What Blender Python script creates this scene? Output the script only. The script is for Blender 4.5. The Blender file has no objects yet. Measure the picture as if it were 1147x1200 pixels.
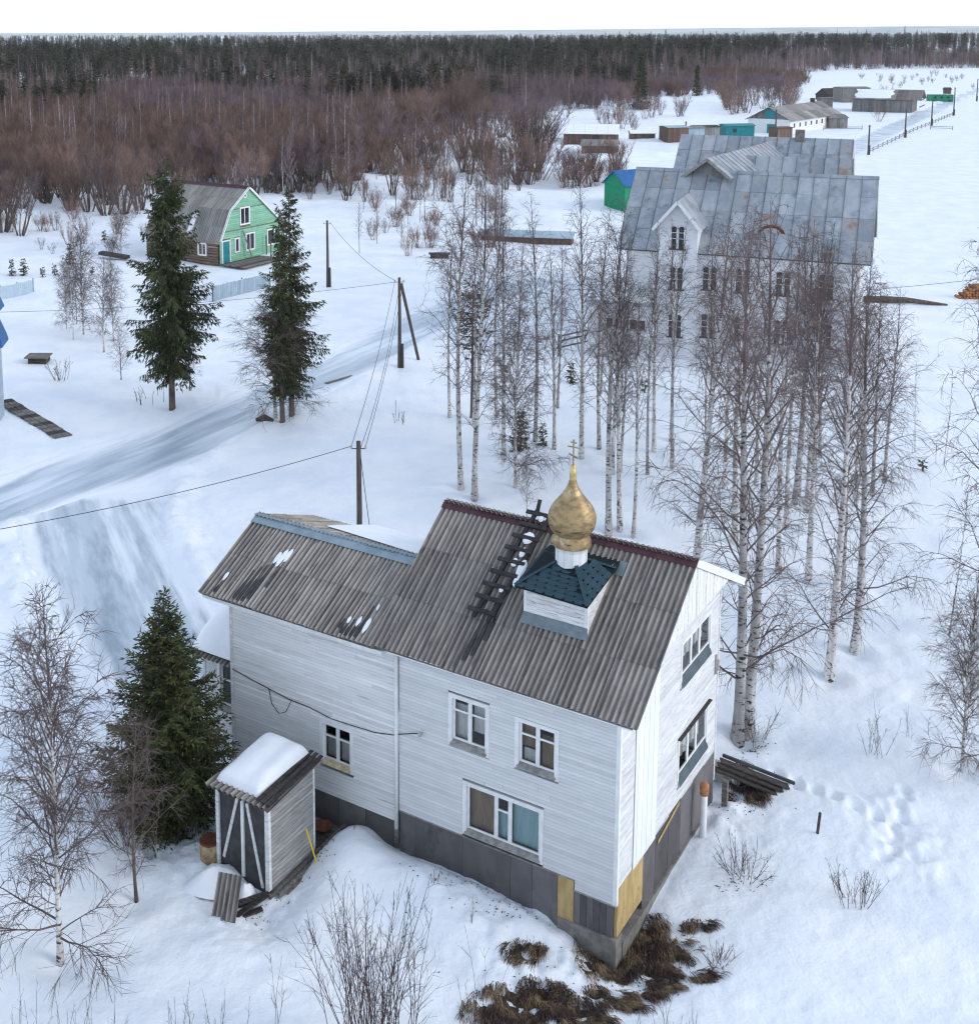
import bpy, math, random
import numpy as np
from mathutils import Vector, Matrix, noise as mnoise

random.seed(7)
rng = np.random.default_rng(7)
SC = bpy.context.scene
COL = SC.collection

# ------------------------------------------------------------------ camera, world, sun, exposure
CAM_H = 22.0
FPX, CXP, CYP, HYP = 1450.0, 480.0, 257.0, 38.0          # focal length and principal point of the drone camera, in photo pixels
PITCH = math.atan((CYP - HYP) / FPX)
cam_data = bpy.data.cameras.new('camera')
cam = bpy.data.objects.new('camera', cam_data)
COL.objects.link(cam)
cam.location = (0, 0, CAM_H)
cam.rotation_euler = (math.pi / 2 - PITCH, 0, 0)
cam_data.sensor_fit = 'HORIZONTAL'
cam_data.sensor_width = 36.0
cam_data.lens = FPX * 36.0 / 1147.0
cam_data.shift_x = (573.5 - CXP) / 1147.0
cam_data.shift_y = -(600.0 - CYP) / 1147.0
cam_data.clip_start = 0.5
cam_data.clip_end = 60000
SC.camera = cam

SUN_EL, SUN_AZ = math.radians(24), math.radians(104)     # azimuth clockwise from +Y (the view direction)
world = bpy.data.worlds.new('World')
SC.world = world
world.use_nodes = True
wn = world.node_tree.nodes
wn.clear()
sky = wn.new('ShaderNodeTexSky')
sky.sky_type = 'NISHITA'
sky.sun_disc = False
sky.sun_elevation = SUN_EL
sky.sun_rotation = SUN_AZ
sky.air_density = 1.0
sky.dust_density = 0.6
sky.ozone_density = 1.5
bg = wn.new('ShaderNodeBackground')
bg.inputs['Strength'].default_value = 0.15
wo = wn.new('ShaderNodeOutputWorld')
# thin high cloud veils the clear sky and evens it out to a pale white
veil = wn.new('ShaderNodeMix'); veil.data_type = 'RGBA'
wtc = wn.new('ShaderNodeTexCoord'); wsep = wn.new('ShaderNodeSeparateXYZ'); wmr = wn.new('ShaderNodeMapRange')
world.node_tree.links.new(wtc.outputs['Generated'], wsep.inputs[0]); world.node_tree.links.new(wsep.outputs['Z'], wmr.inputs['Value'])
wmr.inputs['From Min'].default_value = 0.0; wmr.inputs['From Max'].default_value = 0.55
wmr.inputs['To Min'].default_value = 0.92; wmr.inputs['To Max'].default_value = 0.45
world.node_tree.links.new(wmr.outputs[0], veil.inputs['Factor'])
veil.inputs['B'].default_value = (5.8, 6.4, 7.35, 1)
world.node_tree.links.new(sky.outputs[0], veil.inputs['A'])
world.node_tree.links.new(veil.outputs['Result'], bg.inputs[0])
world.node_tree.links.new(bg.outputs[0], wo.inputs[0])

sl = bpy.data.lights.new('sun', 'SUN')
sl.energy = 1.0
sl.angle = math.radians(30)
sl.color = (1.0, 0.93, 0.85)
sun = bpy.data.objects.new('sun', sl)
COL.objects.link(sun)
sdir = Vector((math.sin(SUN_AZ) * math.cos(SUN_EL), math.cos(SUN_AZ) * math.cos(SUN_EL), math.sin(SUN_EL)))
sun.rotation_euler = sdir.to_track_quat('Z', 'Y').to_euler()
sun.location = (40, -10, 60)

SC.view_settings.view_transform = 'Standard'
SC.view_settings.look = 'None'
SC.view_settings.exposure = 0.50
SC.view_settings.gamma = 1
SC.view_settings.use_curve_mapping = False
SC.cycles.max_bounces = 6
SC.cycles.transparent_max_bounces = 8
SC.cycles.volume_bounces = 1
SC.cycles.use_denoising = True
SC.cycles.use_adaptive_sampling = False
SC.cycles.filter_width = 1.2

# ------------------------------------------------------------------ materials
def _lin(c):
    return (c[0], c[1], c[2], 1.0)

def pmat(name, c1, c2=None, scale=4.0, detail=6.0, rough=0.8, bump=0.0, bscale=None, stretch=(1, 1, 1), tone=0.0, orand=0.0,
         metal=0.0, lo=0.38, hi=0.62, c3=None, s3=2.0, st3=(1, 1, 1), t3=(0.55, 0.65), spec=0.3, bdist=0.02, coord='Object', rotz=0.0, edge=None):
    """procedural surface: two colours mixed by noise, an optional third in patches, per-face tone, per-object variation, bump"""
    m = bpy.data.materials.new(name)
    m.use_nodes = True
    nt = m.node_tree
    N, L = nt.nodes, nt.links
    b = N['Principled BSDF']
    b.inputs['Roughness'].default_value = rough
    b.inputs['Metallic'].default_value = metal
    b.inputs['Specular IOR Level'].default_value = spec
    tc = N.new('ShaderNodeTexCoord')
    oi = N.new('ShaderNodeObjectInfo')
    off = N.new('ShaderNodeMath'); off.operation = 'MULTIPLY'; off.inputs[1].default_value = 53.7
    L.new(oi.outputs['Random'], off.inputs[0])
    add = N.new('ShaderNodeVectorMath'); add.operation = 'ADD'
    L.new(tc.outputs[coord], add.inputs[0]); L.new(off.outputs[0], add.inputs[1])
    def nz(sc_, st, det):
        mp = N.new('ShaderNodeMapping'); mp.inputs['Scale'].default_value = st
        if rotz:
            mp.vector_type = 'TEXTURE'; mp.inputs['Scale'].default_value = tuple(1 / q for q in st); mp.inputs['Rotation'].default_value[2] = rotz
        L.new(add.outputs[0], mp.inputs['Vector'])
        n = N.new('ShaderNodeTexNoise'); n.inputs['Scale'].default_value = sc_; n.inputs['Detail'].default_value = det
        n.inputs['Roughness'].default_value = 0.62
        L.new(mp.outputs[0], n.inputs['Vector'])
        return n
    def ramp(n, a, z):
        r = N.new('ShaderNodeMapRange'); r.inputs['From Min'].default_value = a; r.inputs['From Max'].default_value = z
        r.interpolation_type = 'SMOOTHSTEP'
        L.new(n.outputs['Fac'], r.inputs['Value'])
        return r
    def mix(fac, a, bb):
        x = N.new('ShaderNodeMix'); x.data_type = 'RGBA'
        L.new(fac, x.inputs['Factor'])
        for v, s in ((a, x.inputs['A']), (bb, x.inputs['B'])):
            if isinstance(v, tuple): s.default_value = _lin(v)
            else: L.new(v, s)
        return x.outputs['Result']
    colour = None
    if c2 is not None:
        n1 = nz(scale, stretch, detail)
        colour = mix(ramp(n1, lo, hi).outputs[0], c1, c2)
    if c3 is not None:
        n3 = nz(s3, st3, 5.0)
        colour = mix(ramp(n3, *t3).outputs[0], colour if colour is not None else c1, c3)
    if colour is None:
        rgb = N.new('ShaderNodeRGB'); rgb.outputs[0].default_value = _lin(c1); colour = rgb.outputs[0]
    if tone or orand:
        s = N.new('ShaderNodeMath'); s.operation = 'ADD'; s.inputs[0].default_value = 0; s.inputs[1].default_value = 1
        last = s.outputs[0]
        for amt, src in ((tone, 'tone'), (orand, None)):
            if not amt: continue
            if src:
                at_ = N.new('ShaderNodeAttribute'); at_.attribute_name = 'tone'; o = at_.outputs['Fac']
            else:
                o = oi.outputs['Random']
            ma = N.new('ShaderNodeMath'); ma.operation = 'MULTIPLY_ADD'
            ma.inputs[1].default_value = 2 * amt; ma.inputs[2].default_value = -amt
            L.new(o, ma.inputs[0])
            ad = N.new('ShaderNodeMath'); ad.operation = 'ADD'
            L.new(last, ad.inputs[0]); L.new(ma.outputs[0], ad.inputs[1]); last = ad.outputs[0]
        vm = N.new('ShaderNodeVectorMath'); vm.operation = 'SCALE'
        L.new(colour, vm.inputs[0]); L.new(last, vm.inputs['Scale'])
        colour = vm.outputs[0]
    if edge is not None:                                   # packed surface giving way to loose snow towards its rim
        ea = N.new('ShaderNodeAttribute'); ea.attribute_name = 'rim'
        en = nz(1.1, st3, 5.0)
        e1 = N.new('ShaderNodeMath'); e1.operation = 'MULTIPLY_ADD'; e1.inputs[1].default_value = 1.1; e1.inputs[2].default_value = -.55
        L.new(en.outputs['Fac'], e1.inputs[0])
        e2 = N.new('ShaderNodeMath'); e2.operation = 'ADD'; L.new(e1.outputs[0], e2.inputs[0]); L.new(ea.outputs['Fac'], e2.inputs[1])
        er = N.new('ShaderNodeMapRange'); er.interpolation_type = 'SMOOTHSTEP'; er.inputs['From Min'].default_value = .45; er.inputs['From Max'].default_value = .88
        L.new(e2.outputs[0], er.inputs['Value'])
        colour = mix(er.outputs[0], colour, edge)
        rr_ = N.new('ShaderNodeMapRange'); rr_.inputs['To Min'].default_value = rough; rr_.inputs['To Max'].default_value = .6
        L.new(er.outputs[0], rr_.inputs['Value']); L.new(rr_.outputs[0], b.inputs['Roughness'])
    L.new(colour, b.inputs['Base Color'])
    if bump:
        nb = nz(bscale or scale * 3, stretch, 5.0)
        bp = N.new('ShaderNodeBump'); bp.inputs['Strength'].default_value = bump; bp.inputs['Distance'].default_value = bdist
        L.new(nb.outputs['Fac'], bp.inputs['Height']); L.new(bp.outputs[0], b.inputs['Normal'])
    return m

M = {}
M['snow'] = pmat('snow', (0.78, 0.83, 0.89), (0.86, 0.89, 0.92), scale=0.35, rough=0.55, bump=0.5, bscale=3.0, bdist=0.12, spec=0.25)
M['snow_cap'] = pmat('snow_cap', (0.83, 0.86, 0.90), (0.89, 0.91, 0.93), scale=1.5, rough=0.55, bump=0.25, bscale=9, bdist=0.03)
M['ice'] = pmat('icy_road', (0.48, 0.56, 0.64), (0.29, 0.37, 0.44), scale=0.9, stretch=(.12, 1, 1), rotz=math.radians(60), rough=0.35, bump=0.4, bscale=2.6, bdist=0.05,
                c3=(0.68, 0.75, 0.82), s3=0.6, st3=(.10, 1, 1), t3=(0.50, 0.66), spec=0.5, lo=.36, hi=.68, edge=(0.80, 0.845, 0.90))
M['ice2'] = pmat('packed_track', (0.46, 0.54, 0.61), (0.25, 0.32, 0.38), scale=0.9, stretch=(.25, 1, 1), rotz=math.radians(112), rough=0.35, bump=0.4, bscale=4, bdist=0.04,
                 c3=(0.74, 0.80, 0.86), s3=0.7, st3=(.10, 1, 1), t3=(0.48, 0.64), spec=0.5, lo=.42, hi=.66, edge=(0.80, 0.845, 0.90))
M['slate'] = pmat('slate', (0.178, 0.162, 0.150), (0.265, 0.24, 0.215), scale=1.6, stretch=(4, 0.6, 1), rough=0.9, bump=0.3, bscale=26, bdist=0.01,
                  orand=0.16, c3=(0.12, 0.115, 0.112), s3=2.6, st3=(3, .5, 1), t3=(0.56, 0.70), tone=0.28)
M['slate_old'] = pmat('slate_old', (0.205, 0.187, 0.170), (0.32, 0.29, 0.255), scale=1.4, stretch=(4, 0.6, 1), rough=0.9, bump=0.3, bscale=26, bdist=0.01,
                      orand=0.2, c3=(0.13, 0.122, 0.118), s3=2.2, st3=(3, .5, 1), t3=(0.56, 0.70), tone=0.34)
M['wet'] = pmat('wet_stain', (0.022, 0.021, 0.022), (0.045, 0.042, 0.042), scale=9, rough=0.45, spec=0.4)
M['maroon'] = pmat('maroon_metal', (0.055, 0.022, 0.028), (0.085, 0.035, 0.04), scale=2, rough=0.5, c3=(0.12, 0.08, 0.07), s3=7, t3=(0.6, 0.72))
M['blueflash'] = pmat('blue_flashing', (0.20, 0.275, 0.325), (0.27, 0.34, 0.385), scale=2, rough=0.45)
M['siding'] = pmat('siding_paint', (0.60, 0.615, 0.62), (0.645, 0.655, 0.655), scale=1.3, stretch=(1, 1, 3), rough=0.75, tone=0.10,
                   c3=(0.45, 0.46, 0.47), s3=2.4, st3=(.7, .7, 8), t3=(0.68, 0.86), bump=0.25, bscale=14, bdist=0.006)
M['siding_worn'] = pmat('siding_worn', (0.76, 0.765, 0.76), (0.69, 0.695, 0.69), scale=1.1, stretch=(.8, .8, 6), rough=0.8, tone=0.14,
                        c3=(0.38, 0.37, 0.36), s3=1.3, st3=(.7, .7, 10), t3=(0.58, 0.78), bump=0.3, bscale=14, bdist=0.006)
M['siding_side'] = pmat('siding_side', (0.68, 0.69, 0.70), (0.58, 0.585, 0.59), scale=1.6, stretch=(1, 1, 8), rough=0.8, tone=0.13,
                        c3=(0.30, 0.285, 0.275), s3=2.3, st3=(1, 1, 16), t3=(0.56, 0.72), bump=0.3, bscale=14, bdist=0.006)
M['white'] = pmat('white_paint', (0.78, 0.79, 0.79), (0.70, 0.70, 0.69), scale=3, rough=0.6, tone=0.06, c3=(0.50, 0.48, 0.45), s3=6, st3=(1, 1, 1), t3=(0.62, 0.76))
M['white_clean'] = pmat('fresh_white_boards', (0.80, 0.81, 0.82), (0.74, 0.76, 0.78), scale=2, rough=0.55, tone=0.05)
M['white_worn'] = pmat('peeling_white_paint', (0.72, 0.73, 0.73), (0.58, 0.575, 0.565), scale=3, stretch=(1, 1, 4), rough=0.75, tone=0.1,
                       c3=(0.30, 0.27, 0.24), s3=4, st3=(1, 1, 6), t3=(0.58, 0.70))
M['cream'] = pmat('yellowed_paint', (0.62, 0.55, 0.38), (0.45, 0.38, 0.22), scale=6, rough=0.8, c3=(0.25, 0.2, 0.12), s3=14, t3=(0.58, 0.66))
M['sill_grey'] = pmat('weathered_sill', (0.34, 0.33, 0.31), (0.22, 0.21, 0.20), scale=6, rough=0.85)
M['teal_sill'] = pmat('dark_sill_metal', (0.055, 0.085, 0.10), (0.085, 0.115, 0.13), scale=3, rough=0.6)
M['room'] = pmat('dim_room', (0.10, 0.095, 0.09), (0.14, 0.13, 0.12), scale=2)
M['curtain_white'] = pmat('white_curtain', (0.80, 0.80, 0.78), (0.70, 0.70, 0.69), scale=3, rough=0.9)
M['curtain_brown'] = pmat('brown_curtain', (0.38, 0.28, 0.20), (0.29, 0.21, 0.15), scale=3, stretch=(6, 1, .5), rough=0.9)
M['curtain_teal'] = pmat('teal_curtain', (0.34, 0.60, 0.64), (0.48, 0.68, 0.71), scale=3, stretch=(6, 1, .5), rough=0.9)
M['panel'] = pmat('plinth_sheet', (0.135, 0.128, 0.130), (0.105, 0.100, 0.103), scale=1.0, stretch=(1.5, 1.5, .8), rough=0.85, orand=0.28,
                  c3=(0.075, 0.071, 0.074), s3=1.4, st3=(1.6, 1.6, .8), t3=(0.54, 0.74), bump=0.2, bscale=12)
M['plywood'] = pmat('raw_plywood', (0.50, 0.37, 0.17), (0.38, 0.27, 0.12), scale=2.2, stretch=(2, 2, .6), rough=0.8, c3=(0.22, 0.16, 0.09), s3=3.5, t3=(0.6, 0.75))
M['concrete'] = pmat('concrete', (0.25, 0.235, 0.215), (0.16, 0.15, 0.14), scale=3, rough=0.9, bump=0.4, bscale=20)
M['oldwood'] = pmat('grey_old_wood', (0.20, 0.185, 0.172), (0.105, 0.095, 0.088), scale=3.2, stretch=(.6, 4, 4), rough=0.9, tone=0.3, orand=0.15, bump=0.4, bscale=20)
M['darkwood'] = pmat('dark_wet_wood', (0.075, 0.065, 0.06), (0.036, 0.032, 0.03), scale=4, stretch=(.6, 4, 4), rough=0.8, tone=0.3, bump=0.4, bscale=20)
M['ladderwood'] = pmat('ladder_wood', (0.028, 0.027, 0.028), (0.050, 0.048, 0.048), scale=6, rough=0.85)
M['felt'] = pmat('black_roofing_felt', (0.045, 0.045, 0.048), (0.07, 0.07, 0.073), scale=3, rough=0.9)
M['shingle'] = pmat('teal_shingle', (0.022, 0.052, 0.070), (0.031, 0.066, 0.086), scale=14, rough=0.85, orand=0.10)
M['flash'] = pmat('cupola_flashing', (0.145, 0.19, 0.215), (0.20, 0.245, 0.265), scale=2.5, rough=0.5, c3=(0.30, 0.31, 0.31), s3=4, t3=(.6, .72))
M['shingle_gap'] = pmat('shingle_gap', (0.006, 0.012, 0.016), rough=0.9)
M['gold'] = pmat('gold_leaf', (0.42, 0.30, 0.15), (0.25, 0.18, 0.10), scale=4, stretch=(1, 1, 2), rough=0.48, metal=0.45, bump=0.35, bscale=7, bdist=0.03,
                 c3=(0.56, 0.46, 0.28), s3=3.2, t3=(0.54, 0.68))
M['gold_pale'] = pmat('pale_gilding', (0.66, 0.52, 0.26), (0.5, 0.36, 0.14), scale=5, rough=0.4, metal=0.6)
M['bronze'] = pmat('tarnished_cross', (0.42, 0.33, 0.20), (0.22, 0.16, 0.10), scale=12, rough=0.5, metal=0.6)
M['shadow_gap'] = pmat('open_joint', (0.03, 0.022, 0.012), rough=0.9)
M['birchbark'] = pmat('birch_bark', (0.62, 0.60, 0.58), (0.42, 0.39, 0.375), scale=2.2, stretch=(1, 1, .35), rough=0.8, orand=0.28,
                      c3=(0.05, 0.042, 0.04), s3=5.0, st3=(1.0, 1.0, 2.2), t3=(0.53, 0.61), bump=0.2)
M['birchtwig'] = pmat('birch_twig', (0.098, 0.070, 0.066), (0.155, 0.120, 0.112), scale=1.2, rough=0.8, orand=0.15)
M['bark'] = pmat('brown_bark', (0.15, 0.115, 0.095), (0.075, 0.06, 0.052), scale=5, stretch=(1, 1, .35), rough=0.9, bump=0.5, bscale=14)
M['needle'] = pmat('spruce_needles', (0.036, 0.048, 0.022), (0.066, 0.074, 0.028), scale=1.3, rough=0.7, tone=0.55, c3=(0.095, 0.080, 0.036), s3=0.8, t3=(0.58, 0.72), spec=0.2)
M['needle_fresh'] = pmat('fresh_spruce_needles', (0.042, 0.056, 0.024), (0.082, 0.090, 0.032), scale=1.3, rough=0.7, tone=0.5, c3=(0.11, 0.10, 0.038), s3=0.8, t3=(0.56, 0.72), spec=0.2)
M['needle_far'] = pmat('far_needles', (0.036, 0.048, 0.032), (0.068, 0.072, 0.042), scale=0.25, rough=0.8, tone=0.35, orand=0.35, spec=0.1)
M['pine_far'] = pmat('far_pine_needles', (0.062, 0.066, 0.040), (0.095, 0.088, 0.052), scale=0.25, rough=0.8, tone=0.35, orand=0.3, spec=0.1)
M['brush'] = pmat('willow_twig', (0.150, 0.092, 0.074), (0.215, 0.142, 0.112), scale=0.4, rough=0.85, orand=0.45)
M['brush2'] = pmat('alder_twig', (0.145, 0.100, 0.108), (0.195, 0.145, 0.152), scale=0.4, rough=0.85, orand=0.45)
M['shrubstem'] = pmat('shrub_stem', (0.055, 0.038, 0.036), (0.095, 0.065, 0.055), scale=3, rough=0.85)
M['grass'] = pmat('dead_grass', (0.105, 0.070, 0.048), (0.205, 0.145, 0.08), scale=2.2, rough=0.95, tone=0.75, c3=(0.055, 0.036, 0.032), s3=1.8, t3=(0.44, 0.56))
M['soil'] = pmat('bare_soil', (0.050, 0.036, 0.028), (0.085, 0.06, 0.042), scale=5, rough=1.0, bump=0.6, bscale=14, bdist=0.06)
M['metalroof'] = pmat('galvanised_roof', (0.27, 0.305, 0.345), (0.38, 0.405, 0.43), scale=0.7, stretch=(1.4, .8, 1), rough=0.5, orand=0.13, tone=0.6, metal=0.15, bump=0.25, bscale=3,
                      c3=(0.19, 0.225, 0.265), s3=0.9, t3=(0.55, 0.7))
M['metalrust'] = pmat('rusting_roof_sheet', (0.25, 0.285, 0.325), (0.34, 0.35, 0.365), scale=0.8, rough=0.6, orand=0.12, tone=0.6,
                      c3=(0.27, 0.18, 0.135), s3=0.8, t3=(0.53, 0.70))
M['plaster'] = pmat('pale_wall', (0.70, 0.705, 0.72), (0.62, 0.625, 0.64), scale=0.6, rough=0.85, tone=0.07, bump=0.15, bscale=6)
M['greenwall'] = pmat('mint_boards', (0.19, 0.43, 0.29), (0.25, 0.49, 0.345), scale=0.9, stretch=(1, 1, 5), rough=0.75, tone=0.16, c3=(0.20, 0.30, 0.22), s3=1.2, st3=(1, 1, 9), t3=(0.58, 0.70))
M['log'] = pmat('log_wall', (0.22, 0.15, 0.11), (0.13, 0.09, 0.07), scale=1.6, stretch=(.4, 3, 3), rough=0.9, tone=0.25, c3=(0.30, 0.24, 0.20), s3=1.0, st3=(.5, 3, 3), t3=(0.55, 0.7))
M['tealdoor'] = pmat('teal_door', (0.012, 0.19, 0.215), (0.02, 0.23, 0.25), scale=2, rough=0.5)
M['asbestos'] = pmat('grey_slate_far', (0.21, 0.20, 0.19), (0.30, 0.285, 0.265), scale=0.8, stretch=(3, .5, .5), rough=0.9, orand=0.16, tone=0.2)
M['brightgreen'] = pmat('bright_green_boards', (0.01, 0.26, 0.13), (0.012, 0.21, 0.105), scale=2, rough=0.6, tone=0.12)
M['blueroof'] = pmat('blue_roof', (0.015, 0.10, 0.28), (0.02, 0.13, 0.33), scale=1.2, rough=0.45)
M['paleblue'] = pmat('pale_blue_boards', (0.43, 0.53, 0.60), (0.37, 0.47, 0.55), scale=1.4, rough=0.75, tone=0.10)
M['fenceblue'] = pmat('faded_blue_fence', (0.30, 0.39, 0.46), (0.38, 0.46, 0.52), scale=1.0, rough=0.8, tone=0.08, orand=0.12)
M['greyboard'] = pmat('grey_barn_boards', (0.24, 0.23, 0.225), (0.165, 0.155, 0.15), scale=1.1, stretch=(3, 3, .5), rough=0.9, tone=0.25, orand=0.15)
M['brownboard'] = pmat('brown_shed_boards', (0.13, 0.085, 0.065), (0.19, 0.13, 0.10), scale=1.1, stretch=(3, 3, .5), rough=0.9, tone=0.25, orand=0.2)
M['rust'] = pmat('rust', (0.16, 0.055, 0.03), (0.09, 0.035, 0.025), scale=8, rough=0.85)
M['barrel'] = pmat('barrel_paint', (0.42, 0.33, 0.20), (0.25, 0.16, 0.09), scale=6, rough=0.7)
M['pole'] = pmat('pole_wood', (0.115, 0.095, 0.082), (0.07, 0.058, 0.052), scale=5, stretch=(3, 3, .3), rough=0.9)
M['wire'] = pmat('cable_black', (0.03, 0.03, 0.033), rough=0.6)
M['yellow'] = pmat('yellow_paint', (0.75, 0.55, 0.02), rough=0.5)
M['ceramic'] = pmat('insulator', (0.45, 0.43, 0.40), rough=0.3)
M['orange'] = pmat('cut_log_ends', (0.42, 0.19, 0.075), (0.28, 0.12, 0.06), scale=5, rough=0.9, orand=0.3)
M['hill'] = pmat('distant_forest', (0.30, 0.34, 0.31), (0.46, 0.48, 0.45), scale=0.004, rough=1.0)  # forest colour paled to stand in for thicker distance haze
M['rock'] = pmat('pale_block', (0.42, 0.41, 0.40), (0.30, 0.29, 0.28), scale=5, rough=0.9)

def glass_mat():
    m = bpy.data.materials.new('window_glass'); m.use_nodes = True
    nt = m.node_tree; N = nt.nodes; L = nt.links
    N.remove(N['Principled BSDF'])
    out = N['Material Output']
    tr = N.new('ShaderNodeBsdfTransparent'); tr.inputs[0].default_value = (0.88, 0.90, 0.91, 1)
    gl = N.new('ShaderNodeBsdfGlossy'); gl.inputs['Roughness'].default_value = 0.04
    fr = N.new('ShaderNodeFresnel'); fr.inputs[0].default_value = 1.6
    mx = N.new('ShaderNodeMixShader')
    L.new(fr.outputs[0], mx.inputs[0]); L.new(tr.outputs[0], mx.inputs[1]); L.new(gl.outputs[0], mx.inputs[2])
    L.new(mx.outputs[0], out.inputs[0])
    return m
M['glass'] = glass_mat()
M['darkglass'] = pmat('dark_pane', (0.018, 0.022, 0.027), rough=0.08, spec=0.6)

# ------------------------------------------------------------------ mesh helpers
class MB:
    def __init__(s):
        s.v = []; s.f = []; s.t = []; s.m = []
    def add(s, vs, fs, tone=0.5, mi=0):
        b = len(s.v)
        s.v.extend(vs)
        for f in fs:
            s.f.append(tuple(i + b for i in f)); s.t.append(tone); s.m.append(mi)
    def box(s, x0, x1, y0, y1, z0, z1, tone=0.5, mi=0):
        vs = [(x0, y0, z0), (x1, y0, z0), (x1, y1, z0), (x0, y1, z0), (x0, y0, z1), (x1, y0, z1), (x1, y1, z1), (x0, y1, z1)]
        s.add(vs, [(0, 3, 2, 1), (4, 5, 6, 7), (0, 1, 5, 4), (1, 2, 6, 5), (2, 3, 7, 6), (3, 0, 4, 7)], tone, mi)
    def beam(s, a, b, w, h, up=(0, 0, 1), tone=0.5, mi=0):
        """a board from a to b, w wide sideways and h thick along up"""
        a = Vector(a); b = Vector(b); d = (b - a)
        d.normalize(); u = Vector(up); r = d.cross(u); r.normalize(); u = r.cross(d)
        vs = []
        for p in (a, b):
            for i, j in ((-1, -1), (1, -1), (1, 1), (-1, 1)):
                q = p + r * (i * w / 2) + u * (j * h / 2); vs.append(tuple(q))
        s.add(vs, [(0, 1, 2, 3), (7, 6, 5, 4), (0, 4, 5, 1), (1, 5, 6, 2), (2, 6, 7, 3), (3, 7, 4, 0)], tone, mi)
    def prism(s, poly, axis, a, b, tone=0.5, mi=0):
        """poly = list of 2-D points extruded along axis 'x' (pts are y,z), 'y' (x,z) or 'z' (x,y)"""
        def mk(p, w):
            return {'x': (w, p[0], p[1]), 'y': (p[0], w, p[1]), 'z': (p[0], p[1], w)}[axis]
        n = len(poly)
        vs = [mk(p, a) for p in poly] + [mk(p, b) for p in poly]
        fs = [tuple(range(n)), tuple(range(2 * n - 1, n - 1, -1))] + [(i, i + n, (i + 1) % n + n, (i + 1) % n) for i in range(n)]
        s.add(vs, fs, tone, mi)
    def tube(s, pts, rad, n=6, tone=0.5, mi=0, cap=False):
        P = [Vector(p) for p in pts]
        b = len(s.v); k = len(P)
        ref = None
        for i in range(k):
            d = P[min(i + 1, k - 1)] - P[max(i - 1, 0)]
            if d.length < 1e-9: d = Vector((0, 0, 1))
            d.normalize()
            if ref is None:
                ref = d.orthogonal(); ref.normalize()
            r = ref - d * ref.dot(d)
            if r.length < 1e-6: r = d.orthogonal()
            r.normalize(); ref = r
            q = d.cross(r)
            R = rad[i] if isinstance(rad, (list, tuple)) else rad
            for j in range(n):
                a = 2 * math.pi * j / n
                s.v.append(tuple(P[i] + r * (math.cos(a) * R) + q * (math.sin(a) * R)))
        for i in range(k - 1):
            for j in range(n):
                s.f.append((b + i * n + j, b + i * n + (j + 1) % n, b + (i + 1) * n + (j + 1) % n, b + (i + 1) * n + j)); s.t.append(tone); s.m.append(mi)
        if cap:
            s.f.append(tuple(b + j for j in range(n - 1, -1, -1))); s.t.append(tone); s.m.append(mi)
            s.f.append(tuple(b + (k - 1) * n + j for j in range(n))); s.t.append(tone); s.m.append(mi)
    def lathe(s, prof, c=(0, 0, 0), n=24, tone=0.5, mi=0):
        b = len(s.v)
        for r, z in prof:
            for j in range(n):
                a = 2 * math.pi * j / n
                s.v.append((c[0] + r * math.cos(a), c[1] + r * math.sin(a), c[2] + z))
        for i in range(len(prof) - 1):
            for j in range(n):
                s.f.append((b + i * n + j, b + i * n + (j + 1) % n, b + (i + 1) * n + (j + 1) % n, b + (i + 1) * n + j)); s.t.append(tone); s.m.append(mi)
    def mesh(s, name, mats, smooth=False):
        me = bpy.data.meshes.new(name)
        me.from_pydata(s.v, [], s.f)
        for m in (mats if isinstance(mats, (list, tuple)) else [mats]): me.materials.append(m)
        at_ = me.attributes.new('tone', 'FLOAT', 'FACE')
        at_.data.foreach_set('value', np.array(s.t, dtype=np.float32))
        if any(s.m): me.polygons.foreach_set('material_index', np.array(s.m, dtype=np.int32))
        if smooth: me.polygons.foreach_set('use_smooth', np.ones(len(s.f), dtype=bool))
        me.update()
        return me
    def build(s, name, mats, parent=None, smooth=False, **kw):
        return put(name, s.mesh(name, mats, smooth), parent, **kw)

def put(name, me, parent=None, loc=None, rot=None, scale=None, **props):
    o = bpy.data.objects.new(name, me)
    COL.objects.link(o)
    if parent is not None: o.parent = parent
    if loc is not None: o.location = loc
    if rot is not None: o.rotation_euler = rot
    if scale is not None: o.scale = scale
    for k, v in props.items(): o[k] = v
    return o

def empty(name, loc=(0, 0, 0), rz=0.0, parent=None, **props):
    o = put(name, None, parent, loc, (0, 0, rz), **props)
    o.empty_display_size = 0.3
    return o

def tag(o, label, cat, group=None):
    o['label'] = label; o['category'] = cat
    if group: o['group'] = group
    return o

def noise_np(x, y, seed=0):
    """smooth value noise on arrays, range about -1..1"""
    x = np.asarray(x, float); y = np.asarray(y, float)
    xi = np.floor(x).astype(np.int64); yi = np.floor(y).astype(np.int64)
    xf = x - xi; yf = y - yi
    def hsh(a, b):
        n = (a * 374761393 + b * 668265263 + seed * 1442695041) & 0x7fffffff
        n = ((n ^ (n >> 13)) * 1274126177) & 0x7fffffff
        return ((n ^ (n >> 16)) & 0xffff) / 32767.5 - 1.0
    u = xf * xf * xf * (xf * (xf * 6 - 15) + 10); v = yf * yf * yf * (yf * (yf * 6 - 15) + 10)
    a = hsh(xi, yi); b = hsh(xi + 1, yi); c = hsh(xi, yi + 1); d = hsh(xi + 1, yi + 1)
    return (a * (1 - u) + b * u) * (1 - v) + (c * (1 - u) + d * u) * v

def fbm(x, y, seed=0, o=4):
    r = 0; a = 0.5
    for i in range(o):
        r = r + a * noise_np(x, y, seed + i); x = x * 2.03 + 7.1; y = y * 2.03 + 3.3; a *= 0.5
    return r

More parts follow.
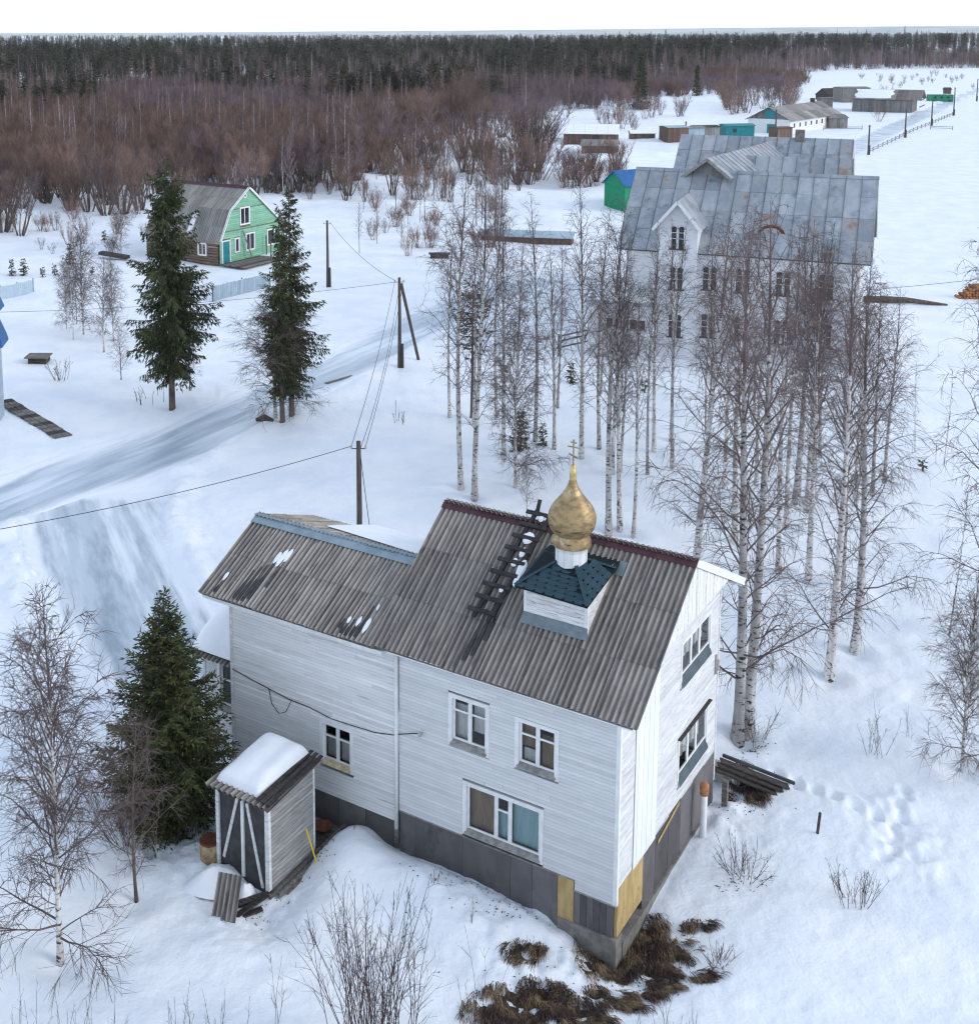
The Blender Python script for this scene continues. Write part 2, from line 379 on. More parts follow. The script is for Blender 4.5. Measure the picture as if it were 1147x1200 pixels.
def sstep(a, b, x):
    t = np.clip((x - a) / (b - a), 0, 1)
    return t * t * (3 - 2 * t)

# ------------------------------------------------------------------ the place: where a sight line meets the ground
CT, ST = math.cos(PITCH), math.sin(PITCH)
def plane_pt(px, py, z=0.2):
    u, v = px - CXP, py - CYP
    d = np.array([u, FPX * CT - v * ST, -(v * CT + FPX * ST)])
    t = (z - CAM_H) / d[2]
    return d[0] * t, d[1] * t

# the frame of the near house: local X along the front wall to the right, Y into the house
HA = math.radians(57.3)
HX = np.array([math.sin(HA), -math.cos(HA)]); HY = np.array([math.cos(HA), math.sin(HA)])
HO = np.array([4.958, 26.972])
HROT = math.atan2(HX[1], HX[0])
def to_house(x, y):
    dx, dy = x - HO[0], y - HO[1]
    return dx * HX[0] + dy * HX[1], dx * HY[0] + dy * HY[1]
def from_house(hx, hy):
    return HO[0] + HX[0] * hx + HY[0] * hy, HO[1] + HX[1] * hx + HY[1] * hy

def polyline_world(pts):
    return np.array([plane_pt(*p) for p in pts])
ROAD_C = polyline_world([(-160, 655), (-60, 612), (0, 588), (60, 566), (120, 549), (200, 520), (250, 496), (300, 476), (350, 452), (400, 428), (450, 402), (500, 376), (560, 350), (640, 325)])
ROAD_W = np.array([2.6, 2.6, 2.6, 2.7, 3.2, 3.0, 2.7, 2.6, 2.6, 2.6, 2.5, 2.4, 2.4, 2.4]) * 0.84
TRACK_C = polyline_world([(118, 578), (113, 600), (112, 625), (125, 665), (150, 710), (185, 760), (225, 800), (250, 830)])
TRACK_W = np.array([3.2, 3.0, 2.8, 2.6, 2.4, 2.2, 1.8, 1.3])
ARC_C = polyline_world([(262, 528), (225, 555), (203, 590), (205, 625), (222, 655), (240, 690)])
FROAD_C = polyline_world([(900, 215), (960, 190), (1000, 172), (1040, 152), (1080, 134), (1120, 115), (1147, 104), (1200, 88)])
FROAD_W = np.array([3.0] * 8)

def seg_dist(x, y, C, W):
    """distance to a polyline and its half-width there"""
    best = np.full(np.shape(x), 1e9); hw = np.zeros(np.shape(x))
    for i in range(len(C) - 1):
        ax, ay = C[i]; bx, by = C[i + 1]
        dx, dy = bx - ax, by - ay
        t = np.clip(((x - ax) * dx + (y - ay) * dy) / (dx * dx + dy * dy), 0, 1)
        d = np.hypot(x - ax - t * dx, y - ay - t * dy)
        k = d < best
        best = np.where(k, d, best); hw = np.where(k, W[i] + (W[i + 1] - W[i]) * t, hw)
    return best, hw

def gauss(hx, hy, cx, cy, rx, ry):
    return np.exp(-((hx - cx) / rx) ** 2 - ((hy - cy) / ry) ** 2)

FEET = [(540, 575), (556, 588), (582, 494), (590, 540), (604, 573), (627, 521), (527, 492), (607, 444), (681, 540), (713, 627), (726, 625), (742, 630), (702, 530), (555, 500), (617, 607), (864, 872), (875, 868), (971, 798), (1001, 766), (986, 692), (947, 683), (912, 674), (921, 621), (1022, 583), (945, 600), (815, 668), (861, 640), (766, 533), (786, 519), (828, 533), (1036, 568), (71, 1130), (1127, 905), (202, 480), (329, 497), (338, 488), (160, 1057), (200, 972), (425, 718), (468, 433)]   # where trunks stand: the snow sinks round them
FEET = [plane_pt(*p) for p in FEET]
MELT = []   # bare spots: (photo x, photo y, radius m)
_mr = random.Random(99)
_ml = [(742, 1100, .75), (705, 1122, .40), (768, 1122, .5), (640, 1168, .55), (600, 1178, .5), (672, 1185, .5), (612, 1120, .28), (630, 1112, .16), (735, 1172, .36), (800, 1108, .26),
       (782, 1145, .34), (830, 1145, .2), (808, 1082, .16), (828, 1086, .13), (760, 1160, .28), (870, 925, .34), (885, 940, .26), (858, 905, .28), (700, 1155, .22), (575, 1192, .36), (755, 1078, .4), (620, 1195, .4), (690, 1198, .3)]
for _ in range(26):
    _c = _mr.choice([(745, 1120, 60, 38), (640, 1172, 75, 22), (790, 1130, 45, 45), (868, 930, 26, 18)])
    _ml.append((_c[0] + _mr.gauss(0, .45) * _c[2], _c[1] + _mr.gauss(0, .45) * _c[3], _mr.uniform(.06, .17)))
for p in [(a_, b_, c_ * 1.25) for a_, b_, c_ in _ml]:
    MELT.append((*plane_pt(p[0], p[1], 0.0), p[2]))

CHURN = [(*plane_pt(60, 640), 5, 6, .16), (*plane_pt(30, 720), 4, 6, .12), (*plane_pt(235, 985), 1.6, 1.8, .22), (*plane_pt(300, 1075), 1.5, 1.0, .18), (*plane_pt(860, 950), 1.4, 1.6, .16),
         (*plane_pt(650, 1120), 2.2, 1.0, .20), (*plane_pt(1050, 990), 1.2, 1.6, .22), (*plane_pt(210, 640), 2.5, 6, .12), (*plane_pt(560, 1060), 2.5, .8, .14), (*plane_pt(250, 470), 10, 3, .16)]
STEPS = []
for _a, _b, _n in (((1040, 1005), (1062, 930), 9), ((1030, 960), (905, 905), 12), ((100, 640), (20, 760), 14), ((20, 560), (48, 690), 10), ((160, 1010), (230, 975), 7)):
    for _i in range(_n):
        _t = _i / (_n - 1); _p = plane_pt(_a[0] + (_b[0] - _a[0]) * _t + (3 if _i % 2 else -3), _a[1] + (_b[1] - _a[1]) * _t)
        STEPS.append((_p[0] + random.uniform(-.06, .06), _p[1] + random.uniform(-.06, .06)))

def ground(x, y):
    x = np.asarray(x, float); y = np.asarray(y, float)
    d = np.hypot(x, y)
    z = 0.22 + 0.10 * fbm(x / 6.0, y / 6.0, 1) + 0.06 * fbm(x / 1.3, y / 1.3, 9, 3)
    z = z + 0.05 * sstep(.0, .35, fbm((x * .8 + y * .6) / 3.2, (y * .8 - x * .6) / 1.1, 93, 3)) * sstep(-.25, .25, fbm(x / 14, y / 14, 95, 2))
    # hummocks and banks further out, the open field on the right stays flat
    rough = sstep(100, 170, d) * (1 - sstep(0.16, 0.28, x / np.maximum(y, 1)))
    z = z + rough * (1.5 * fbm(x / 22.0, y / 16.0, 21) + 0.5 * fbm(x / 7.0, y / 5.0, 31))
    hx, hy = to_house(x, y)
    fine = (1 - sstep(45, 90, d))
    z = z + fine * (0.022 * fbm(x / .45, y / .45, 41, 3) + 0.05 * np.maximum(0, fbm(x / 2.6, y / 1.4, 47, 3) - .05))
    for cx_, cy_, rx_, ry_, am in CHURN:
        k = np.nonzero((np.abs(x - cx_) < 2.5 * rx_) & (np.abs(y - cy_) < 2.5 * ry_))
        if len(k[0]):
            w_ = np.exp(-((x[k] - cx_) / rx_) ** 2 - ((y[k] - cy_) / ry_) ** 2)
            z[k] += w_ * am * (np.abs(fbm(x[k] / .55, y[k] / .55, 51, 3)) * 1.6 - .35)
    for fx_, fy_ in FEET:
        k = np.nonzero((np.abs(x - fx_) < 2.2) & (np.abs(y - fy_) < 2.2))
        if len(k[0]):
            q_ = np.hypot(x[k] - fx_, y[k] - fy_)
            z[k] += -.20 * np.exp(-(q_ / .42) ** 2) + .05 * np.exp(-((q_ - .85) / .35) ** 2)
    if len(x) > 50:
        for fx_, fy_ in STEPS:
            k = np.nonzero((np.abs(x - fx_) < .6) & (np.abs(y - fy_) < .6))
            q_ = ((x[k] - fx_) / .17) ** 2 + ((y[k] - fy_) / .2) ** 2
            z[k] += -.13 * np.exp(-q_ ** 1.5) + .025 * np.exp(-((np.sqrt(q_) - 1.6) / .5) ** 2)
    # bank in front of the house, between the shed and the corner
    near = (d < 60)
    b = 0.48 * gauss(hx, hy, -7.1, -1.5, 1.1, 1.1) + 0.50 * gauss(hx, hy, -4.9, -1.15, 2.4, 0.75) + 0.18 * gauss(hx, hy, -6, -3.4, 3.2, 1.6) + 0.26 * gauss(hx, hy, -4.6, -0.1, 2.4, 0.75) + .16 * gauss(hx, hy, -2.0, -.2, 1.3, .5)
    b = b + 0.30 * gauss(hx, hy, -7.55, -.45, .8, .8) - .34 * gauss(hx, hy, -8.7, -.6, .85, 1.1) - .2 * gauss(hx, hy, -7.95, -1.9, .28, 1.3) + 0.35 * gauss(hx, hy, -10.2, -3.2, 1.0, 1.0)
    b = b - 0.22 * gauss(hx, hy, -8.0, -3.9, 1.6, 0.6) - 0.22 * gauss(hx, hy, -7.45, -3.0, .5, 1.4) - .18 * gauss(hx, hy, -4.4, -2.6, 2.2, .5)
    b = b - 0.42 * gauss(hx, hy, 0.3, 0.2, 1.6, 2.0) - 0.20 * gauss(hx, hy, 1.0, 4.0, 1.5, 3.0) - 0.18 * gauss(hx, hy, -1.6, -1.2, 1.6, 1.2)
    # the thawed gap along the walls
    gapf = np.exp(-((hy + 0.05) / 0.28) ** 2) * sstep(-7.2, -6.6, hx) * (1 - sstep(0.0, 0.4, hx)) * (hy < 0.6)
    gaps = np.exp(-((hx - 0.05) / 0.3) ** 2) * sstep(-0.3, 0.3, hy) * (1 - sstep(6.9, 7.4, hy))
    b = b - 0.16 * gapf - 0.12 * gaps + .07 * fbm(hx / .7, hy / .7, 71, 3) * np.exp(-((hy + .5) / .8) ** 2)
    # footprints trail on the right
    tx, ty = plane_pt(1055, 985)
    b = b - 0.16 * np.exp(-(((x - tx) / .55) ** 2 + ((y - ty) / .9) ** 2)) * (0.6 + fbm(x * 2.2, y * 2.2, 77))
    tx, ty = plane_pt(1040, 945)
    b = b + 0.16 * np.exp(-(((x - tx) / 1.3) ** 2 + ((y - ty) / .5) ** 2))
    inside = (hx > -11.8) & (hx < -0.15) & (hy > 0.15) & (hy < 6.8)
    z = np.where(near, z + b, z)
    z = np.where(inside, np.minimum(z, 0.1) - 0.2, z)
    for mx, my, r in MELT:
        k = np.nonzero((np.abs(x - mx) < 2.5 * r) & (np.abs(y - my) < 2.5 * r))
        if len(k[0]): z[k] -= 0.10 * np.exp(-((x[k] - mx) ** 2 + (y[k] - my) ** 2) / (r * r))
    if len(x) > 50:
        q, _h = seg_dist(x, y, ARC_C, np.ones(6))
        z = z + .32 * np.exp(-(q / .5) ** 2) * (.7 + .8 * fbm(x / .9, y / .9, 83))
    # roads pressed into the snow, ploughed banks beside them
    masks = []
    for C, W, dep, berm in ((ROAD_C, ROAD_W, 0.16, 0.20), (TRACK_C, TRACK_W, 0.14, 0.22), (FROAD_C, FROAD_W, 0.2, 0.15)):
        lo_, hi_ = C.min(0) - 8, C.max(0) + 8
        if len(x) < 50 and not ((x[0] > lo_[0]) and (x[0] < hi_[0]) and (y[0] > lo_[1]) and (y[0] < hi_[1])): continue
        q, hw = seg_dist(x, y, C, W)
        e = q - hw + 0.25 * fbm(x / 1.7, y / 1.7, 55)
        masks.append((1 - sstep(-0.7, 0.45, e), dep, berm * np.exp(-((e - 1.0) / 0.6) ** 2) * (0.6 + 0.8 * fbm(x / 1.1, y / 1.1, 61))))
    if masks:
        base_ = 0.22 + 0.10 * fbm(x / 6.0, y / 6.0, 1)
        m_all = np.maximum.reduce([m_ for m_, _, _ in masks]); d_all = np.maximum.reduce([m_ * dp for m_, dp, _ in masks])
        z = z * (1 - m_all) + base_ * m_all - d_all + sum(b_ for _, _, b_ in masks) * (1 - m_all)
    return z

def gz(x, y):
    return float(ground(np.array([x]), np.array([y]))[0])

def at(px, py):
    """ground point seen at a photo pixel"""
    z = 0.2
    for _ in range(4):
        x, y = plane_pt(px, py, z); z = gz(x, y)
    return x, y, z

# ground sheet: fine rings in front of the house, coarse to the horizon
def ring_list():
    r = [1.0, 6.0, 12.0, 17.0]
    while r[-1] < 13000:
        c = r[-1]
        r.append(c + max(0.11, c * (0.0042 if c < 60 else (0.012 if c < 400 else 0.05))))
    return np.array(r)
RR = ring_list()
th = np.concatenate([np.linspace(-180, -40, 24, endpoint=False), np.linspace(-40, -20, 40, endpoint=False), np.linspace(-20, 27, 330, endpoint=False),
                     np.linspace(27, 45, 40, endpoint=False), np.linspace(45, 180, 24, endpoint=False)])
TH = np.radians(th)
gx = np.outer(RR, np.sin(TH)); gy = np.outer(RR, np.cos(TH))
gzv = ground(gx.ravel(), gy.ravel())
nr, nt_ = gx.shape
idx = np.arange(nr * nt_).reshape(nr, nt_)
a = idx[:-1]; b = idx[1:]
quads = np.stack([a, np.roll(a, -1, 1), np.roll(b, -1, 1), b], -1).reshape(-1, 4)[:, ::-1]
verts = np.column_stack([gx.ravel(), gy.ravel(), gzv])
cidx = len(verts)
verts = np.vstack([verts, [[0, 0, 0.2]]])
me = bpy.data.meshes.new('ground')
me.vertices.add(len(verts)); me.vertices.foreach_set('co', verts.ravel().astype(np.float32))
tris = np.stack([np.full(nt_, cidx), np.roll(idx[0], -1), idx[0]], -1)
nq, ntri = len(quads), len(tris)
me.loops.add(nq * 4 + ntri * 3)
me.loops.foreach_set('vertex_index', np.concatenate([quads.ravel(), tris.ravel()]).astype(np.int32))
me.polygons.add(nq + ntri)
me.polygons.foreach_set('loop_start', np.concatenate([np.arange(nq) * 4, nq * 4 + np.arange(ntri) * 3]).astype(np.int32))
me.polygons.foreach_set('use_smooth', np.ones(nq + ntri, dtype=bool))
me.update(calc_edges=True); me.validate()
me.materials.append(M['snow'])
put('ground', me, kind='structure', label='snow covered ground with drifts and thawed spots')

def ribbon(name, C, W, mat, lift, label, step=0.3, across=25):
    """a packed road surface lying on the pressed ground; its rim thins out into loose snow"""
    pts = []; ws = []
    for i in range(len(C) - 1):
        n = max(2, int(np.hypot(*(C[i + 1] - C[i])) / step))
        for k in range(n):
            t = k / n
            pts.append(C[i] * (1 - t) + C[i + 1] * t); ws.append(W[i] * (1 - t) + W[i + 1] * t)
    pts = np.array(pts); ws = np.array(ws)
    for _ in range(20):
        pts[1:-1] = (pts[:-2] + 2 * pts[1:-1] + pts[2:]) / 4
    tg = np.gradient(pts, axis=0); tg /= np.linalg.norm(tg, axis=1)[:, None]
    nrm = np.column_stack([-tg[:, 1], tg[:, 0]])
    mb = MB()
    us = np.linspace(-1.0, 1.0, across)
    X = pts[:, None, :] + nrm[:, None, :] * (us[None, :, None] * (ws[:, None, None] * 1.28))
    Z = ground(X[..., 0].ravel(), X[..., 1].ravel()).reshape(X.shape[:2]) + lift
    Z[:, 0] -= lift + .12; Z[:, -1] -= lift + .12; Z[:, 1] -= lift * .5; Z[:, -2] -= lift * .5
    mb.v = [(X[i, j, 0], X[i, j, 1], Z[i, j]) for i in range(len(pts)) for j in range(across)]
    for i in range(len(pts) - 1):
        for j in range(across - 1):
            k = i * across + j
            mb.f.append((k, k + 1, k + across + 1, k + across)); mb.t.append(.5); mb.m.append(0)
    o = mb.build(name, mat, smooth=True, kind='structure', label=label)
    n = len(pts)
    ends = np.minimum(1, np.minimum(np.arange(n), np.arange(n)[::-1]) * step / 1.6) if name == 'track' else np.ones(n)
    rim = 1 - (1 - np.abs(us)[None, :]) * ends[:, None]
    a_ = o.data.attributes.new('rim', 'FLOAT', 'POINT'); a_.data.foreach_set('value', rim.ravel().astype(np.float32))
    return o
ribbon('road', ROAD_C, ROAD_W, M['ice'], 0.05, 'icy grey snow road curving past the spruces')
ribbon('track', TRACK_C, TRACK_W, M['ice2'], 0.022, 'icy side track curving toward the house')
ribbon('far_road', FROAD_C, FROAD_W, M['ice2'], 0.05, 'packed snow road running past the far barns', step=1.5)

# distant wooded hills on the skyline
def hills():
    mb = MB()
    for R0, hbase, seed in ((8200, 4, 3), (10500, 10, 5)):
        n = 160
        b0 = len(mb.v)
        prof = [(-600, 0.0), (-250, .55), (0, 1.0), (400, .8), (1000, 0)]
        for i in range(n):
            a_ = math.radians(-60 + 130 * i / (n - 1))
            h_ = hbase * (0.75 + 0.5 * fbm(np.array([i / 9.0]), np.array([seed * 3.3]), seed)[0]) + 12 + 48 * sstep(-.35, .5, math.sin(a_))
            for dr, k in prof:
                rr = R0 + dr
                mb.v.append((rr * math.sin(a_), rr * math.cos(a_), h_ * k - 1.0 * (k == 0)))
        m_ = len(prof)
        for i in range(n - 1):
            for j in range(m_ - 1):
                k = b0 + i * m_ + j
                mb.f.append((k, k + 1, k + m_ + 1, k + m_)); mb.t.append(.5); mb.m.append(0)
    return mb.build('hills', M['hill'], smooth=True, kind='structure', label='low wooded hills on the skyline')
hills()

# ================================================================== THE NEAR HOUSE
house = empty('house', (HO[0], HO[1], 0), HROT)
tag(house, 'grey boarded two storey house with slate roof and gilded onion cupola', 'house')
S1 = 0.70                                   # slope of the front roof of the main block
EZ, EY = 6.1, -0.30                         # front eave
RIDGE_Y, RIDGE_Z = 3.5, 8.76
S_REAR = 0.52
def roof_z(y):
    return EZ + (y - EY) * S1 if y <= RIDGE_Y else RIDGE_Z - (y - RIDGE_Y) * S_REAR
LS, LEZ = 0.52, 6.03                        # left block roof slope and eave height
LRY = 2.40
LRZ = LEZ + (LRY - EY) * LS

def siding(mb, o, u, n, u0, u1, z0, z1, step=0.095, holes=(), clip=None, seglen=(2.2, 4.5), rnd=random):
    """lapped boards on a wall: o origin, u along, n outward; holes are (u0,u1,z0,z1); clip(z) narrows the run"""
    o, u, n = Vector(o), Vector(u), Vector(n)
    z = z0
    while z < z1 - 1e-4:
        zt = min(z + step, z1)
        a, b = (u0, u1) if clip is None else clip(0.5 * (z + zt))
        spans = [(a, b)]
        for h0, h1, hz0, hz1 in holes:
            if zt > hz0 and z < hz1:
                ns = []
                for s0, s1 in spans:
                    if h1 <= s0 or h0 >= s1: ns.append((s0, s1)); continue
                    if h0 > s0: ns.append((s0, h0))
                    if h1 < s1: ns.append((h1, s1))
                spans = ns
        for s0, s1 in spans:
            p = s0
            while p < s1 - 0.01:
                q = min(s1, p + rnd.uniform(*seglen))
                if s1 - q < 0.4: q = s1
                e = 0.020 + rnd.uniform(0, 0.004)
                t = rnd.gauss(0.5, 0.22)
                def pt(uu, zz, d): return tuple(o + u * uu + n * d + Vector((0, 0, zz)))
                g = 0.002
                zg = zt - (zt - z) * .14
                vs = [pt(p + g, z, e), pt(q - g, z, e), pt(q - g, zg, e - .006), pt(p + g, zg, e - .006), pt(p + g, z, 0), pt(q - g, z, 0), pt(q - g, zt, 0.001), pt(p + g, zt, 0.001)]
                mb.add(vs, [(0, 1, 2, 3), (4, 5, 1, 0)], t)
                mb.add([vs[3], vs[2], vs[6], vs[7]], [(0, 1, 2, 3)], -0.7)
                p = q
        z = zt

# window positions: (u0,u1,z0,z1) of the outer casing
W1 = (-4.70, -3.50, 3.88, 5.31); W2 = (-2.78, -1.57, 3.90, 5.26); W3 = (-4.26, -1.95, 1.53, 3.02); W4 = (-8.84, -7.70, 1.95, 3.28)
UW = (3.93, 6.26, 4.95, 6.24); LW = (3.93, 6.26, 2.12, 3.50)

mb = MB()
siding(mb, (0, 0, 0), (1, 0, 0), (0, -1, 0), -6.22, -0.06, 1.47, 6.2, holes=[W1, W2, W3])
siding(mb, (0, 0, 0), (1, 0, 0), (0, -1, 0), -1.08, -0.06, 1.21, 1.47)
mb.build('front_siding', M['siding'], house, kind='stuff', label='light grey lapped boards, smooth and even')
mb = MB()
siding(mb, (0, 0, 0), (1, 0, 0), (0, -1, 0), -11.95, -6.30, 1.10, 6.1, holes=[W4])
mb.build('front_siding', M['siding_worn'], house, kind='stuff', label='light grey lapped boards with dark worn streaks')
def gclip(z):
    a = 0.06 if z < 6.1 else EY + (z + .14 - EZ) / S1
    b = 7.0 if z < roof_z(7.0) - .15 else RIDGE_Y + (RIDGE_Z - .14 - z) / S_REAR
    return max(a, 0.06), min(b, 6.95)
mb = MB()
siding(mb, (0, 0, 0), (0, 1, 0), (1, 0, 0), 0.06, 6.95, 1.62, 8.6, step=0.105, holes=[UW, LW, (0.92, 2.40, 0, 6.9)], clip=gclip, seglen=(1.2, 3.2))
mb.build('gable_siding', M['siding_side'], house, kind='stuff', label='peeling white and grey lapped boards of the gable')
mb = MB()
siding(mb, (0, 7.0, 0), (1, 0, 0), (0, 1, 0), -6.5, 0, 0.8, 6.9, step=0.2)
siding(mb, (0, 5.0, 0), (1, 0, 0), (0, 1, 0), -12, -6.5, 0.8, 6.2, step=0.2)
def lclip(z):
    if z < 6.1: return 0.05, 4.95
    return max(0.05, EY + (z - LEZ) / LS), min(4.95, LRY + (LRZ - z) / LS)
siding(mb, (-12, 0, 0), (0, 1, 0), (-1, 0, 0), 0.05, 4.95, 0.8, 7.3, step=0.2, clip=lclip)
def mclip(z):
    return max(0.0, EY + (z - EZ) / S1 + .05), min(7.0, RIDGE_Y + (RIDGE_Z - z) / S_REAR)
siding(mb, (-6.5, 0, 0), (0, 1, 0), (-1, 0, 0), 0, 7, 5.2, 8.6, step=0.2, clip=mclip)
mb.build('rear_siding', M['siding'], house, kind='stuff')

# the vertical strip of new boards near the corner of the gable wall
for i in range(9):
    y0 = 0.93 + i * 0.163
    m_ = MB(); m_.box(0.024, 0.045 + 0.004 * (i % 2), y0, y0 + 0.158, 1.60, roof_z(y0) - 0.06, random.random())
    m_.build('plank', M['white_clean'], house)

# corner boards, frieze under the eave, downpipe
mb = MB(); mb.box(-0.075, 0.03, -0.032, 0.07, 1.19, 6.12); mb.build('corner_board', M['white'], house)
mb = MB(); mb.box(-0.07, 0.034, 6.94, 7.03, 0.7, 6.85); mb.build('corner_board', M['white_worn'], house)
mb = MB(); mb.box(-12.03, -11.93, -0.034, 0.06, 1.05, 6.0); mb.build('corner_board', M['white_worn'], house)
mb = MB(); mb.box(-6.45, 0.40, -0.235, -0.20, 5.98, 6.10); mb.box(-6.45, 0.40, -0.20, 0.0, 6.02, 6.05); mb.build('fascia', M['white'], house)
mb = MB(); mb.beam((-12.85, -0.22, 5.93), (-6.62, -0.22, 5.90), 0.035, 0.13); mb.box(-12.6, -6.6, -0.20, 0, 5.93, 5.96); mb.build('fascia', M['white'], house)
mb = MB(); mb.tube([(-6.26, -0.085, 6.02), (-6.26, -0.085, 0.95)], 0.055, 10, cap=True); mb.build('downpipe', M['white'], house, smooth=True)
mb = MB(); mb.tube([(-6.26, -0.086, 0.95), (-6.26, -0.086, 0.4)], 0.062, 10, cap=True); mb.build('downpipe_shoe', M['oldwood'], house, smooth=True)

# plinth sheets
def panel(x0, x1, z0, z1, mat, side=False, t=0.02, off=0.0):
    m_ = MB()
    if side: m_.box(-0.06 + off, t + off, x0, x1, z0, z1)
    else: m_.box(x0, x1, -t - off, 0.06 - off, z0, z1)
    return m_.build('plinth_panel', mat, house)
fx = [-11.95, -10.6, -9.4, -8.2, -7.3, -6.32]
for i in range(5): panel(fx[i] + .008, fx[i + 1] - .008, 0.0, 1.10, M['panel'], off=.003 * (i % 2))
fx = [-6.18, -5.70, -4.25, -2.85, -2.24, -1.53]
for i in range(5): panel(fx[i] + .006, fx[i + 1] - .006, -0.1, 1.465, M['panel'], off=.004 * (i % 3))
p_ = panel(-1.525, -1.10, 0.02, 1.46, M['plywood'], off=.012); p_['label'] = 'raw yellow plywood piece in the plinth'
for i in range(6):
    panel(-1.09 + i * .172, -1.09 + (i + 1) * .172 - .008, 0.33 + .02 * (i % 2), 1.20, M['panel'], off=.002 * (i % 2))
p_ = panel(0.04, 1.63, 0.34, 1.62, M['plywood'], True, off=.008); p_['label'] = 'raw yellow plywood sheet at the corner'
panel(1.65, 2.48, 0.0, 1.64, M['panel'], True)
for i in range(5):
    panel(2.5 + i * 0.9, 3.385 + i * 0.9, -0.1, 1.66 - 0.0 * i, M['panel'], True, off=.003 * (i % 2))
mb = MB(); mb.beam((0.045, 2.6, 1.35), (0.045, 4.1, 1.62), 0.012, 0.09); mb.build('batten', M['plywood'], house)
mb = MB(); mb.box(-1.5, 0.06, -0.07, 0.3, -0.5, 0.33); mb.box(-0.2, 0.09, 0.301, 6.9, -0.5, 0.05); mb.build('footing', M['concrete'], house)
mb = MB(); mb.box(-1.12, 0.035, -0.055, 0.0, 1.195, 1.215); mb.box(-6.2, -1.09, -0.05, 0.0, 1.455, 1.475); mb.build('drip_board', M['sill_grey'], house)

# windows
def window(parent, mtx, w, h, cols, casing=0.11, rows=None, curtains=(), sill='sill_grey', depth=0.10, wall=0.0, pointed=False, band=0.0, casemat='white', sashmat='white'):
    """built in its own frame: u 0..w along the wall, v outward, z 0..h; cols are inner widths (fractions), rows the transom height per light or None"""
    def T(m_): m_.v = [tuple(mtx @ Vector(p)) for p in m_.v]; return m_
    m_ = MB()
    c = casing; f = 0.032
    m_.box(0, c, -depth, f, 0, h); m_.box(w - c, w, -depth, f, 0, h)
    m_.box(c, w - c, -depth, f + .003, h - c, h); m_.box(c, w - c, -depth, f - .004, 0, c * .55)
    if pointed:
        m_.prism([(0, h), (w, h), (w / 2, h + 0.2)], 'y', -0.01, f + 0.004)
    win = T(m_).build('window', M[casemat], parent)
    iw = w - 2 * c; x = c; z0 = c * .55 + 0.10; z1 = h - c
    z0 += band
    s_ = MB()
    tot = sum(cols); fr = 0.055; y0, y1 = -depth + .01, -depth + .055
    panes = []
    for i, cw in enumerate(cols):
        ww = iw * cw / tot
        s_.box(x, x + fr, y0, y1, z0, z1); s_.box(x + ww - fr, x + ww, y0, y1, z0, z1)
        s_.box(x + fr, x + ww - fr, y0, y1 - .004, z1 - fr, z1); s_.box(x + fr, x + ww - fr, y0, y1 - .004, z0, z0 + fr)
        r = rows[i] if rows else None
        if r:
            zz = z0 + (z1 - z0) * r
            s_.box(x + fr, x + ww - fr, y0, y1 - .002, zz - .025, zz + .025)
            panes.append((x + fr, x + ww - fr, zz + .025, z1 - fr)); panes.append((x + fr, x + ww - fr, z0 + fr, zz - .025))
        else:
            panes.append((x + fr, x + ww - fr, z0 + fr, z1 - fr))
        x += ww
    T(s_).build('sash', M[sashmat], win)
    for a, b, c0, c1 in panes:
        g_ = MB(); ym = (y0 + y1) / 2
        g_.add([(a - .01, ym, c0 - .01), (b + .01, ym, c0 - .01), (b + .01, ym, c1 + .01), (a - .01, ym, c1 + .01)], [(0, 1, 2, 3)])
        T(g_).build('pane', M['glass'], win)
    # room behind
    r_ = MB()
    R0, R1, D0, D1 = c * .6, w - c * .6, -depth + .005, -depth - 0.7
    q = [(R0, D0, .02), (R1, D0, .02), (R1, D0, h - .03), (R0, D0, h - .03), (R0, D1, .02), (R1, D1, .02), (R1, D1, h - .03), (R0, D1, h - .03)]
    r_.add(q, [(4, 5, 6, 7), (0, 1, 5, 4), (1, 2, 6, 5), (2, 3, 7, 6), (3, 0, 4, 7)])
    T(r_).build('room_recess', M['room'], win)
    for (a, b, t0, t1, cm) in curtains:
        k_ = MB(); n = 26
        a_ = c + iw * a; b_ = c + iw * b
        vs = []
        for i in range(n + 1):
            u_ = a_ + (b_ - a_) * i / n
            v_ = -depth - 0.10 + 0.022 * math.sin(i * 1.9) + 0.008 * math.sin(i * 4.3)
            vs.append((u_, v_, z0 + (z1 - z0) * t0)); vs.append((u_, v_ * 1.0, z0 + (z1 - z0) * t1))
        k_.add(vs, [(2 * i, 2 * i + 2, 2 * i + 3, 2 * i + 1) for i in range(n)])
        T(k_).build('curtain', M[cm], win, smooth=True)
    l_ = MB()
    if band:
        l_.add([(c * .6, f + .05, c * .5), (w - c * .6, f + .05, c * .5), (w - c * .6, -depth + .02, z0), (c * .6, -depth + .02, z0),
                (c * .6, f + .05, 0), (w - c * .6, f + .05, 0)], [(0, 1, 2, 3), (4, 5, 1, 0)])
    else:
        l_.prism([(-depth + .02, c * .55), (f + .055, c * .55 - .02), (f + .055, c * .55 + .012), (-depth + .02, z0)], 'x', c * .7, w - c * .7)
    T(l_).build('sill', M[sill], win)
    return win
def front_m(u, z): return Matrix.Translation((u, 0, z)) @ Matrix(((1, 0, 0, 0), (0, -1, 0, 0), (0, 0, 1, 0), (0, 0, 0, 1)))
def side_m(u, z): return Matrix.Translation((0, u, z)) @ Matrix(((0, 1, 0, 0), (1, 0, 0, 0), (0, 0, 1, 0), (0, 0, 0, 1)))
window(house, front_m(W1[0], W1[2]), 1.20, 1.43, (1, 1), rows=(.70, .70), curtains=((0, .46, .0, .8, 'curtain_white'), (.54, 1, .25, 1, 'curtain_white')))
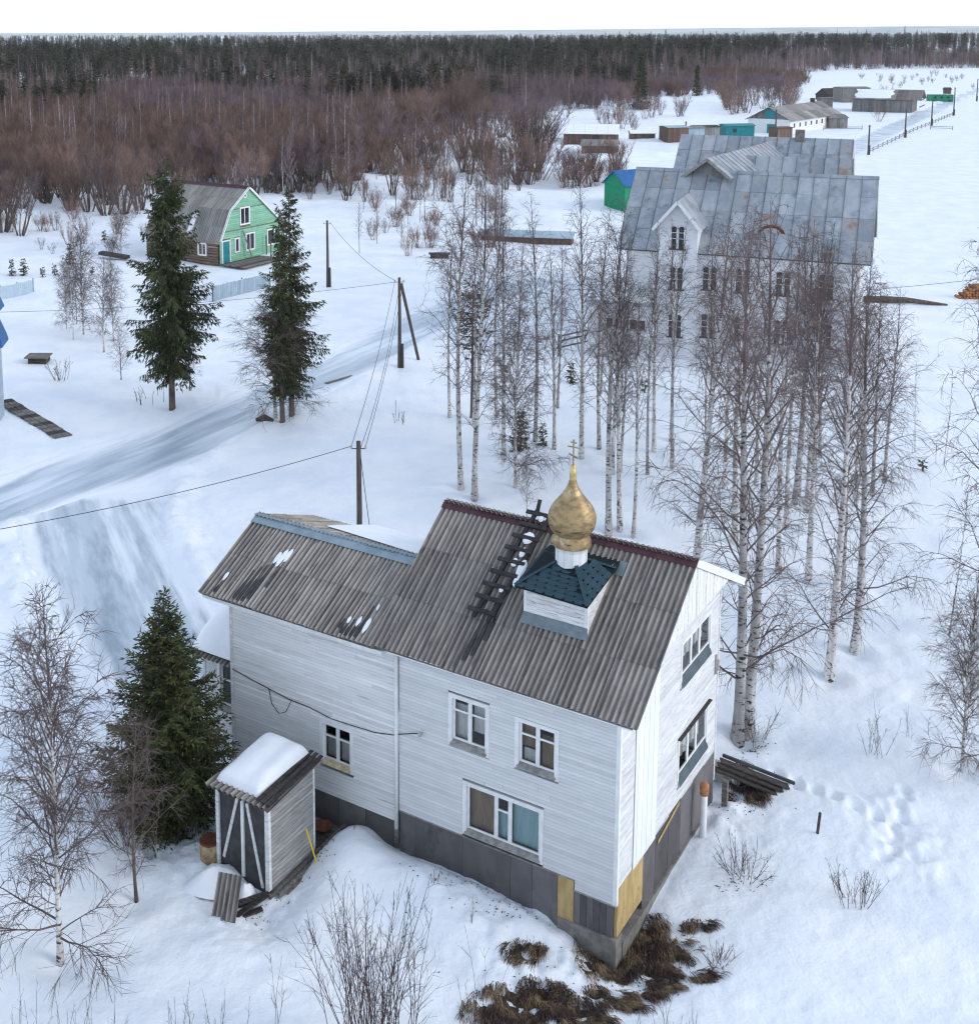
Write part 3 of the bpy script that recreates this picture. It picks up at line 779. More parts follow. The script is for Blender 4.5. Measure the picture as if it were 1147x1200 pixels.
window(house, front_m(W2[0], W2[2]), 1.21, 1.36, (1, 1), rows=(.70, .70), curtains=((0, .46, .35, 1, 'curtain_brown'), (.05, .42, 0, .3, 'curtain_white'), (.55, 1, 0, .75, 'curtain_brown')))
window(house, front_m(W3[0], W3[2]), 2.31, 1.49, (.40, .19, .41), rows=(None, .68, None),
       curtains=((0, .385, 0, 1, 'curtain_brown'), (.40, .57, 0, .62, 'curtain_teal'), (.60, 1, .02, 1, 'curtain_teal')))
w4 = window(house, front_m(W4[0], W4[2]), 1.14, 1.33, (1, 1), rows=(.66, .66), sill='cream', pointed=True, curtains=((0, .48, 0, .62, 'curtain_white'), (.53, 1, 0, .62, 'curtain_white')))
w4['label'] = 'window with pointed head board and yellowed sill'
window(house, side_m(UW[0], UW[2]), 2.33, 1.29, (.33, .30, .37), casing=.09, band=.17, sill='teal_sill', depth=0.05, curtains=((.05, .95, .3, 1, 'curtain_white'),))
window(house, side_m(LW[0], LW[2]), 2.33, 1.38, (.33, .30, .37), casing=.09, band=.17, sill='teal_sill', depth=0.05, curtains=((.05, .95, .2, 1, 'curtain_white'),))
mb = MB(); mb.beam((0.06, LW[0] - .05, LW[3] + .03), (0.06, LW[1] + .05, LW[3] + .03), 0.12, 0.025); mb.build('drip_board', M['darkwood'], house)

# projecting gable triangle with vertical boards
ped = MB()
py0, py1, pz = 1.50, 6.25, 7.22
ped.prism([(py0, pz), (py1, pz), (py1, roof_z(py1) - .09), (RIDGE_Y, RIDGE_Z - .11), (py0 + .08, roof_z(py0 + .08) - .09)], 'x', 0.03, 0.452)
pedo = ped.build('gable_hood', M['white'], house)
n = 34
for i in range(n):
    y = py0 + .1 + (py1 - py0 - .2) * i / n; w_ = (py1 - py0 - .2) / n
    ym = y + w_ / 2
    m_ = MB(); zt = min(roof_z(y), roof_z(y + w_)) - 0.10
    if zt < pz + .03: continue
    m_.box(0.453, 0.466 + .004 * (i % 2), y + .004, y + w_ - .004, pz - .02, zt, random.random())
    m_.build('board', M['white_worn' if i % 5 == 0 else 'white'], pedo)
mb = MB()
mb.beam((0.50, RIDGE_Y - .02, RIDGE_Z - .02), (0.50, 7.55, roof_z(7.55) - .0), 0.05, 0.20); mb.build('bargeboard', M['white_clean'], house)
mb = MB(); mb.beam((0.2, 7.0, roof_z(7.0) - .14), (0.2, 7.5, roof_z(7.5) - .14), 0.5, 0.03); mb.build('soffit', M['white_worn'], house)

# roof: every slate sheet its own piece
roof = empty('roof', (0, 0, 0), 0, house)
def sheet_mesh(w, l, waves, name='slate_sheet', amp=0.031, per=6, thick=0.012):
    """corrugated sheet, x across 0..w, y up the slope 0..l, waves in x"""
    mb = MB(); n = waves * per
    rows = []
    for yv, dz in ((0, -thick), (0, 0), (l, 0)):
        r = []
        for i in range(n + 1):
            x = w * i / n
            r.append(len(mb.v)); mb.v.append((x, yv, amp * math.cos(2 * math.pi * i / per) + dz))
        rows.append(r)
    for k in range(2):
        for i in range(n):
            mb.f.append((rows[k][i], rows[k][i + 1], rows[k + 1][i + 1], rows[k + 1][i]))
            mb.t.append((0.56 + 0.12 * math.sin((i // per) * 12.9898 * 3.1) + 0.55 * math.cos(2 * math.pi * (i + .5) / per)) if k else -0.2); mb.m.append(0)  # wave shading put into the tone: crests lighter, troughs and lower lip darker
    return mb
def slope_rot(s): return math.atan(s)
def lay_sheets(x0, x1, y0, z0, slope, length, cols, courses, mat, name='slate_sheet', lap=0.13, skip=(), amp=0.031, waves=7, parent=roof, rear=False, jitter=0.02, lift=0.0):
    w = (x1 - x0) / cols; sl = length / courses
    me = sheet_mesh(w + 0.05, sl + lap, waves, amp=amp).mesh(name, mat, smooth=False)
    ang = slope_rot(slope)
    for j in range(courses):
        for i in range(cols):
            if (i, j) in skip: continue
            d = j * sl - (0.0 if j == 0 else 0.02)
            dz = 0.012 * j + 0.004 * (i % 2) + lift
            jit = random.uniform(-jitter, jitter)
            dd = d + jit
            if rear:
                o = put(name, me, parent, (x0 + (i + 1) * w, y0 - dd * math.cos(ang), z0 + dd * math.sin(ang) + dz), (0, 0, 0))
                o.rotation_euler = (ang, random.uniform(-.003, .003), math.pi)
            else:
                o = put(name, me, parent, (x0 + i * w, y0 + dd * math.cos(ang), z0 + dd * math.sin(ang) + dz))
                o.rotation_euler = (ang, random.uniform(-.003, .003), random.uniform(-.002, .002))
L1 = math.hypot(RIDGE_Y - EY, RIDGE_Z - EZ)
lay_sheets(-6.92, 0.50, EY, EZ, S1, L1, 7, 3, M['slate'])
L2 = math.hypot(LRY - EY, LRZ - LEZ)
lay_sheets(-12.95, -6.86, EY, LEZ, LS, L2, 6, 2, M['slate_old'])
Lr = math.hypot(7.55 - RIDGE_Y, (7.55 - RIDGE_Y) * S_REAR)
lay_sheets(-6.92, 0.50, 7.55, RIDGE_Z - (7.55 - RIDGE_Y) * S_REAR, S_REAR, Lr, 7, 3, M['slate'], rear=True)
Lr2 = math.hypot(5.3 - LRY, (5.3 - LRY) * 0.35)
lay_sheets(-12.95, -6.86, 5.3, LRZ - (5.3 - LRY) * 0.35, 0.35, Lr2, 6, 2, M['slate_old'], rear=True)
# decking under the sheets so that no light gets in
mb = MB()
mb.prism([(EY + .06, EZ - .04), (RIDGE_Y, RIDGE_Z - .05), (7.5, roof_z(7.5) - .05), (7.5, roof_z(7.5) - .09), (RIDGE_Y, RIDGE_Z - .09), (EY + .06, EZ - .08)], 'x', -6.85, 0.40)
mb.prism([(EY + .06, LEZ - .04), (LRY, LRZ - .05), (5.25, LRZ - 2.85 * .35 - .05), (5.25, LRZ - 2.85 * .35 - .09), (LRY, LRZ - .09), (EY + .06, LEZ - .08)], 'x', -12.88, -6.9)
mb.build('roof_deck', M['oldwood'], house)
# ridge caps
def ridge_cap(x0, x1, y, z, s1, s2, wd, mat, wd2=None):
    wd2 = wd2 or wd
    n = max(1, round((x1 - x0) / 2.0))
    for i in range(n):
        a = x0 + (x1 - x0) * i / n; b = x0 + (x1 - x0) * (i + 1) / n + (0.04 if i < n - 1 else 0)
        m_ = MB(); h = 0.062 + .004 * (i % 2)
        pr = [(y - wd, z - wd * s1 + h), (y, z + h + .02), (y + wd2, z - wd2 * s2 + h), (y + wd2, z - wd2 * s2 + h - .008), (y, z + h + .005), (y - wd, z - wd * s1 + h - .008)]
        m_.prism(pr, 'x', a, b)
        m_.build('ridge_cap', mat, roof)
ridge_cap(-6.95, 0.53, RIDGE_Y, RIDGE_Z, S1, S_REAR, 0.20, M['maroon'])
ridge_cap(-12.97, -6.88, LRY, LRZ, LS, .35, 0.30, M['blueflash'], 0.2)
# dark wet streaks along the waves below melting snow
def streak(x, y0, y1, s, ez, w=0.10, nm='wet_streak'):
    m_ = MB(); n = 4
    m = []
    for k in range(9):
        t = k / 8; yy = y0 + (y1 - y0) * t
        ww = w * (0.35 + 0.65 * math.sin(math.pi * min(1, t * 1.3 + .18)) ** .6) * random.uniform(.8, 1.1)
        for i in range(n + 1):
            u_ = (i / n - .5) * ww
            m_.v.append((x + u_ + (yy - y0) * 0.0, yy, ez + (yy - EY) * s + 0.016 + 0.021 * (2 * abs(u_) / 0.15) ** 1.5))
    for k in range(8):
        for i in range(n):
            q = k * (n + 1) + i
            m_.f.append((q, q + 1, q + n + 2, q + n + 1)); m_.t.append(.5); m_.m.append(0)
    return m_.build(nm, M['wet'], house, smooth=True)
wv_l = 6.09 / 6 / 7; wv_m = 7.42 / 7 / 7
def trough(x, x0, wv): return x0 + (math.floor((x - x0) / wv) + 0.5) * wv
for x, y0, y1 in ((-11.75, -.2, .75), (-11.58, -.22, .9), (-11.42, -.2, 1.0), (-11.24, -.1, 1.15), (-11.06, .35, 1.3), (-12.45, -.2, .2), (-7.95, -.22, .1), (-7.8, -.24, .25), (-7.62, -.22, .4), (-7.46, -.2, .75), (-8.1, -.1, .2)):
    streak(trough(x, -12.95, wv_l), y0, y1, LS, LEZ + .014, 0.115)
for x, y0, y1 in ((-4.22, -.05, 1.2), (-4.08, .1, 1.4), (-3.92, .5, 1.5)):
    streak(trough(x, -6.92, wv_m), y0, y1, S1, EZ + .02, 0.125)

# cupola with its shingled hood, drum, onion dome and cross
BX0, BX1, BY0, BY1, BZ = -3.20, -1.48, 1.25, 2.95, 7.98
HS = 0.33                                   # the sides of the box rise towards the ridge
def bclip(z): return (BY0 if z < BZ else BY0 + (z - BZ) / HS), BY1
cup = MB()
siding(cup, (0, BY0, 0), (1, 0, 0), (0, -1, 0), BX0, BX1, roof_z(BY0) + .2, BZ, step=.11)
siding(cup, (BX1, 0, 0), (0, 1, 0), (1, 0, 0), BY0, BY1, roof_z(BY0) + .12, BZ + .5, step=.11, clip=bclip)
siding(cup, (BX0, 0, 0), (0, 1, 0), (-1, 0, 0), BY0, BY1, roof_z(BY0) - .05, BZ + .5, step=.11, clip=bclip)
cup.prism([(BY0 + .01, roof_z(BY0) - .1), (BY1, roof_z(BY1) - .1), (BY1, BZ + .5), (BY0 + .01, BZ)], 'x', BX0 + .01, BX1 - .01)
cupola = cup.build('cupola', M['white_worn'], house)
mb = MB(); mb.box(BX1 - .06, BX1 + .028, BY0 - .028, BY0 + .06, roof_z(BY0) + .02, BZ + .02); mb.box(BX0 - .024, BX0 + .05, BY0 - .026, BY0 + .05, roof_z(BY0) + .02, BZ + .02); mb.build('corner_board', M['white'], cupola)
def rz_(y, o=0.05): return EZ + (y - EY) * S1 + o
mb = MB()
mb.box(BX0 - .03, BX1 + .035, BY0 - .036, BY0 - .03, roof_z(BY0) - .02, roof_z(BY0) + .215)
mb.build('flashing', M['flash'], cupola)
mb = MB(); mb.add([(BX0 - .10, BY0 - .15, rz_(BY0 - .15)), (BX1 + .08, BY0 - .15, rz_(BY0 - .15)), (BX1 + .036, BY0 - .037, rz_(BY0) + .01), (BX0 - .03, BY0 - .037, rz_(BY0) + .01)], [(0, 1, 2, 3)])
mb.build('apron', M['flash'], cupola)
mb = MB(); mb.beam((BX1 + .2, BY1 - .25, rz_(BY1 - .25) + .01), (BX1 + .2, BY1 + .1, rz_(BY1 + .1) + .01), .2, .02, up=(0, -S1, 1))
mb.build('flashing', M['flash'], cupola)
mb = MB(); mb.beam((BX0 - .06, BY1 - .35, rz_(BY1 - .35) + .01), (BX0 - .06, BY1 + .1, rz_(BY1 + .1) + .01), .3, .02, up=(0, -S1, 1))
mb.build('flashing', M['flash'], cupola)
AX, AY, AZ = -2.40, 2.25, 8.60
m_ = MB()
ap = [(AX - .24, AY - .24, AZ), (AX + .24, AY - .24, AZ), (AX + .24, AY + .2, AZ), (AX - .24, AY + .2, AZ)]
bs = [(-3.43, 1.10, 8.09), (-1.41, 1.10, 8.03), (-1.32, 2.62, 8.47), (-3.36, 2.55, 8.50), (-1.40, 3.2, 8.49), (-3.36, 3.2, 8.49)]
lo_ = [(x, y, z - .05) for x, y, z in bs]
m_.add(bs + ap + lo_, [(0, 1, 7, 6), (1, 2, 8, 7), (2, 3, 9, 8), (3, 0, 6, 9), (6, 7, 8, 9), (2, 4, 5, 3), (10, 11, 1, 0), (11, 12, 2, 1), (12, 14, 4, 2), (14, 15, 5, 4), (15, 13, 3, 5), (13, 10, 0, 3), (13, 12, 11, 10), (13, 15, 14, 12)])
m_.build('hood', M['shingle_gap'], cupola)
tab = MB()
tw, tl = 0.27, 0.158
tab.add([(-tw * .5, tl, .002), (-tw * .5, tl * .42, .007), (-tw * .30, 0, .009), (tw * .30, 0, .009), (tw * .5, tl * .42, .007), (tw * .5, tl, .002),
         (-tw * .30, 0, 0), (tw * .30, 0, 0), (-tw * .5, tl * .42, 0), (tw * .5, tl * .42, 0)],
        [(0, 1, 2, 3, 4, 5), (2, 6, 7, 3), (1, 8, 6, 2), (3, 7, 9, 4)])
tabme = tab.mesh('shingle', M['shingle'])
def shingle_face(a, b, c, d):
    """a-b is the lower edge, c-d the upper (c above b, d above a)"""
    a, b, c, d = map(Vector, (a, b, c, d))
    ex = (b - a).normalized(); nn = ex.cross(d - a).normalized(); ey = nn.cross(ex)
    H_ = (d - a).dot(ey); rows = int(H_ / 0.15)
    for r in range(rows + 2):
        y = r * 0.15 - 0.008
        t = max(0, y + .03) / H_
        l = (a + (d - a) * t - a).dot(ex); rr = (b + (c - b) * t - a).dot(ex)
        x = l + (tw * .95 if r % 2 else tw * 0.45)
        while x < rr - tw * .45:
            P = a + ex * x + ey * y + nn * 0.004
            mt = Matrix((ex, ey, nn)).transposed().to_4x4(); mt.translation = P
            o = put('shingle', tabme, cupola); o.matrix_local = mt
            x += tw * 1.005
shingle_face(bs[0], bs[1], ap[1], ap[0]); shingle_face(bs[1], bs[2], ap[2], ap[1]); shingle_face(bs[3], bs[0], ap[0], ap[3])
for q, e_ in ((1, 1), (0, 0), (2, 2)):
    m_ = MB(); m_.beam(Vector(bs[q]) + Vector((0, 0, .02)), Vector(ap[q]) + Vector((0, 0, .03)), .10, .012); m_.build('hip_shingle', M['shingle'], cupola)
DZ = 0.11
dr = MB(); n = 12
for i in range(n):
    a0, a1 = 2 * math.pi * i / n + .012, 2 * math.pi * (i + 1) / n - .012
    pts = []
    for r, z in ((.41, 8.36), (.41, 9.0), (.44, 9.08), (.51, 9.17)):
        for aa in (a0, a1):
            pts.append((AX + r * math.cos(aa), AY + r * math.sin(aa), z - DZ))
    dr.add(pts, [(0, 1, 3, 2), (2, 3, 5, 4), (4, 5, 7, 6)], random.random())
dr.lathe([(.40, 8.34), (.40, 9.0), (.43, 9.08), (.50, 9.17), (0.0, 9.17)], (AX, AY, -DZ), 24)
dr.build('drum', M['white'], cupola)
gp_ = [(.50, 9.13), (.515, 9.20), (.49, 9.30), (.44, 9.40), (.44, 9.43), (.52, 9.50), (.585, 9.60), (.62, 9.74), (.625, 9.86), (.605, 9.98), (.555, 10.10), (.475, 10.22), (.375, 10.34), (.285, 10.45), (.21, 10.56), (.155, 10.66), (.115, 10.76), (.09, 10.86)]
gp_ = [(r_ * .99, z_ - DZ) for r_, z_ in gp_]
mb = MB(); mb.lathe(gp_, (AX, AY, 0), 28); mb.build('onion_dome', M['gold'], cupola, smooth=True)
mb = MB(); mb.lathe([(.09, 10.84), (.085, 11.0), (.095, 11.03), (.08, 11.06), (.075, 11.2), (.05, 11.25), (0, 11.26)], (AX, AY, -DZ), 16); mb.build('dome_neck', M['gold_pale'], cupola, smooth=True)
mb = MB()
for aa, zz, wd in ((-1.2, 9.66, .5), (-.75, 9.60, .22), (-1.9, 9.62, .3), (-.3, 9.7, .2), (-2.3, 9.72, .18), (-1.35, 9.28, .25)):
    zz -= DZ
    r = np.interp(zz, [g[1] for g in gp_], [g[0] for g in gp_]) + .004
    for i in range(5):
        a0 = aa + wd * i / 5; a1 = aa + wd * (i + 1) / 5
        mb.add([(AX + r * math.cos(a0), AY + r * math.sin(a0), zz), (AX + r * math.cos(a1), AY + r * math.sin(a1), zz), (AX + r * math.cos(a1), AY + r * math.sin(a1), zz + .016), (AX + r * math.cos(a0), AY + r * math.sin(a0), zz + .016)], [(0, 1, 2, 3)])
mb.build('open_seam', M['shadow_gap'], cupola)
cr = MB()
cr.box(AX - .016, AX + .016, AY - .014, AY + .015, 11.090, 11.810)
cr.box(AX - .17, AX + .17, AY - .012, AY + .012, 11.590, 11.615)
cr.box(AX - .085, AX + .085, AY - .0125, AY + .0125, 11.710, 11.740)
cr.beam((AX - .12, AY, 11.410), (AX + .12, AY, 11.330), 0.024, 0.035)
cr.build('cross', M['bronze'], cupola)

# cable stapled to the wall, insulator
mb = MB()
pts = [(-11.95, 3.83), (-11.2, 3.70), (-10.6, 3.62), (-9.9, 3.52), (-9.2, 3.50), (-8.4, 3.40), (-7.8, 3.42), (-7.0, 3.46), (-6.4, 3.58), (-5.9, 3.78), (-5.5, 3.92)]
mb.tube([(x, -.045, z) for x, z in pts], 0.012, 4)
mb.tube([(-10.6, -.046, 3.62), (-10.5, -.05, 3.2), (-10.25, -.05, 2.98), (-10.0, -.05, 3.1), (-9.8, -.046, 3.5)], 0.010, 4)
mb.build('wall_cable', M['wire'], house)
mb = MB(); mb.tube([(-5.48, -.02, 3.92), (-5.48, -.16, 3.92)], .02, 6); mb.lathe([(.02, -.05), (.055, -.04), (.04, 0), (.06, .03), (.02, .06), (0, .06)], (-5.48, -.16, 3.95), 8)
mb.build('insulator', M['ceramic'], house, smooth=True)
mb = MB()
for k in range(3): mb.lathe([(.0, -.05), (.05, -.03), (.035, .02), (.05, .04), (0, .06)], (.10, 6.75, 4.25 + k * .12), 8)
mb.box(.02, .08, 6.70, 6.80, 4.1, 4.65)
mb.build('insulator', M['ceramic'], house, smooth=True)

# porch on the left end with its snow laden roof
pb = MB()
siding(pb, (0, .9, 0), (1, 0, 0), (0, -1, 0), -13.85, -12.03, .6, 3.3, holes=[(-13.36, -12.70, 1.72, 3.28)])
siding(pb, (-13.9, 0, 0), (0, 1, 0), (-1, 0, 0), .9, 4.0, .6, 3.6)
porch = pb.build('porch', M['siding'], house)
window(porch, Matrix.Translation((-13.36, .9, 1.72)) @ Matrix(((1, 0, 0, 0), (0, -1, 0, 0), (0, 0, 1, 0), (0, 0, 0, 1))), .66, 1.56, (1,), rows=(.62,), casing=.10)
mb = MB(); mb.box(-13.92, -13.83, .865, .93, .6, 3.3); mb.build('corner_board', M['white_worn'], porch)
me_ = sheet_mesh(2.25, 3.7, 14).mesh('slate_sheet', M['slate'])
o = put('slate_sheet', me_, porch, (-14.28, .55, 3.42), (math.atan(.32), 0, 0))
mb = MB(); nU, nV = 18, 22
for i in range(nU + 1):
    for j in range(nV + 1):
        u_, v_ = i / nU * 2 - 1, j / nV * 2 - 1
        hgt = (max(0, 1 - abs(u_) ** 4) ** .5) * (max(0, 1 - abs(v_) ** 4) ** .5)
        y = .68 + (v_ + 1) / 2 * 3.5
        x = -14.2 + (u_ + 1) / 2 * 2.17
        mb.v.append((x, y, 3.47 + (y - .55) * .32 + .03 + 0.75 * hgt * (1 + .15 * mnoise.noise(Vector((x * .8, y * .8, 1))))))
for i in range(nU):
    for j in range(nV):
        q = i * (nV + 1) + j
        mb.f.append((q, q + nV + 1, q + nV + 2, q + 1)); mb.t.append(.5); mb.m.append(0)
mb.build('porch_snow', M['snow_cap'], smooth=True, loc=(HO[0], HO[1], 0), rot=(0, 0, HROT), kind='stuff', label='thick snow lying on the porch roof')

def on_house(o):
    o.location = (HO[0], HO[1], 0); o.rotation_euler = (0, 0, HROT); return o

def snow_lump(name, outline, zfun, h, label, res=14, mat='snow_cap', seed=0):
    """a lump of snow over an outline (list of x,y) lying on zfun(x,y), in the house frame"""
    cx = sum(p[0] for p in outline) / len(outline); cy = sum(p[1] for p in outline) / len(outline)
    mb = MB(); n = len(outline); R = 6
    for r in range(R + 1):
        f = 1 - (r / R)
        for k, (x, y) in enumerate(outline):
            xx = cx + (x - cx) * f; yy = cy + (y - cy) * f
            mb.v.append((xx, yy, zfun(xx, yy) + h * (1 - f ** 4) ** .5 + (h * .25 * mnoise.noise(Vector((xx * 4, yy * 4, seed))) if r else 0)))
    for r in range(R):
        for k in range(n):
            mb.f.append((r * n + k, r * n + (k + 1) % n, (r + 1) * n + (k + 1) % n, (r + 1) * n + k)); mb.t.append(.5); mb.m.append(0)
    return on_house(mb.build(name, M[mat], smooth=True, kind='stuff', label=label))
def blob(cx, cy, rx, ry, n=14, seed=0, wob=.28):
    return [(cx + rx * math.cos(2 * math.pi * k / n) * (1 + wob * mnoise.noise(Vector((k * .9, seed * 3.1, 0)))), cy + ry * math.sin(2 * math.pi * k / n) * (1 + wob * mnoise.noise(Vector((k * .9, seed * 3.1, 5))))) for k in range(n)]
zl = lambda x, y: LEZ + (y - EY) * LS + .035
zm = lambda x, y: EZ + (y - EY) * S1 + .05
for k, (x, y, rx, ry) in enumerate(((-11.32, 1.28, .07, .2), (-11.17, 1.30, .085, .3), (-11.02, 1.42, .08, .22), (-12.4, .33, .05, .14), (-8.02, .18, .05, .1), (-7.72, .22, .055, .14), (-7.4, .18, .07, .26), (-7.32, .72, .03, .1))):
    snow_lump('roof_snow', blob(trough(x, -12.95, wv_l), y, rx, ry, seed=k), zl, .035, 'small scrap of snow on the slate roof of the left block')

mb = MB(); nU, nV = 26, 10
for i in range(nU + 1):
    for j in range(nV + 1):
        u_, v_ = i / nU, j / nV
        x = -11.2 + 4.35 * u_; y = LRY + .22 + (1 - u_) * .9 + 2.6 * v_
        k = min(1, 6 * u_ + .2) * min(1, 5 * v_ + .1) * min(1, 6 * (1 - v_) + .2)
        mb.v.append((x, y, LRZ - (y - LRY) * .35 + .05 + .16 * k * (1 + .4 * mnoise.noise(Vector((x * .9, y * .9, 7))))))
for i in range(nU):
    for j in range(nV):
        q = i * (nV + 1) + j
        mb.f.append((q, q + nV + 1, q + nV + 2, q + 1)); mb.t.append(.5); mb.m.append(0)
on_house(mb.build('roof_snow', M['snow_cap'], smooth=True, kind='stuff', label='snow lying on the rear slope of the left block'))

# roof ladder with snow on its rungs
lad = empty('roof_ladder', (HO[0], HO[1], 0), HROT)
tag(lad, 'dark wooden roof ladder lying on the slate beside the cupola', 'ladder')
def lp(t, s, o=0.10):
    y = 0.95 + t * 2.75; x = -4.28 + t * 0.36 + s
    return (x, y, rz_(y, o))
for s in (-.22, .22):
    m_ = MB(); m_.beam(lp(-.02, s), lp(1.03, s), .10, .08, up=(0, -S1, 1)); m_.build('rail', M['ladderwood'], lad)
for k in range(9):
    t = .02 + k * .118
    m_ = MB(); m_.beam(lp(t, -.46, .18), lp(t + .0, .34, .18), .11, .05, up=(0, -S1, 1)); m_.build('rung', M['ladderwood'], lad)
m_ = MB(); m_.beam(lp(1.02, -.22, .1), lp(1.06, -.22, .3), .08, .08); m_.beam(lp(1.02, .22, .1), lp(1.06, .22, .26), .08, .08); m_.build('hook', M['ladderwood'], lad)
for k, (t, s, rx, ry) in enumerate(((.50, .02, .10, .10), (.60, .08, .09, .12), (.74, .0, .17, .15), (.46, .30, .12, .26), (.36, .36, .10, .16), (.94, .05, .08, .08), (.25, .1, .07, .08))):
    x, y, z = lp(t, s)
    snow_lump('roof_snow', blob(x, y, rx, ry, seed=20 + k), lambda a, b: rz_(b, .14), .06, 'snow caught on the roof ladder')

# ================================================================== the shed and the things round it
SZ = 0.15
shed = empty('shed', (HO[0], HO[1], 0), HROT)
tag(shed, 'small grey board shed with snow capped slate roof beside the house', 'shed')
sx0, sx1, sy0, sy1 = -9.72, -8.01, -3.29, -1.41
m_ = MB(); siding(m_, (sx1, 0, 0), (0, 1, 0), (1, 0, 0), sy0 + .06, sy1 - .03, SZ + .12, 2.84, step=.125, seglen=(1.7, 1.9))
m_.build('side_boards', M['oldwood'], shed, kind='stuff', label='bleached grey side boards').data.materials[0] = pmat('bleached_boards', (0.36, 0.36, 0.355), (0.25, 0.245, 0.235), scale=2.2, stretch=(1, .7, 7), rough=.9, tone=.22, c3=(0.10, .09, .085), s3=3, st3=(1, .7, 10), t3=(.58, .72), bump=.3, bscale=14)
m_ = MB(); m_.box(sx0 + .03, sx1 - .03, sy0 + .03, sy1 - .03, SZ - .2, 2.82); m_.build('door_panel', M['felt'], shed)
m_ = MB(); m_.box(sx1 - .1, sx1 + .03, sy0 - .03, sy0 + .065, SZ, 2.80); m_.build('corner_post', M['white_worn'], shed)
m_ = MB(); m_.box(sx1 - .1, sx1 + .028, sy1 - .05, sy1 + .02, SZ + .3, 2.86); m_.build('corner_post', M['white_worn'], shed)
m_ = MB(); m_.box(sx0 - .02, sx0 + .08, sy0 - .03, sy0 + .06, SZ + .2, 2.76); m_.build('corner_post', M['white_worn'], shed)
cxs = (sx0 + sx1) / 2
m_ = MB(); m_.box(cxs - .04, cxs + .045, sy0 - .02, sy0 + .03, .5, 2.74); m_.build('batten', M['white'], shed)
m_ = MB(); m_.beam((cxs - .14, sy0 + .005, 2.70), (sx0 + .2, sy0 + .005, .8), .03, .08, up=(1, 0, 0)); m_.build('batten', M['white_worn'], shed)
m_ = MB(); m_.beam((cxs + .14, sy0 + .005, 2.66), (sx1 - .22, sy0 + .005, .42), .03, .08, up=(1, 0, 0)); m_.build('batten', M['white_worn'], shed)
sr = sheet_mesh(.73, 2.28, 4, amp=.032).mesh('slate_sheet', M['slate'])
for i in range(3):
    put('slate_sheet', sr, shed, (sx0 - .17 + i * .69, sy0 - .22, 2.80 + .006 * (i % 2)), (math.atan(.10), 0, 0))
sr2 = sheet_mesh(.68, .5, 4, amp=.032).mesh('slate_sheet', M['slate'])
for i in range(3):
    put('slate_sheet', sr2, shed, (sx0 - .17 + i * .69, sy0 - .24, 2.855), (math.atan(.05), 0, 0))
m_ = MB()
for k in range(3): m_.beam((sx1 + .1 - k * .16, sy0 - .15, 2.90 + .02 * k), (sx1 + .1 - k * .16, sy1 + .25, 3.06 + .02 * k), .10, .03, tone=random.random())
m_.build('verge_board', M['darkwood'], shed)
mb = MB(); nU = nV = 26
for i in range(nU + 1):
    for j in range(nV + 1):
        u_, v_ = i / nU * 2 - 1, j / nV * 2 - 1
        x = sx0 + .02 + (u_ + 1) / 2 * 1.42; y = sy0 + .02 + (v_ + 1) / 2 * 2.0
        wob = .10 * mnoise.noise(Vector((u_ * 1.8, v_ * 1.8, 9)))
        h_ = (max(0, 1 - abs(u_) ** 4.2) ** .42) * (max(0, 1 - abs(v_) ** 4.2) ** .42) * (.82 + .18 * v_) + wob * (1 if max(abs(u_), abs(v_)) < 1 else 0)
        x += -.10 * h_ * 0; 
        mb.v.append((x + .06 * v_ , y, 2.86 + (y - sy0) * .1 + .50 * h_ * (.9 + .12 * mnoise.noise(Vector((x * 1.4, y * 1.4, 3))))))
for i in range(nU):
    for j in range(nV):
        q = i * (nV + 1) + j
        mb.f.append((q, q + nV + 1, q + nV + 2, q + 1)); mb.t.append(.5); mb.m.append(0)
on_house(mb.build('shed_snow', M['snow_cap'], smooth=True, kind='stuff', label='thick pillow of snow on the shed roof'))

# planks behind the shed, base boards
deck = empty('plank_walkway', (HO[0], HO[1], 0), HROT)
tag(deck, 'rotting dark plank walkway between shed and house', 'walkway')
for k in range(6):
    m_ = MB(); x = -8.75 + k * .27
    m_.beam((-8.0 - .0 * k, -1.5 + .24 * k, .34 + .012 * (k % 2)), (-9.3, -1.62 + .26 * k, .38 + .012 * (k % 2)), .235, .045, tone=random.random()); m_.build('plank', M['darkwood' if k < 4 else 'oldwood'], deck)
for k in range(4):
    m_ = MB(); m_.beam((-7.92 + .09 * k, -3.4 + .25 * k, .36 - .10 * k), (-7.86 + .09 * k, -.15 - .2 * k, .50 - .07 * k), .07, .13, tone=random.random()); m_.build('base_board', M['oldwood'], deck)
# rusty basin on the walkway
mb = MB(); mb.lathe([(.0, .0), (.2, .0), (.27, .10), (.28, .11), (.24, .09), (.18, .03), (0, .03)], (-8.35, -.55, .42), 16)
tag(on_house(mb.build('basin', M['rust'], smooth=True)), 'rusty brown basin lying on the walkway by the plinth', 'basin')
# barrel
bx_, by_, bz_ = at(247, 1004)
brl = empty('barrel', (bx_, by_, bz_ - .12)); tag(brl, 'squat rusty barrel with a brown lid left of the shed', 'barrel')
mb = MB(); mb.lathe([(.0, .0), (.27, .0), (.285, .14), (.275, .28), (.285, .42), (.27, .55)], n=20); mb.build('barrel_body', M['barrel'], brl, smooth=True)
mb = MB(); mb.lathe([(.285, .55), (.29, .58), (.27, .60), (.2, .585), (0, .58)], n=20); mb.build('lid', M['rust'], brl, smooth=True)
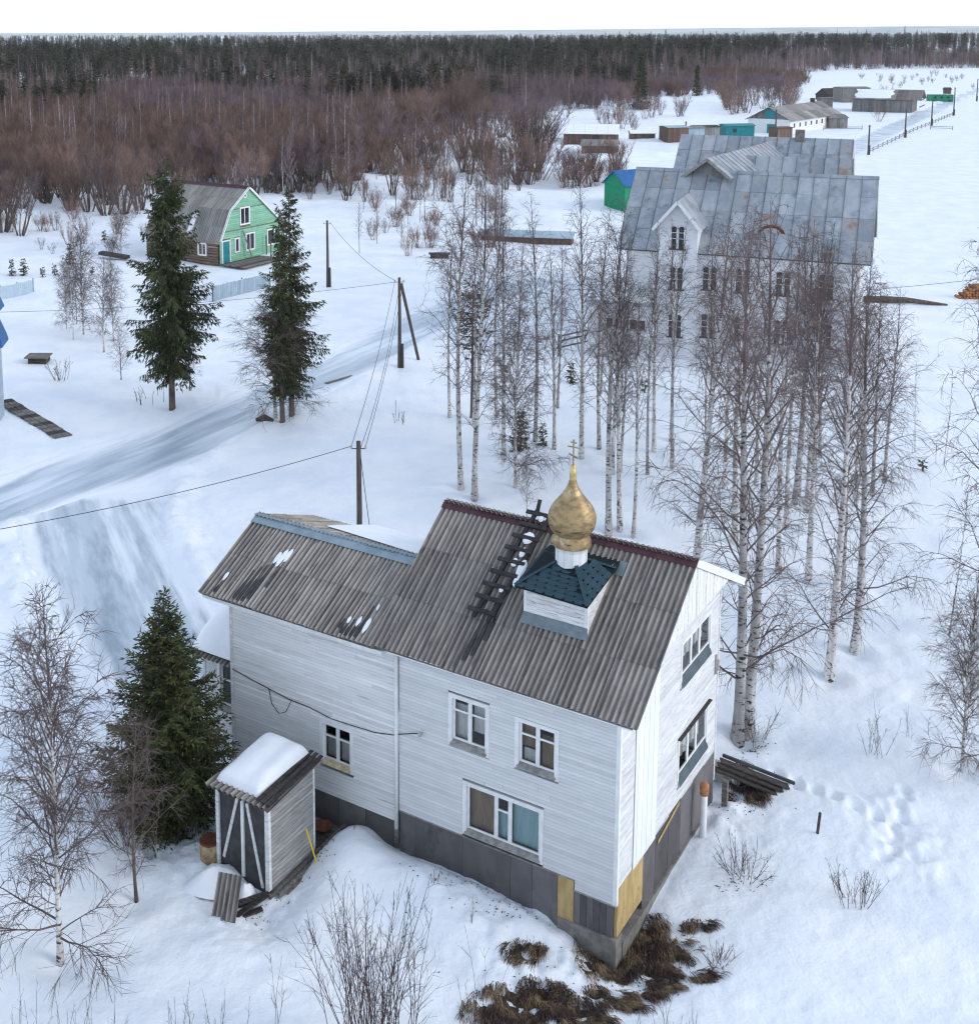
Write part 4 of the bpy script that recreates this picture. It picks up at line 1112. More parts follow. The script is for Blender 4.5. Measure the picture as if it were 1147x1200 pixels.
# leaning slate sheet, planks and snow heap in front of the shed
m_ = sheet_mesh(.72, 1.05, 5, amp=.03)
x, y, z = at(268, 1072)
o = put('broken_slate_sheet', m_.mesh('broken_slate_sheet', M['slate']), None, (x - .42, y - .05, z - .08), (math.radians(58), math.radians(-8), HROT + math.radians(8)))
tag(o, 'broken corrugated slate sheet leaning in the snow before the shed', 'slate sheet')
for k, (a_, b_) in enumerate((((-8.35, -4.25, .18), (-7.95, -3.25, .42)), ((-8.6, -4.1, .30), (-8.05, -3.3, .36)), ((-8.75, -4.3, .12), (-8.2, -3.4, .26)), ((-8.5, -4.45, .10), (-8.0, -3.6, .14)), ((-8.9, -3.9, .16), (-8.15, -3.7, .30)))):
    m_ = MB(); m_.beam(a_, b_, .15, .05, tone=random.random())
    tag(on_house(m_.build('scrap_plank', M['darkwood'])), 'dark rotten plank in the heap at the shed corner', 'plank', 'scrap planks at the shed corner')
def heap(px, py, rx, ry, h, label, mat='snow_cap', seed=0):
    x, y, z = at(px, py)
    mb = MB(); n, R = 18, 7
    for r in range(R + 1):
        f = r / R
        for k in range(n):
            a_ = 2 * math.pi * k / n
            w_ = 1 + .3 * mnoise.noise(Vector((math.cos(a_) * 1.3, math.sin(a_) * 1.3, seed)))
            mb.v.append((rx * f * w_ * math.cos(a_), ry * f * w_ * math.sin(a_), h * (1 - f * f) ** 1.2 * (1 + .25 * mnoise.noise(Vector((math.cos(a_) * f * 3, math.sin(a_) * f * 3, seed)))) - .05))
    for r in range(R):
        for k in range(n):
            mb.f.append((r * n + k, (r + 1) * n + k, (r + 1) * n + (k + 1) % n, r * n + (k + 1) % n)); mb.t.append(.5); mb.m.append(0)
    return mb.build('snow_heap', M[mat], smooth=True, loc=(x, y, z), kind='stuff', label=label)
heap(256, 1032, .85, .6, .5, 'heap of snow before the shed', seed=1)
heap(288, 1050, .3, .3, .4, 'small snow heap behind the leaning sheet', seed=2)
# yellow rod
x, y, z = at(369, 1012)
mb = MB(); mb.tube([(.06, 0, 0), (-.22, .05, 1.0)], .022, 6, cap=True)
tag(mb.build('yellow_rod', M['yellow'], loc=(x, y, z - .05)), 'thin yellow rod stuck in the snow beside the shed', 'rod')
# stake
x, y, z = at(957, 977)
mb = MB(); mb.beam((0, 0, -.2), (.06, 0, .62), .06, .06); tag(mb.build('stake', M['darkwood'], loc=(x, y, z)), 'short dark wooden stake standing alone in snow', 'stake')
# drain pipe with rusty cowl by the gable
pp_ = empty('vent_pipe', (HO[0], HO[1], 0), HROT); tag(pp_, 'white vent pipe with rusty cowl beside the gable plinth', 'pipe')
mb = MB(); mb.tube([(.32, 5.3, -.3), (.32, 5.3, 1.3)], .095, 14, cap=True); mb.build('pipe_shaft', M['white'], pp_, smooth=True)
mb = MB(); mb.lathe([(.10, 1.28), (.12, 1.3), (.11, 1.42), (.13, 1.45), (.12, 1.58), (.09, 1.62), (0, 1.62)], (.32, 5.3, 0), 12); mb.build('cowl', M['orange'], pp_, smooth=True)
# pale block, post and fallen cellar roof behind the gable
x, y, z = at(842, 912)
mb = MB(); mb.box(-.28, .28, -.22, .22, -.1, .45); o = mb.build('stone_block', M['rock'], loc=(x, y, z), rot=(.25, .3, HROT + .4)); tag(o, 'pale tilted block lying at the plinth behind the vent pipe', 'block')
x, y, z = at(841, 905)
cel = empty('cellar_roof', (HO[0], HO[1], 0), HROT); tag(cel, 'low dark plank roof of a cellar in the snow behind the gable', 'cellar roof')
for k in range(3):
    m_ = MB(); m_.beam((.02, 7.15 + .22 * k, .95 + .02 * k), (1.5 + .12 * k, 8.15 + .22 * k, .16 + .02 * k), .26, .05, tone=random.random()); m_.build('plank', M['darkwood'], cel)
m_ = MB(); m_.box(.35, .5, 6.75, 6.9, -.2, .9); m_.build('post', M['oldwood'], cel)
m_ = MB(); m_.beam((.02, 7.78, 1.05), (1.85, 8.80, .24), .09, .08); m_.build('edge_board', M['felt'], cel)

# ================================================================== TREES
def top_h(y, py):
    """height at which a sight line through photo row py stands over the ground y metres ahead"""
    v = py - CYP
    return CAM_H - y * (v * CT + FPX * ST) / (FPX * CT - v * ST)
UP = Vector((0, 0, 1))
def rnd_dir(r):
    a = r.uniform(0, 2 * math.pi); z = r.uniform(-1, 1); q = math.sqrt(1 - z * z)
    return Vector((q * math.cos(a), q * math.sin(a), z))

def make_birch(seed, h, r0, cb=0.25, spread=0.2, nprim=46, elev=(35, 62), twig=1.0, low=0, fork=False, droop=0.25, tr=0.0065):
    """returns (trunk mesh, crown mesh)"""
    r = random.Random(seed)
    T = MB(); C = MB()
    n = 14
    ph = r.uniform(0, 6.28); sw = r.uniform(.1, .3) * h / 15
    lean = Vector((r.uniform(-.035, .035), r.uniform(-.035, .035), 0))
    def tp(t): return Vector((sw * math.sin(ph + t * 3.4) - sw * math.sin(ph), sw * math.cos(ph * 1.7 + t * 2.9) - sw * math.cos(ph * 1.7), h * t)) + lean * (h * t)
    def tr_(t): return max(0.008, r0 * (1 - t) ** 0.85 * (1.25 if t < 0.02 else 1))
    ts = [0, .015] + [i / n for i in range(1, n + 1)]
    tsplit = 0.72
    lowp = [t for t in ts if t <= tsplit] + [tsplit]
    T.tube([tp(t) - (UP * 0.25 if t == 0 else Vector()) for t in lowp], [tr_(t) for t in lowp], 8)
    hip = [tsplit] + [t for t in ts if t > tsplit]
    C.tube([tp(t) for t in hip], [tr_(t) for t in hip], 5)
    def grow(p, d, L, rad, lvl, k):
        """one branch: bent, drooping at its tip; returns sample points"""
        m = (5, 3, 2)[lvl]
        pts = [p.copy()]; dd = d.copy()
        for i in range(m):
            dd = dd + rnd_dir(r) * (0.16, 0.22, 0.25)[lvl] + UP * ((0.10 if i < m * .5 else -droop) if lvl == 0 else (-droop * .6))
            dd.normalize()
            p = p + dd * (L / m); pts.append(p.copy())
        rr = [rad * (1 - i / m) + (tr * .6) for i in range(m + 1)]
        C.tube(pts, rr, 4 if lvl == 0 else 3)
        return pts
    gold = 2.39996
    for i in range(nprim + low):
        if i < nprim:
            t = cb + (0.985 - cb) * ((i + r.random()) / nprim) ** 0.95
            u = (t - cb) / (1 - cb)
            L = h * spread * (0.45 + 0.75 * math.sin(math.pi * min(1, u * 0.85 + 0.12))) * r.uniform(.65, 1.2) * (1 - .55 * u ** 3)
            e = math.radians(r.uniform(*elev) + 12 * u)
        else:
            t = cb * r.uniform(.55, 1.0); L = h * spread * r.uniform(.8, 1.5); e = math.radians(r.uniform(5, 35))
        az = i * gold + r.uniform(-.5, .5)
        d = Vector((math.cos(az) * math.cos(e), math.sin(az) * math.cos(e), math.sin(e)))
        rad = min(tr_(t) * .45, 0.006 + L * 0.0068)
        pts = grow(tp(t), d, L, rad, 0, i)
        n2 = max(2, int(L / 0.21 * twig))
        for j in range(n2):
            s = r.uniform(.18, 1.0); q = s * (len(pts) - 1); k = min(int(q), len(pts) - 2); P = pts[k].lerp(pts[k + 1], q - k)
            ax = (pts[k + 1] - pts[k]).normalized()
            d2 = (ax * .8 + rnd_dir(r) * .85).normalized()
            L2 = min(1.3, L * .42 * (1.15 - .6 * s) + .15) * r.uniform(.6, 1.2)
            p2 = grow(P, d2, L2, tr + .0035, 1, j)
            n3 = max(1, int(L2 / 0.14 * twig))
            for m in range(n3):
                s3 = r.uniform(.15, 1); q3 = s3 * 3; k3 = min(int(q3), 2); P3 = p2[k3].lerp(p2[k3 + 1], q3 - k3)
                d3 = ((p2[k3 + 1] - p2[k3]).normalized() * .8 + rnd_dir(r) * .7).normalized()
                grow(P3, d3, L2 * r.uniform(.25, .55) + .06, tr * .75, 2, m)
    return T, C

def tree_thing(name, meshes, loc, rz, sc, label, cat, group=None, names=('trunk', 'crown')):
    o = empty(name, loc, rz); o.scale = sc if isinstance(sc, tuple) else (sc, sc, sc)
    tag(o, label, cat, group)
    for nm, me in zip(names, meshes): put(nm, me, o)
    return o

def birch_set(seed, h, *a, **k):
    T, C = make_birch(seed, h, *a, **k)
    return (T.mesh('birch_trunk', M['birchbark'], True), C.mesh('birch_crown', M['birchtwig'], False), h)
TALL = [birch_set(11, 15, .145, .30, .15, 44, twig=.80, tr=.0046), birch_set(12, 15, .13, .34, .125, 40, (45, 66), .84, tr=.0046), birch_set(13, 15, .14, .22, .165, 46, (38, 62), .78, tr=.0046),
        birch_set(14, 15, .12, .38, .12, 38, (48, 68), .82, tr=.0046), birch_set(15, 15, .135, .28, .14, 44, (42, 66), .82, tr=.0046)]
WIDE = [birch_set(21, 15, .17, .22, .185, 46, (26, 60), .78, low=5, droop=.33, tr=.0044), birch_set(22, 15, .16, .20, .175, 44, (28, 60), .80, low=6, droop=.36, tr=.0044)]
YOUNG = [birch_set(31, 9, .075, .13, .20, 64, (32, 60), 1.5, low=4, tr=.0042), birch_set(32, 7, .06, .16, .21, 40, (38, 62), 1.1, tr=.0045)]
_T, _C = make_birch(35, 7, .06, .12, .24, 30, (34, 60), 1.2, tr=.0045)
DARK = [(_T.mesh('bare_trunk', M['bark'], True), _C.mesh('bare_crown', M['birchtwig']), 7)]
SAP = [birch_set(41, 5, .03, .3, .10, 14, (45, 70), .55, tr=.0045)]

def place_birch(kind, k, px, py, top, label, group='birches of the grove', rz=None, base=None, wid=1.0, name='birch_tree', cat='birch'):
    """a tree rooted where the photo shows its foot, as tall as its tip shows"""
    x, y, z = at(px, py) if base is None else base
    d = math.hypot(x, y)
    h = top_h(y, top) - z
    T, C, h0 = kind[k % len(kind)]
    s = h / h0
    return tree_thing(name, (T, C), (x, y, z - .03), rz if rz is not None else (px * 1.7) % 6.28, (s * wid, s * wid, s), label, cat, group)
GB = 'birches in the grove left of the big building'
GR = 'birches in the grove before the big building'
# left grove
for kind, k, px, py, top, lab in (
    (TALL, 0, 540, 575, 205, 'tall white birch behind the ridge end of the house, leaning left of its neighbour'),
    (TALL, 2, 556, 588, 200, 'tallest white birch rising right above the left end of the house ridge'),
    (TALL, 3, 582, 494, 215, 'slim straight birch with bare lower trunk behind the small fir clump'),
    (TALL, 4, 590, 540, 225, 'slim white birch just left of the small dark firs'),
    (YOUNG, 0, 604, 573, 335, 'shorter dark stemmed birch between the white ones and the firs'),
    (TALL, 1, 627, 521, 225, 'birch standing right among the small dark firs'),
    (TALL, 3, 527, 492, 250, 'birch at the left edge of the grove near the braced pole'),
    (TALL, 1, 607, 444, 270, 'thin birch in the rear row of the left grove'),
    (TALL, 2, 681, 540, 215, 'tall birch straight behind the cross of the cupola'),
    (TALL, 0, 713, 627, 232, 'birch just right of the gilded dome, foremost of the close pair'),
    (TALL, 4, 726, 625, 270, 'birch just right of the gilded dome, right one of the close pair'),
    (TALL, 3, 742, 630, 330, 'thin birch right of the pair beside the gilded dome'),
    (TALL, 1, 702, 530, 240, 'birch rising before the left edge of the big grey roof'),
    (TALL, 3, 555, 500, 262, 'birch sharing its foot with the dark pine in the left grove')):
    place_birch(kind, k, px, py, top, lab, GB, wid=1.0)
place_birch(YOUNG, 1, 617, 607, 530, 'small young birch behind the house ridge near the roof ladder', GB)
# right grove
for kind, k, px, py, top, lab in (
    (WIDE, 0, 864, 872, 262, 'large birch at the gable corner, left trunk of the twin'),
    (WIDE, 1, 875, 868, 238, 'large birch at the gable corner, right trunk of the twin'),
    (WIDE, 1, 971, 798, 300, 'large spreading birch standing alone right of the twin birch'),
    (WIDE, 0, 1001, 766, 330, 'birch with pale foot, right of the large spreading birch'),
    (TALL, 2, 986, 692, 315, 'birch behind the large spreading birch on the right'),
    (TALL, 0, 947, 683, 285, 'slender birch left of the large spreading birch'),
    (TALL, 1, 912, 674, 270, 'straight birch midway between twin birch and spreading birch'),
    (TALL, 3, 921, 621, 262, 'birch just behind the straight middle birch'),
    (TALL, 4, 1022, 583, 320, 'rear birch at the right end of the grove'),
    (TALL, 2, 945, 600, 282, 'rear birch near the right end of the big building'),
    (WIDE, 1, 815, 668, 250, 'dark trunked bushy birch behind the ridge right of the cupola'),
    (TALL, 0, 861, 640, 240, 'birch before the arched dormer of the big roof'),
    (TALL, 4, 766, 533, 262, 'birch before the gabled front tower of the big building'),
    (TALL, 1, 786, 519, 255, 'birch just right of the gabled front tower'),
    (TALL, 3, 828, 533, 262, 'birch between the front tower and the arched dormer'),
    (TALL, 2, 1036, 568, 335, 'outermost thin birch at the right edge of the grove')):
    place_birch(kind, k, px, py, top, lab, GR)
r_ = random.Random(5)
for i in range(21):
    px = r_.uniform(648, 1030); py = r_.uniform(478, 600) if px > 760 else r_.uniform(455, 560)
    place_birch(TALL, i, px, py, r_.uniform(255, 350), 'slender white stemmed birch deep in the grove before the big building', 'slender birches deep in the grove', rz=r_.uniform(0, 6.28))
# saplings and single trees
place_birch(YOUNG, 0, 71, 1130, 690, 'white birch with fine purple crown standing alone at the left front', None)
place_birch(YOUNG, 0, 1127, 905, 668, 'small white birch at the right edge beside thin shrubs', None, rz=2.0)
place_birch(WIDE, 1, 1163, 745, 250, 'large dark trunked birch reaching in from the right edge', None, rz=1.0)
place_birch(SAP, 0, 1072, 530, 430, 'thin leaning sapling right of the grove, left one of two', None, name='sapling', cat='sapling')
place_birch(SAP, 0, 1106, 545, 440, 'thin sapling right of the grove, right one of two', None, rz=2.5, name='sapling', cat='sapling')
place_birch(SAP, 0, 1112, 745, 575, 'tall thin bare sapling left of the right edge birch', None, rz=4.0, name='sapling', cat='sapling')
# little birches near the left lawn
for k, (px, py, top) in enumerate(((78, 385, 300), (86, 398, 298), (98, 392, 262), (122, 413, 300), (133, 400, 298), (90, 380, 290))):
    place_birch(YOUNG, k, px, py, top, ('slim young birch, leftmost of the clump on the left lawn', 'slim young birch in the middle of the left lawn clump', 'tallest young birch of the left lawn clump',
                'forked bushy young birch in the right of the left lawn clump', 'rear young birch in the right of the left lawn clump', 'hindmost young birch of the left lawn clump')[k], 'young birches on the left lawn', rz=k * 1.3, wid=.8 if k != 3 else 1.15)
place_birch(DARK, 0, 142, 445, 385, 'small leafless tree just left of the tall spruce', None, wid=1.1)
place_birch(DARK, 0, 223, 458, 395, 'small leafless tree just right of the tall spruce', None, wid=1.2, rz=2)
place_birch(YOUNG, 0, 323, 490, 330, 'birch with pale foot growing against the twin spruces', None, wid=1.7, rz=3)
place_birch(DARK, 0, 160, 1057, 835, 'small dark leafless tree before the near spruce', None, wid=1.05, rz=.4)
place_birch(YOUNG, 0, 142, 300, 195, 'pale thin birch behind the tall spruce beside the log house', None, wid=.8, rz=.4)

# ---- conifers
def make_spruce(seed, h, r0, base=.12, width=.16, whorl=.36, per=5, gap=.1, dense=1.0, leaf=.30, leafw=.085, droop=.5, ragged=.35, prof=None, hang=0.0):
    r = random.Random(seed); T = MB(); C = MB()
    T.tube([(0, 0, -.2), (0, 0, .2), (.02, 0, h * .3), (0, .03, h * .6), (0, 0, h * .98)], [r0 * 1.25, r0, r0 * .8, r0 * .5, .015], 8)
    z = h * base; i = 0
    while z < h * .985:
        u = (z / h - base) / (1 - base)
        W = h * width * (prof(u) if prof else (1 - u) ** .8)
        nb = per if u < .9 else 4
        for b in range(nb):
            if r.random() < gap: continue
            L = max(.15, W * r.uniform(1 - ragged, 1 + ragged * .7))
            az = i * 1.1 + b * 2 * math.pi / nb + r.uniform(-.4, .4) * (1 + 2 * hang)
            if hang:
                L *= .62 + .75 * max(0, min(1, .5 + .9 * mnoise.noise(Vector((math.cos(az) * 1.3, math.sin(az) * 1.3, z * .55 + seed * 7.7)))))
            e = math.radians(-18 - 22 * hang + (55 + 22 * hang) * u + r.uniform(-10, 10)) * (1 if droop else .5)
            d = Vector((math.cos(az) * math.cos(e), math.sin(az) * math.cos(e), math.sin(e)))
            p = Vector((0, 0, z + r.uniform(-.1, .1) * (1 + 2.2 * hang))); pts = [p]; m = 5
            for k in range(m):
                d = (d + UP * ((-.10 * droop) if k < 2 else .13)).normalized(); p = p + d * (L / m); pts.append(p)
            C.tube(pts, [max(.006, .022 * L * (1 - k / m) + .004) for k in range(m + 1)], 3, mi=1)
            nt = max(3, int(L / .135 * dense))
            tn = r.uniform(.15, .85)
            for k in range(nt):
                s = (k + r.random()) / nt * .95 + .06; s = min(1, s); q = s * m; kk = min(int(q), m - 1); P = pts[kk].lerp(pts[kk + 1], q - kk)
                ax = (pts[kk + 1] - pts[kk]).normalized()
                side = ax.cross(UP).normalized() * (1 if k % 2 else -1)
                L2 = min(.9, L * .42 * (1.2 - s)) * r.uniform(.6, 1.15) + leaf * .5
                d2 = (side * (.75 - .3 * hang) + ax * (.75 - .2 * hang) - UP * (r.uniform(.05, .55) + hang * r.uniform(.1, .9))).normalized()
                m2 = max(1, int(L2 / (leaf * .62)))
                for w in range(m2):
                    P2 = P + d2 * (L2 * w / m2) - UP * (.06 * w * w * .3)
                    for z_ in range(2):
                        dl = (d2 + rnd_dir(r) * .5).normalized(); l = leaf * r.uniform(.7, 1.25)
                        sd = dl.cross(rnd_dir(r)).normalized() * (leafw * .5)
                        mid = P2 + dl * (l * .45)
                        C.add([tuple(P2), tuple(mid + sd), tuple(P2 + dl * l), tuple(mid - sd)], [(0, 1, 2, 3)], min(1, max(0, tn + r.uniform(-.3, .3))))
        z += whorl * r.uniform(.75, 1.2) * (1 - .35 * u); i += 1
    return T.mesh('conifer_trunk', M['bark'], True), C.mesh('conifer_crown', [M['needle_fresh' if seed == 4 else 'needle'], M['bark']], False)

def place_con(px, py, top, seed, label, cat='spruce', name='spruce_tree', group=None, **k):
    x, y, z = at(px, py)
    h = top_h(y, top) - z
    return tree_thing(name, make_spruce(seed, h, **k), (x, y, z), seed * 1.3, 1.0, label, cat, group)
profA = lambda u: (0.55 + 2.2 * u if u < .22 else 1.05 * (1 - (u - .22) / .78) ** .75 * (1 + .18 * math.sin(u * 31)))
place_con(202, 480, 183, 1, 'tall ragged dark spruce with bare trunk foot on the left lawn', r0=.20, base=.17, width=.155, whorl=.36, gap=.10, prof=profA, ragged=.4, leaf=.30, leafw=.075, dense=1.9, per=7, hang=1.0)
place_con(331, 496, 243, 2, 'dark spruce beside the road, left one of the pair', r0=.15, base=.14, width=.092, whorl=.35, gap=.10, prof=profA, ragged=.45, leaf=.28, leafw=.07, dense=1.8, per=7, hang=1.0)
place_con(342, 488, 214, 3, 'dark spruce beside the road, taller right one of the pair', r0=.17, base=.14, width=.108, whorl=.35, gap=.08, prof=profA, ragged=.45, leaf=.28, leafw=.07, dense=1.8, per=7, hang=1.0)
place_con(200, 972, 692, 4, 'dense green spruce standing close beside the porch of the house', r0=.13, base=.06, width=.28, whorl=.19, per=7, gap=.04, dense=2.6, leaf=.17, leafw=.045, ragged=.28, droop=.35,
          prof=lambda u: (.72 + 1.0 * u if u < .25 else .97 * (1 - (u - .25) / .75) ** .9 + .03))
place_con(553, 490, 330, 5, 'dark pine with a small crown among the birches of the left grove', cat='pine', name='pine_tree', r0=.12, base=.45, width=.13, whorl=.4, gap=.35, leaf=.34, leafw=.09, droop=0, ragged=.6, prof=lambda u: .4 + math.sin(math.pi * u) * .6)
for k, (px, py, top, lab) in enumerate(((610, 527, 482, 'small dark fir at the foot of a birch, left of two'), (636, 522, 498, 'small dark fir at the foot of a birch, right of two'), (669, 448, 425, 'little dark fir behind the birches near the porch of the big building'),
        (755, 460, 448, 'tiny dark fir before the front tower'), (1081, 552, 541, 'tiny dark fir alone on the right snowfield'), (14, 323, 306, 'small dark fir at the left edge beside the pale fence'), (28, 322, 303, 'small pointed fir second from the left edge'),
        (64, 322, 310, 'small fir behind the young birch clump'), (82, 310, 286, 'bushy small fir behind the young birch clump'), (108, 322, 312, 'low dark fir right of the young birch clump'), (122, 281, 270, 'small fir near the pale thin birch'), (50, 325, 315, 'low fir between the pale fence and the young birches'))):
    place_con(px, py, top, 20 + k, lab, cat='fir', name='small_fir', r0=.05, base=.05, width=.32, whorl=.22, per=5, gap=.1, leaf=.2, leafw=.07, ragged=.4, dense=2.5)
# far single spruces
place_con(750, 128, 62, 41, 'large dark spruce standing alone before the far woods', r0=.3, base=.06, width=.16, whorl=.6, per=6, gap=.05, leaf=.75, leafw=.3, dense=.5)
place_con(816, 112, 76, 42, 'smaller dark spruce right of the lone large spruce', r0=.25, base=.06, width=.13, whorl=.6, per=6, gap=.05, leaf=.75, leafw=.3, dense=.5)

# ---- shrubs: bundles of stems
def make_shrub(seed, h, n=14, spread=.5, twigs=6, rad=.009, lean=.45, base=.25, bush=.35, sub=3, smin=.3):
    r = random.Random(seed); C = MB()
    for i in range(n):
        a = r.uniform(0, 6.28); b = base * r.random()
        p = Vector((b * math.cos(a), b * math.sin(a), -.1))
        a2 = a + r.uniform(-.7, .7); l = lean * r.random() ** .7
        d = Vector((math.cos(a2) * l, math.sin(a2) * l, 1)).normalized()
        H = h * r.uniform(.55, 1.08); m = 5; pts = [p]
        for k in range(m):
            d = (d + rnd_dir(r) * .13 + UP * .05).normalized(); p = p + d * (H / m); pts.append(p)
        C.tube(pts, [rad * (1.3 - .85 * k / m) for k in range(m + 1)], 4 if rad > .02 else 3, r.random())
        for j in range(twigs):
            s = r.uniform(smin, .97); q = s * m; k = min(int(q), m - 1); P = pts[k].lerp(pts[k + 1], q - k)
            d2 = ((pts[k + 1] - pts[k]).normalized() + rnd_dir(r) * .8 + UP * .2).normalized(); L2 = H * bush * (1.15 - s) * r.uniform(.5, 1.3) + .05 * h
            P2 = P + d2 * L2 * .5; P3 = P2 + (d2 + rnd_dir(r) * .35 + UP * .15).normalized() * L2 * .5
            C.tube([P, P2, P3], [rad * .6, rad * .45, rad * .25], 3)
            for w in range(sub):
                Q = P.lerp(P2, r.random()) if w % 2 else P2.lerp(P3, r.random())
                C.tube([Q, Q + (d2 + rnd_dir(r) * .9 + UP * .2).normalized() * L2 * r.uniform(.2, .5)], [rad * .42, rad * .2], 3)
    return C
def shrub(px, py, top, seed, label, cat='shrub', mat='shrubstem', name='bare_shrub', group=None, **k):
    x, y, z = at(px, py)
    h = max(.3, top_h(y, top) - z)
    if k.get('lean', .45) >.6: h *= .8
    o = make_shrub(seed, h, **k).build(name, M[mat], loc=(x, y, z - .03))
    return tag(o, label, cat, group)
shrub(440, 1245, 1035, 1, 'large bunch of tall bare stems at the bottom front', n=66, lean=.22, base=.85, twigs=7, rad=.009, bush=.2, sub=2)
shrub(322, 1215, 1108, 2, 'thin single shrub left of the tall bare stems at the bottom', n=3, lean=.1, base=.1, twigs=6, rad=.006, bush=.25, sub=1)
shrub(560, 1230, 1105, 3, 'few bare stems right of the large bunch at the bottom', n=7, lean=.25, base=.35, twigs=4, rad=.006, bush=.22, sub=1)
shrub(872, 1025, 972, 4, 'spreading bare bush in the snow near the gable', n=26, lean=1.1, base=.5, twigs=4, rad=.008, bush=.3)
shrub(1000, 1055, 983, 5, 'bare bush with upright stems right of the spreading bush', n=24, lean=.7, base=.4, twigs=4, rad=.0075, bush=.28)
shrub(842, 1128, 1093, 6, 'low dark wiry bush right of the dead grass', n=26, lean=1.3, base=.14, twigs=3, rad=.008, bush=.3, mat='birchtwig')
shrub(888, 868, 805, 7, 'bare shrub at the foot of the twin birch', n=12, lean=.7, base=.3, twigs=5, rad=.007)
shrub(1020, 882, 822, 8, 'thin bare shrub left of the right edge birch, left one', n=5, lean=.4, base=.25, twigs=5, rad=.006, bush=.22)
shrub(1033, 886, 815, 9, 'thin bare shrub left of the right edge birch, right one', n=5, lean=.35, base=.2, twigs=5, rad=.006, bush=.22)
shrub(1065, 862, 820, 10, 'faint dry stalks beside the thin bare shrubs', n=4, lean=.4, base=.25, twigs=3, rad=.005, bush=.2)
shrub(70, 445, 415, 11, 'small pale bare shrub on the left lawn', n=14, lean=.5, base=.5, twigs=4, rad=.012)
shrub(175, 470, 445, 12, 'dry stalks left of the tall spruce foot', n=9, lean=.15, base=1.2, twigs=2, rad=.014)
shrub(468, 497, 472, 13, 'dry stalks in the snow below the braced pole', n=6, lean=.15, base=.8, twigs=2, rad=.014)
shrub(1068, 700, 660, 14, 'faint dry stalks on the right snowfield', n=3, lean=.3, base=.3, twigs=3, rad=.007)
for k, (px, py, top) in enumerate(((30, 1225, 1150), (75, 1230, 1165), (205, 1225, 1160), (262, 1220, 1170), (120, 1235, 1175), (778, 1210, 1172), (800, 1215, 1180))):
    shrub(px, py, top, 30 + k, 'thin dry stalks poking into the picture along the bottom edge', n=9, lean=.3, base=.6, twigs=3, rad=.0055, bush=.2, sub=1, group='dry stalks along the bottom edge')
for k, (px, py, top, lab) in enumerate(((352, 1002, 975, 'dry stem beside the yellow rod'), (415, 975, 940, 'dry stem on the snow bank beside the plinth'), (552, 1080, 1048, 'dry stem on the bank below the wide window'), (624, 1112, 1085, 'dry stem above the tuft of dead grass'), (508, 1035, 1010, 'dry tuft on the bank before the house'))):
    shrub(px, py, top, 50 + k, lab, n=3, lean=.3, base=.1, twigs=3, rad=.006, bush=.2, sub=1, cat='dry stem', name='dry_stem')
# brown dense bush left of the near spruce
shrub(150, 985, 862, 60, 'dense dark brown bush against the near spruce', n=46, lean=.75, base=.6, twigs=9, rad=.008, bush=.5, sub=5, mat='birchtwig')

# crumbs of bark, twigs and soil blown over the snow near the house
def crumbs():
    C = MB(); r = random.Random(17)
    for cx_, cy_, sx_, sy_, n in ((745, 1120, 55, 30, 240), (640, 1165, 60, 22, 160), (870, 930, 25, 18, 90), (300, 1062, 22, 14, 70), (560, 1050, 70, 9, 60), (600, 1075, 40, 8, 60), (245, 990, 14, 20, 40), (880, 880, 14, 7, 40), (870, 1030, 25, 10, 40), (375, 1010, 16, 14, 50), (200, 985, 30, 12, 40)):
        for _ in range(n):
            px, py = r.gauss(cx_, sx_ * .7), r.gauss(cy_, sy_ * .7)
            if py > 1230: continue
            x, y = plane_pt(px, py, .2); hx_, hy_ = to_house(x, y)
            if -12 < hx_ < .1 and hy_ > -.1: continue
            z = GZ(x, y) + .012; a = r.uniform(0, 6.28); l = r.uniform(.010, .035) * (3 if r.random() < .15 else 1); w = r.uniform(.004, .014)
            c_, s_ = math.cos(a), math.sin(a)
            C.add([(x - l * c_, y - l * s_, z), (x + w * s_, y - w * c_, z + .012), (x + l * c_, y + l * s_, z + .004), (x - w * s_, y + w * c_, z + .014), (x, y, z - .02)], [(0, 1, 2, 3), (0, 4, 1), (1, 4, 2), (2, 4, 3), (3, 4, 0)], r.random())
    return C
_cache = {}
def GZ(x, y):
    k = (round(x, 1), round(y, 1))
    if k not in _cache: _cache[k] = gz(x, y)
    return _cache[k]
crumbs().build('ground_litter', M['soil'], kind='stuff', label='scattered twigs and crumbs on the snow near the house')

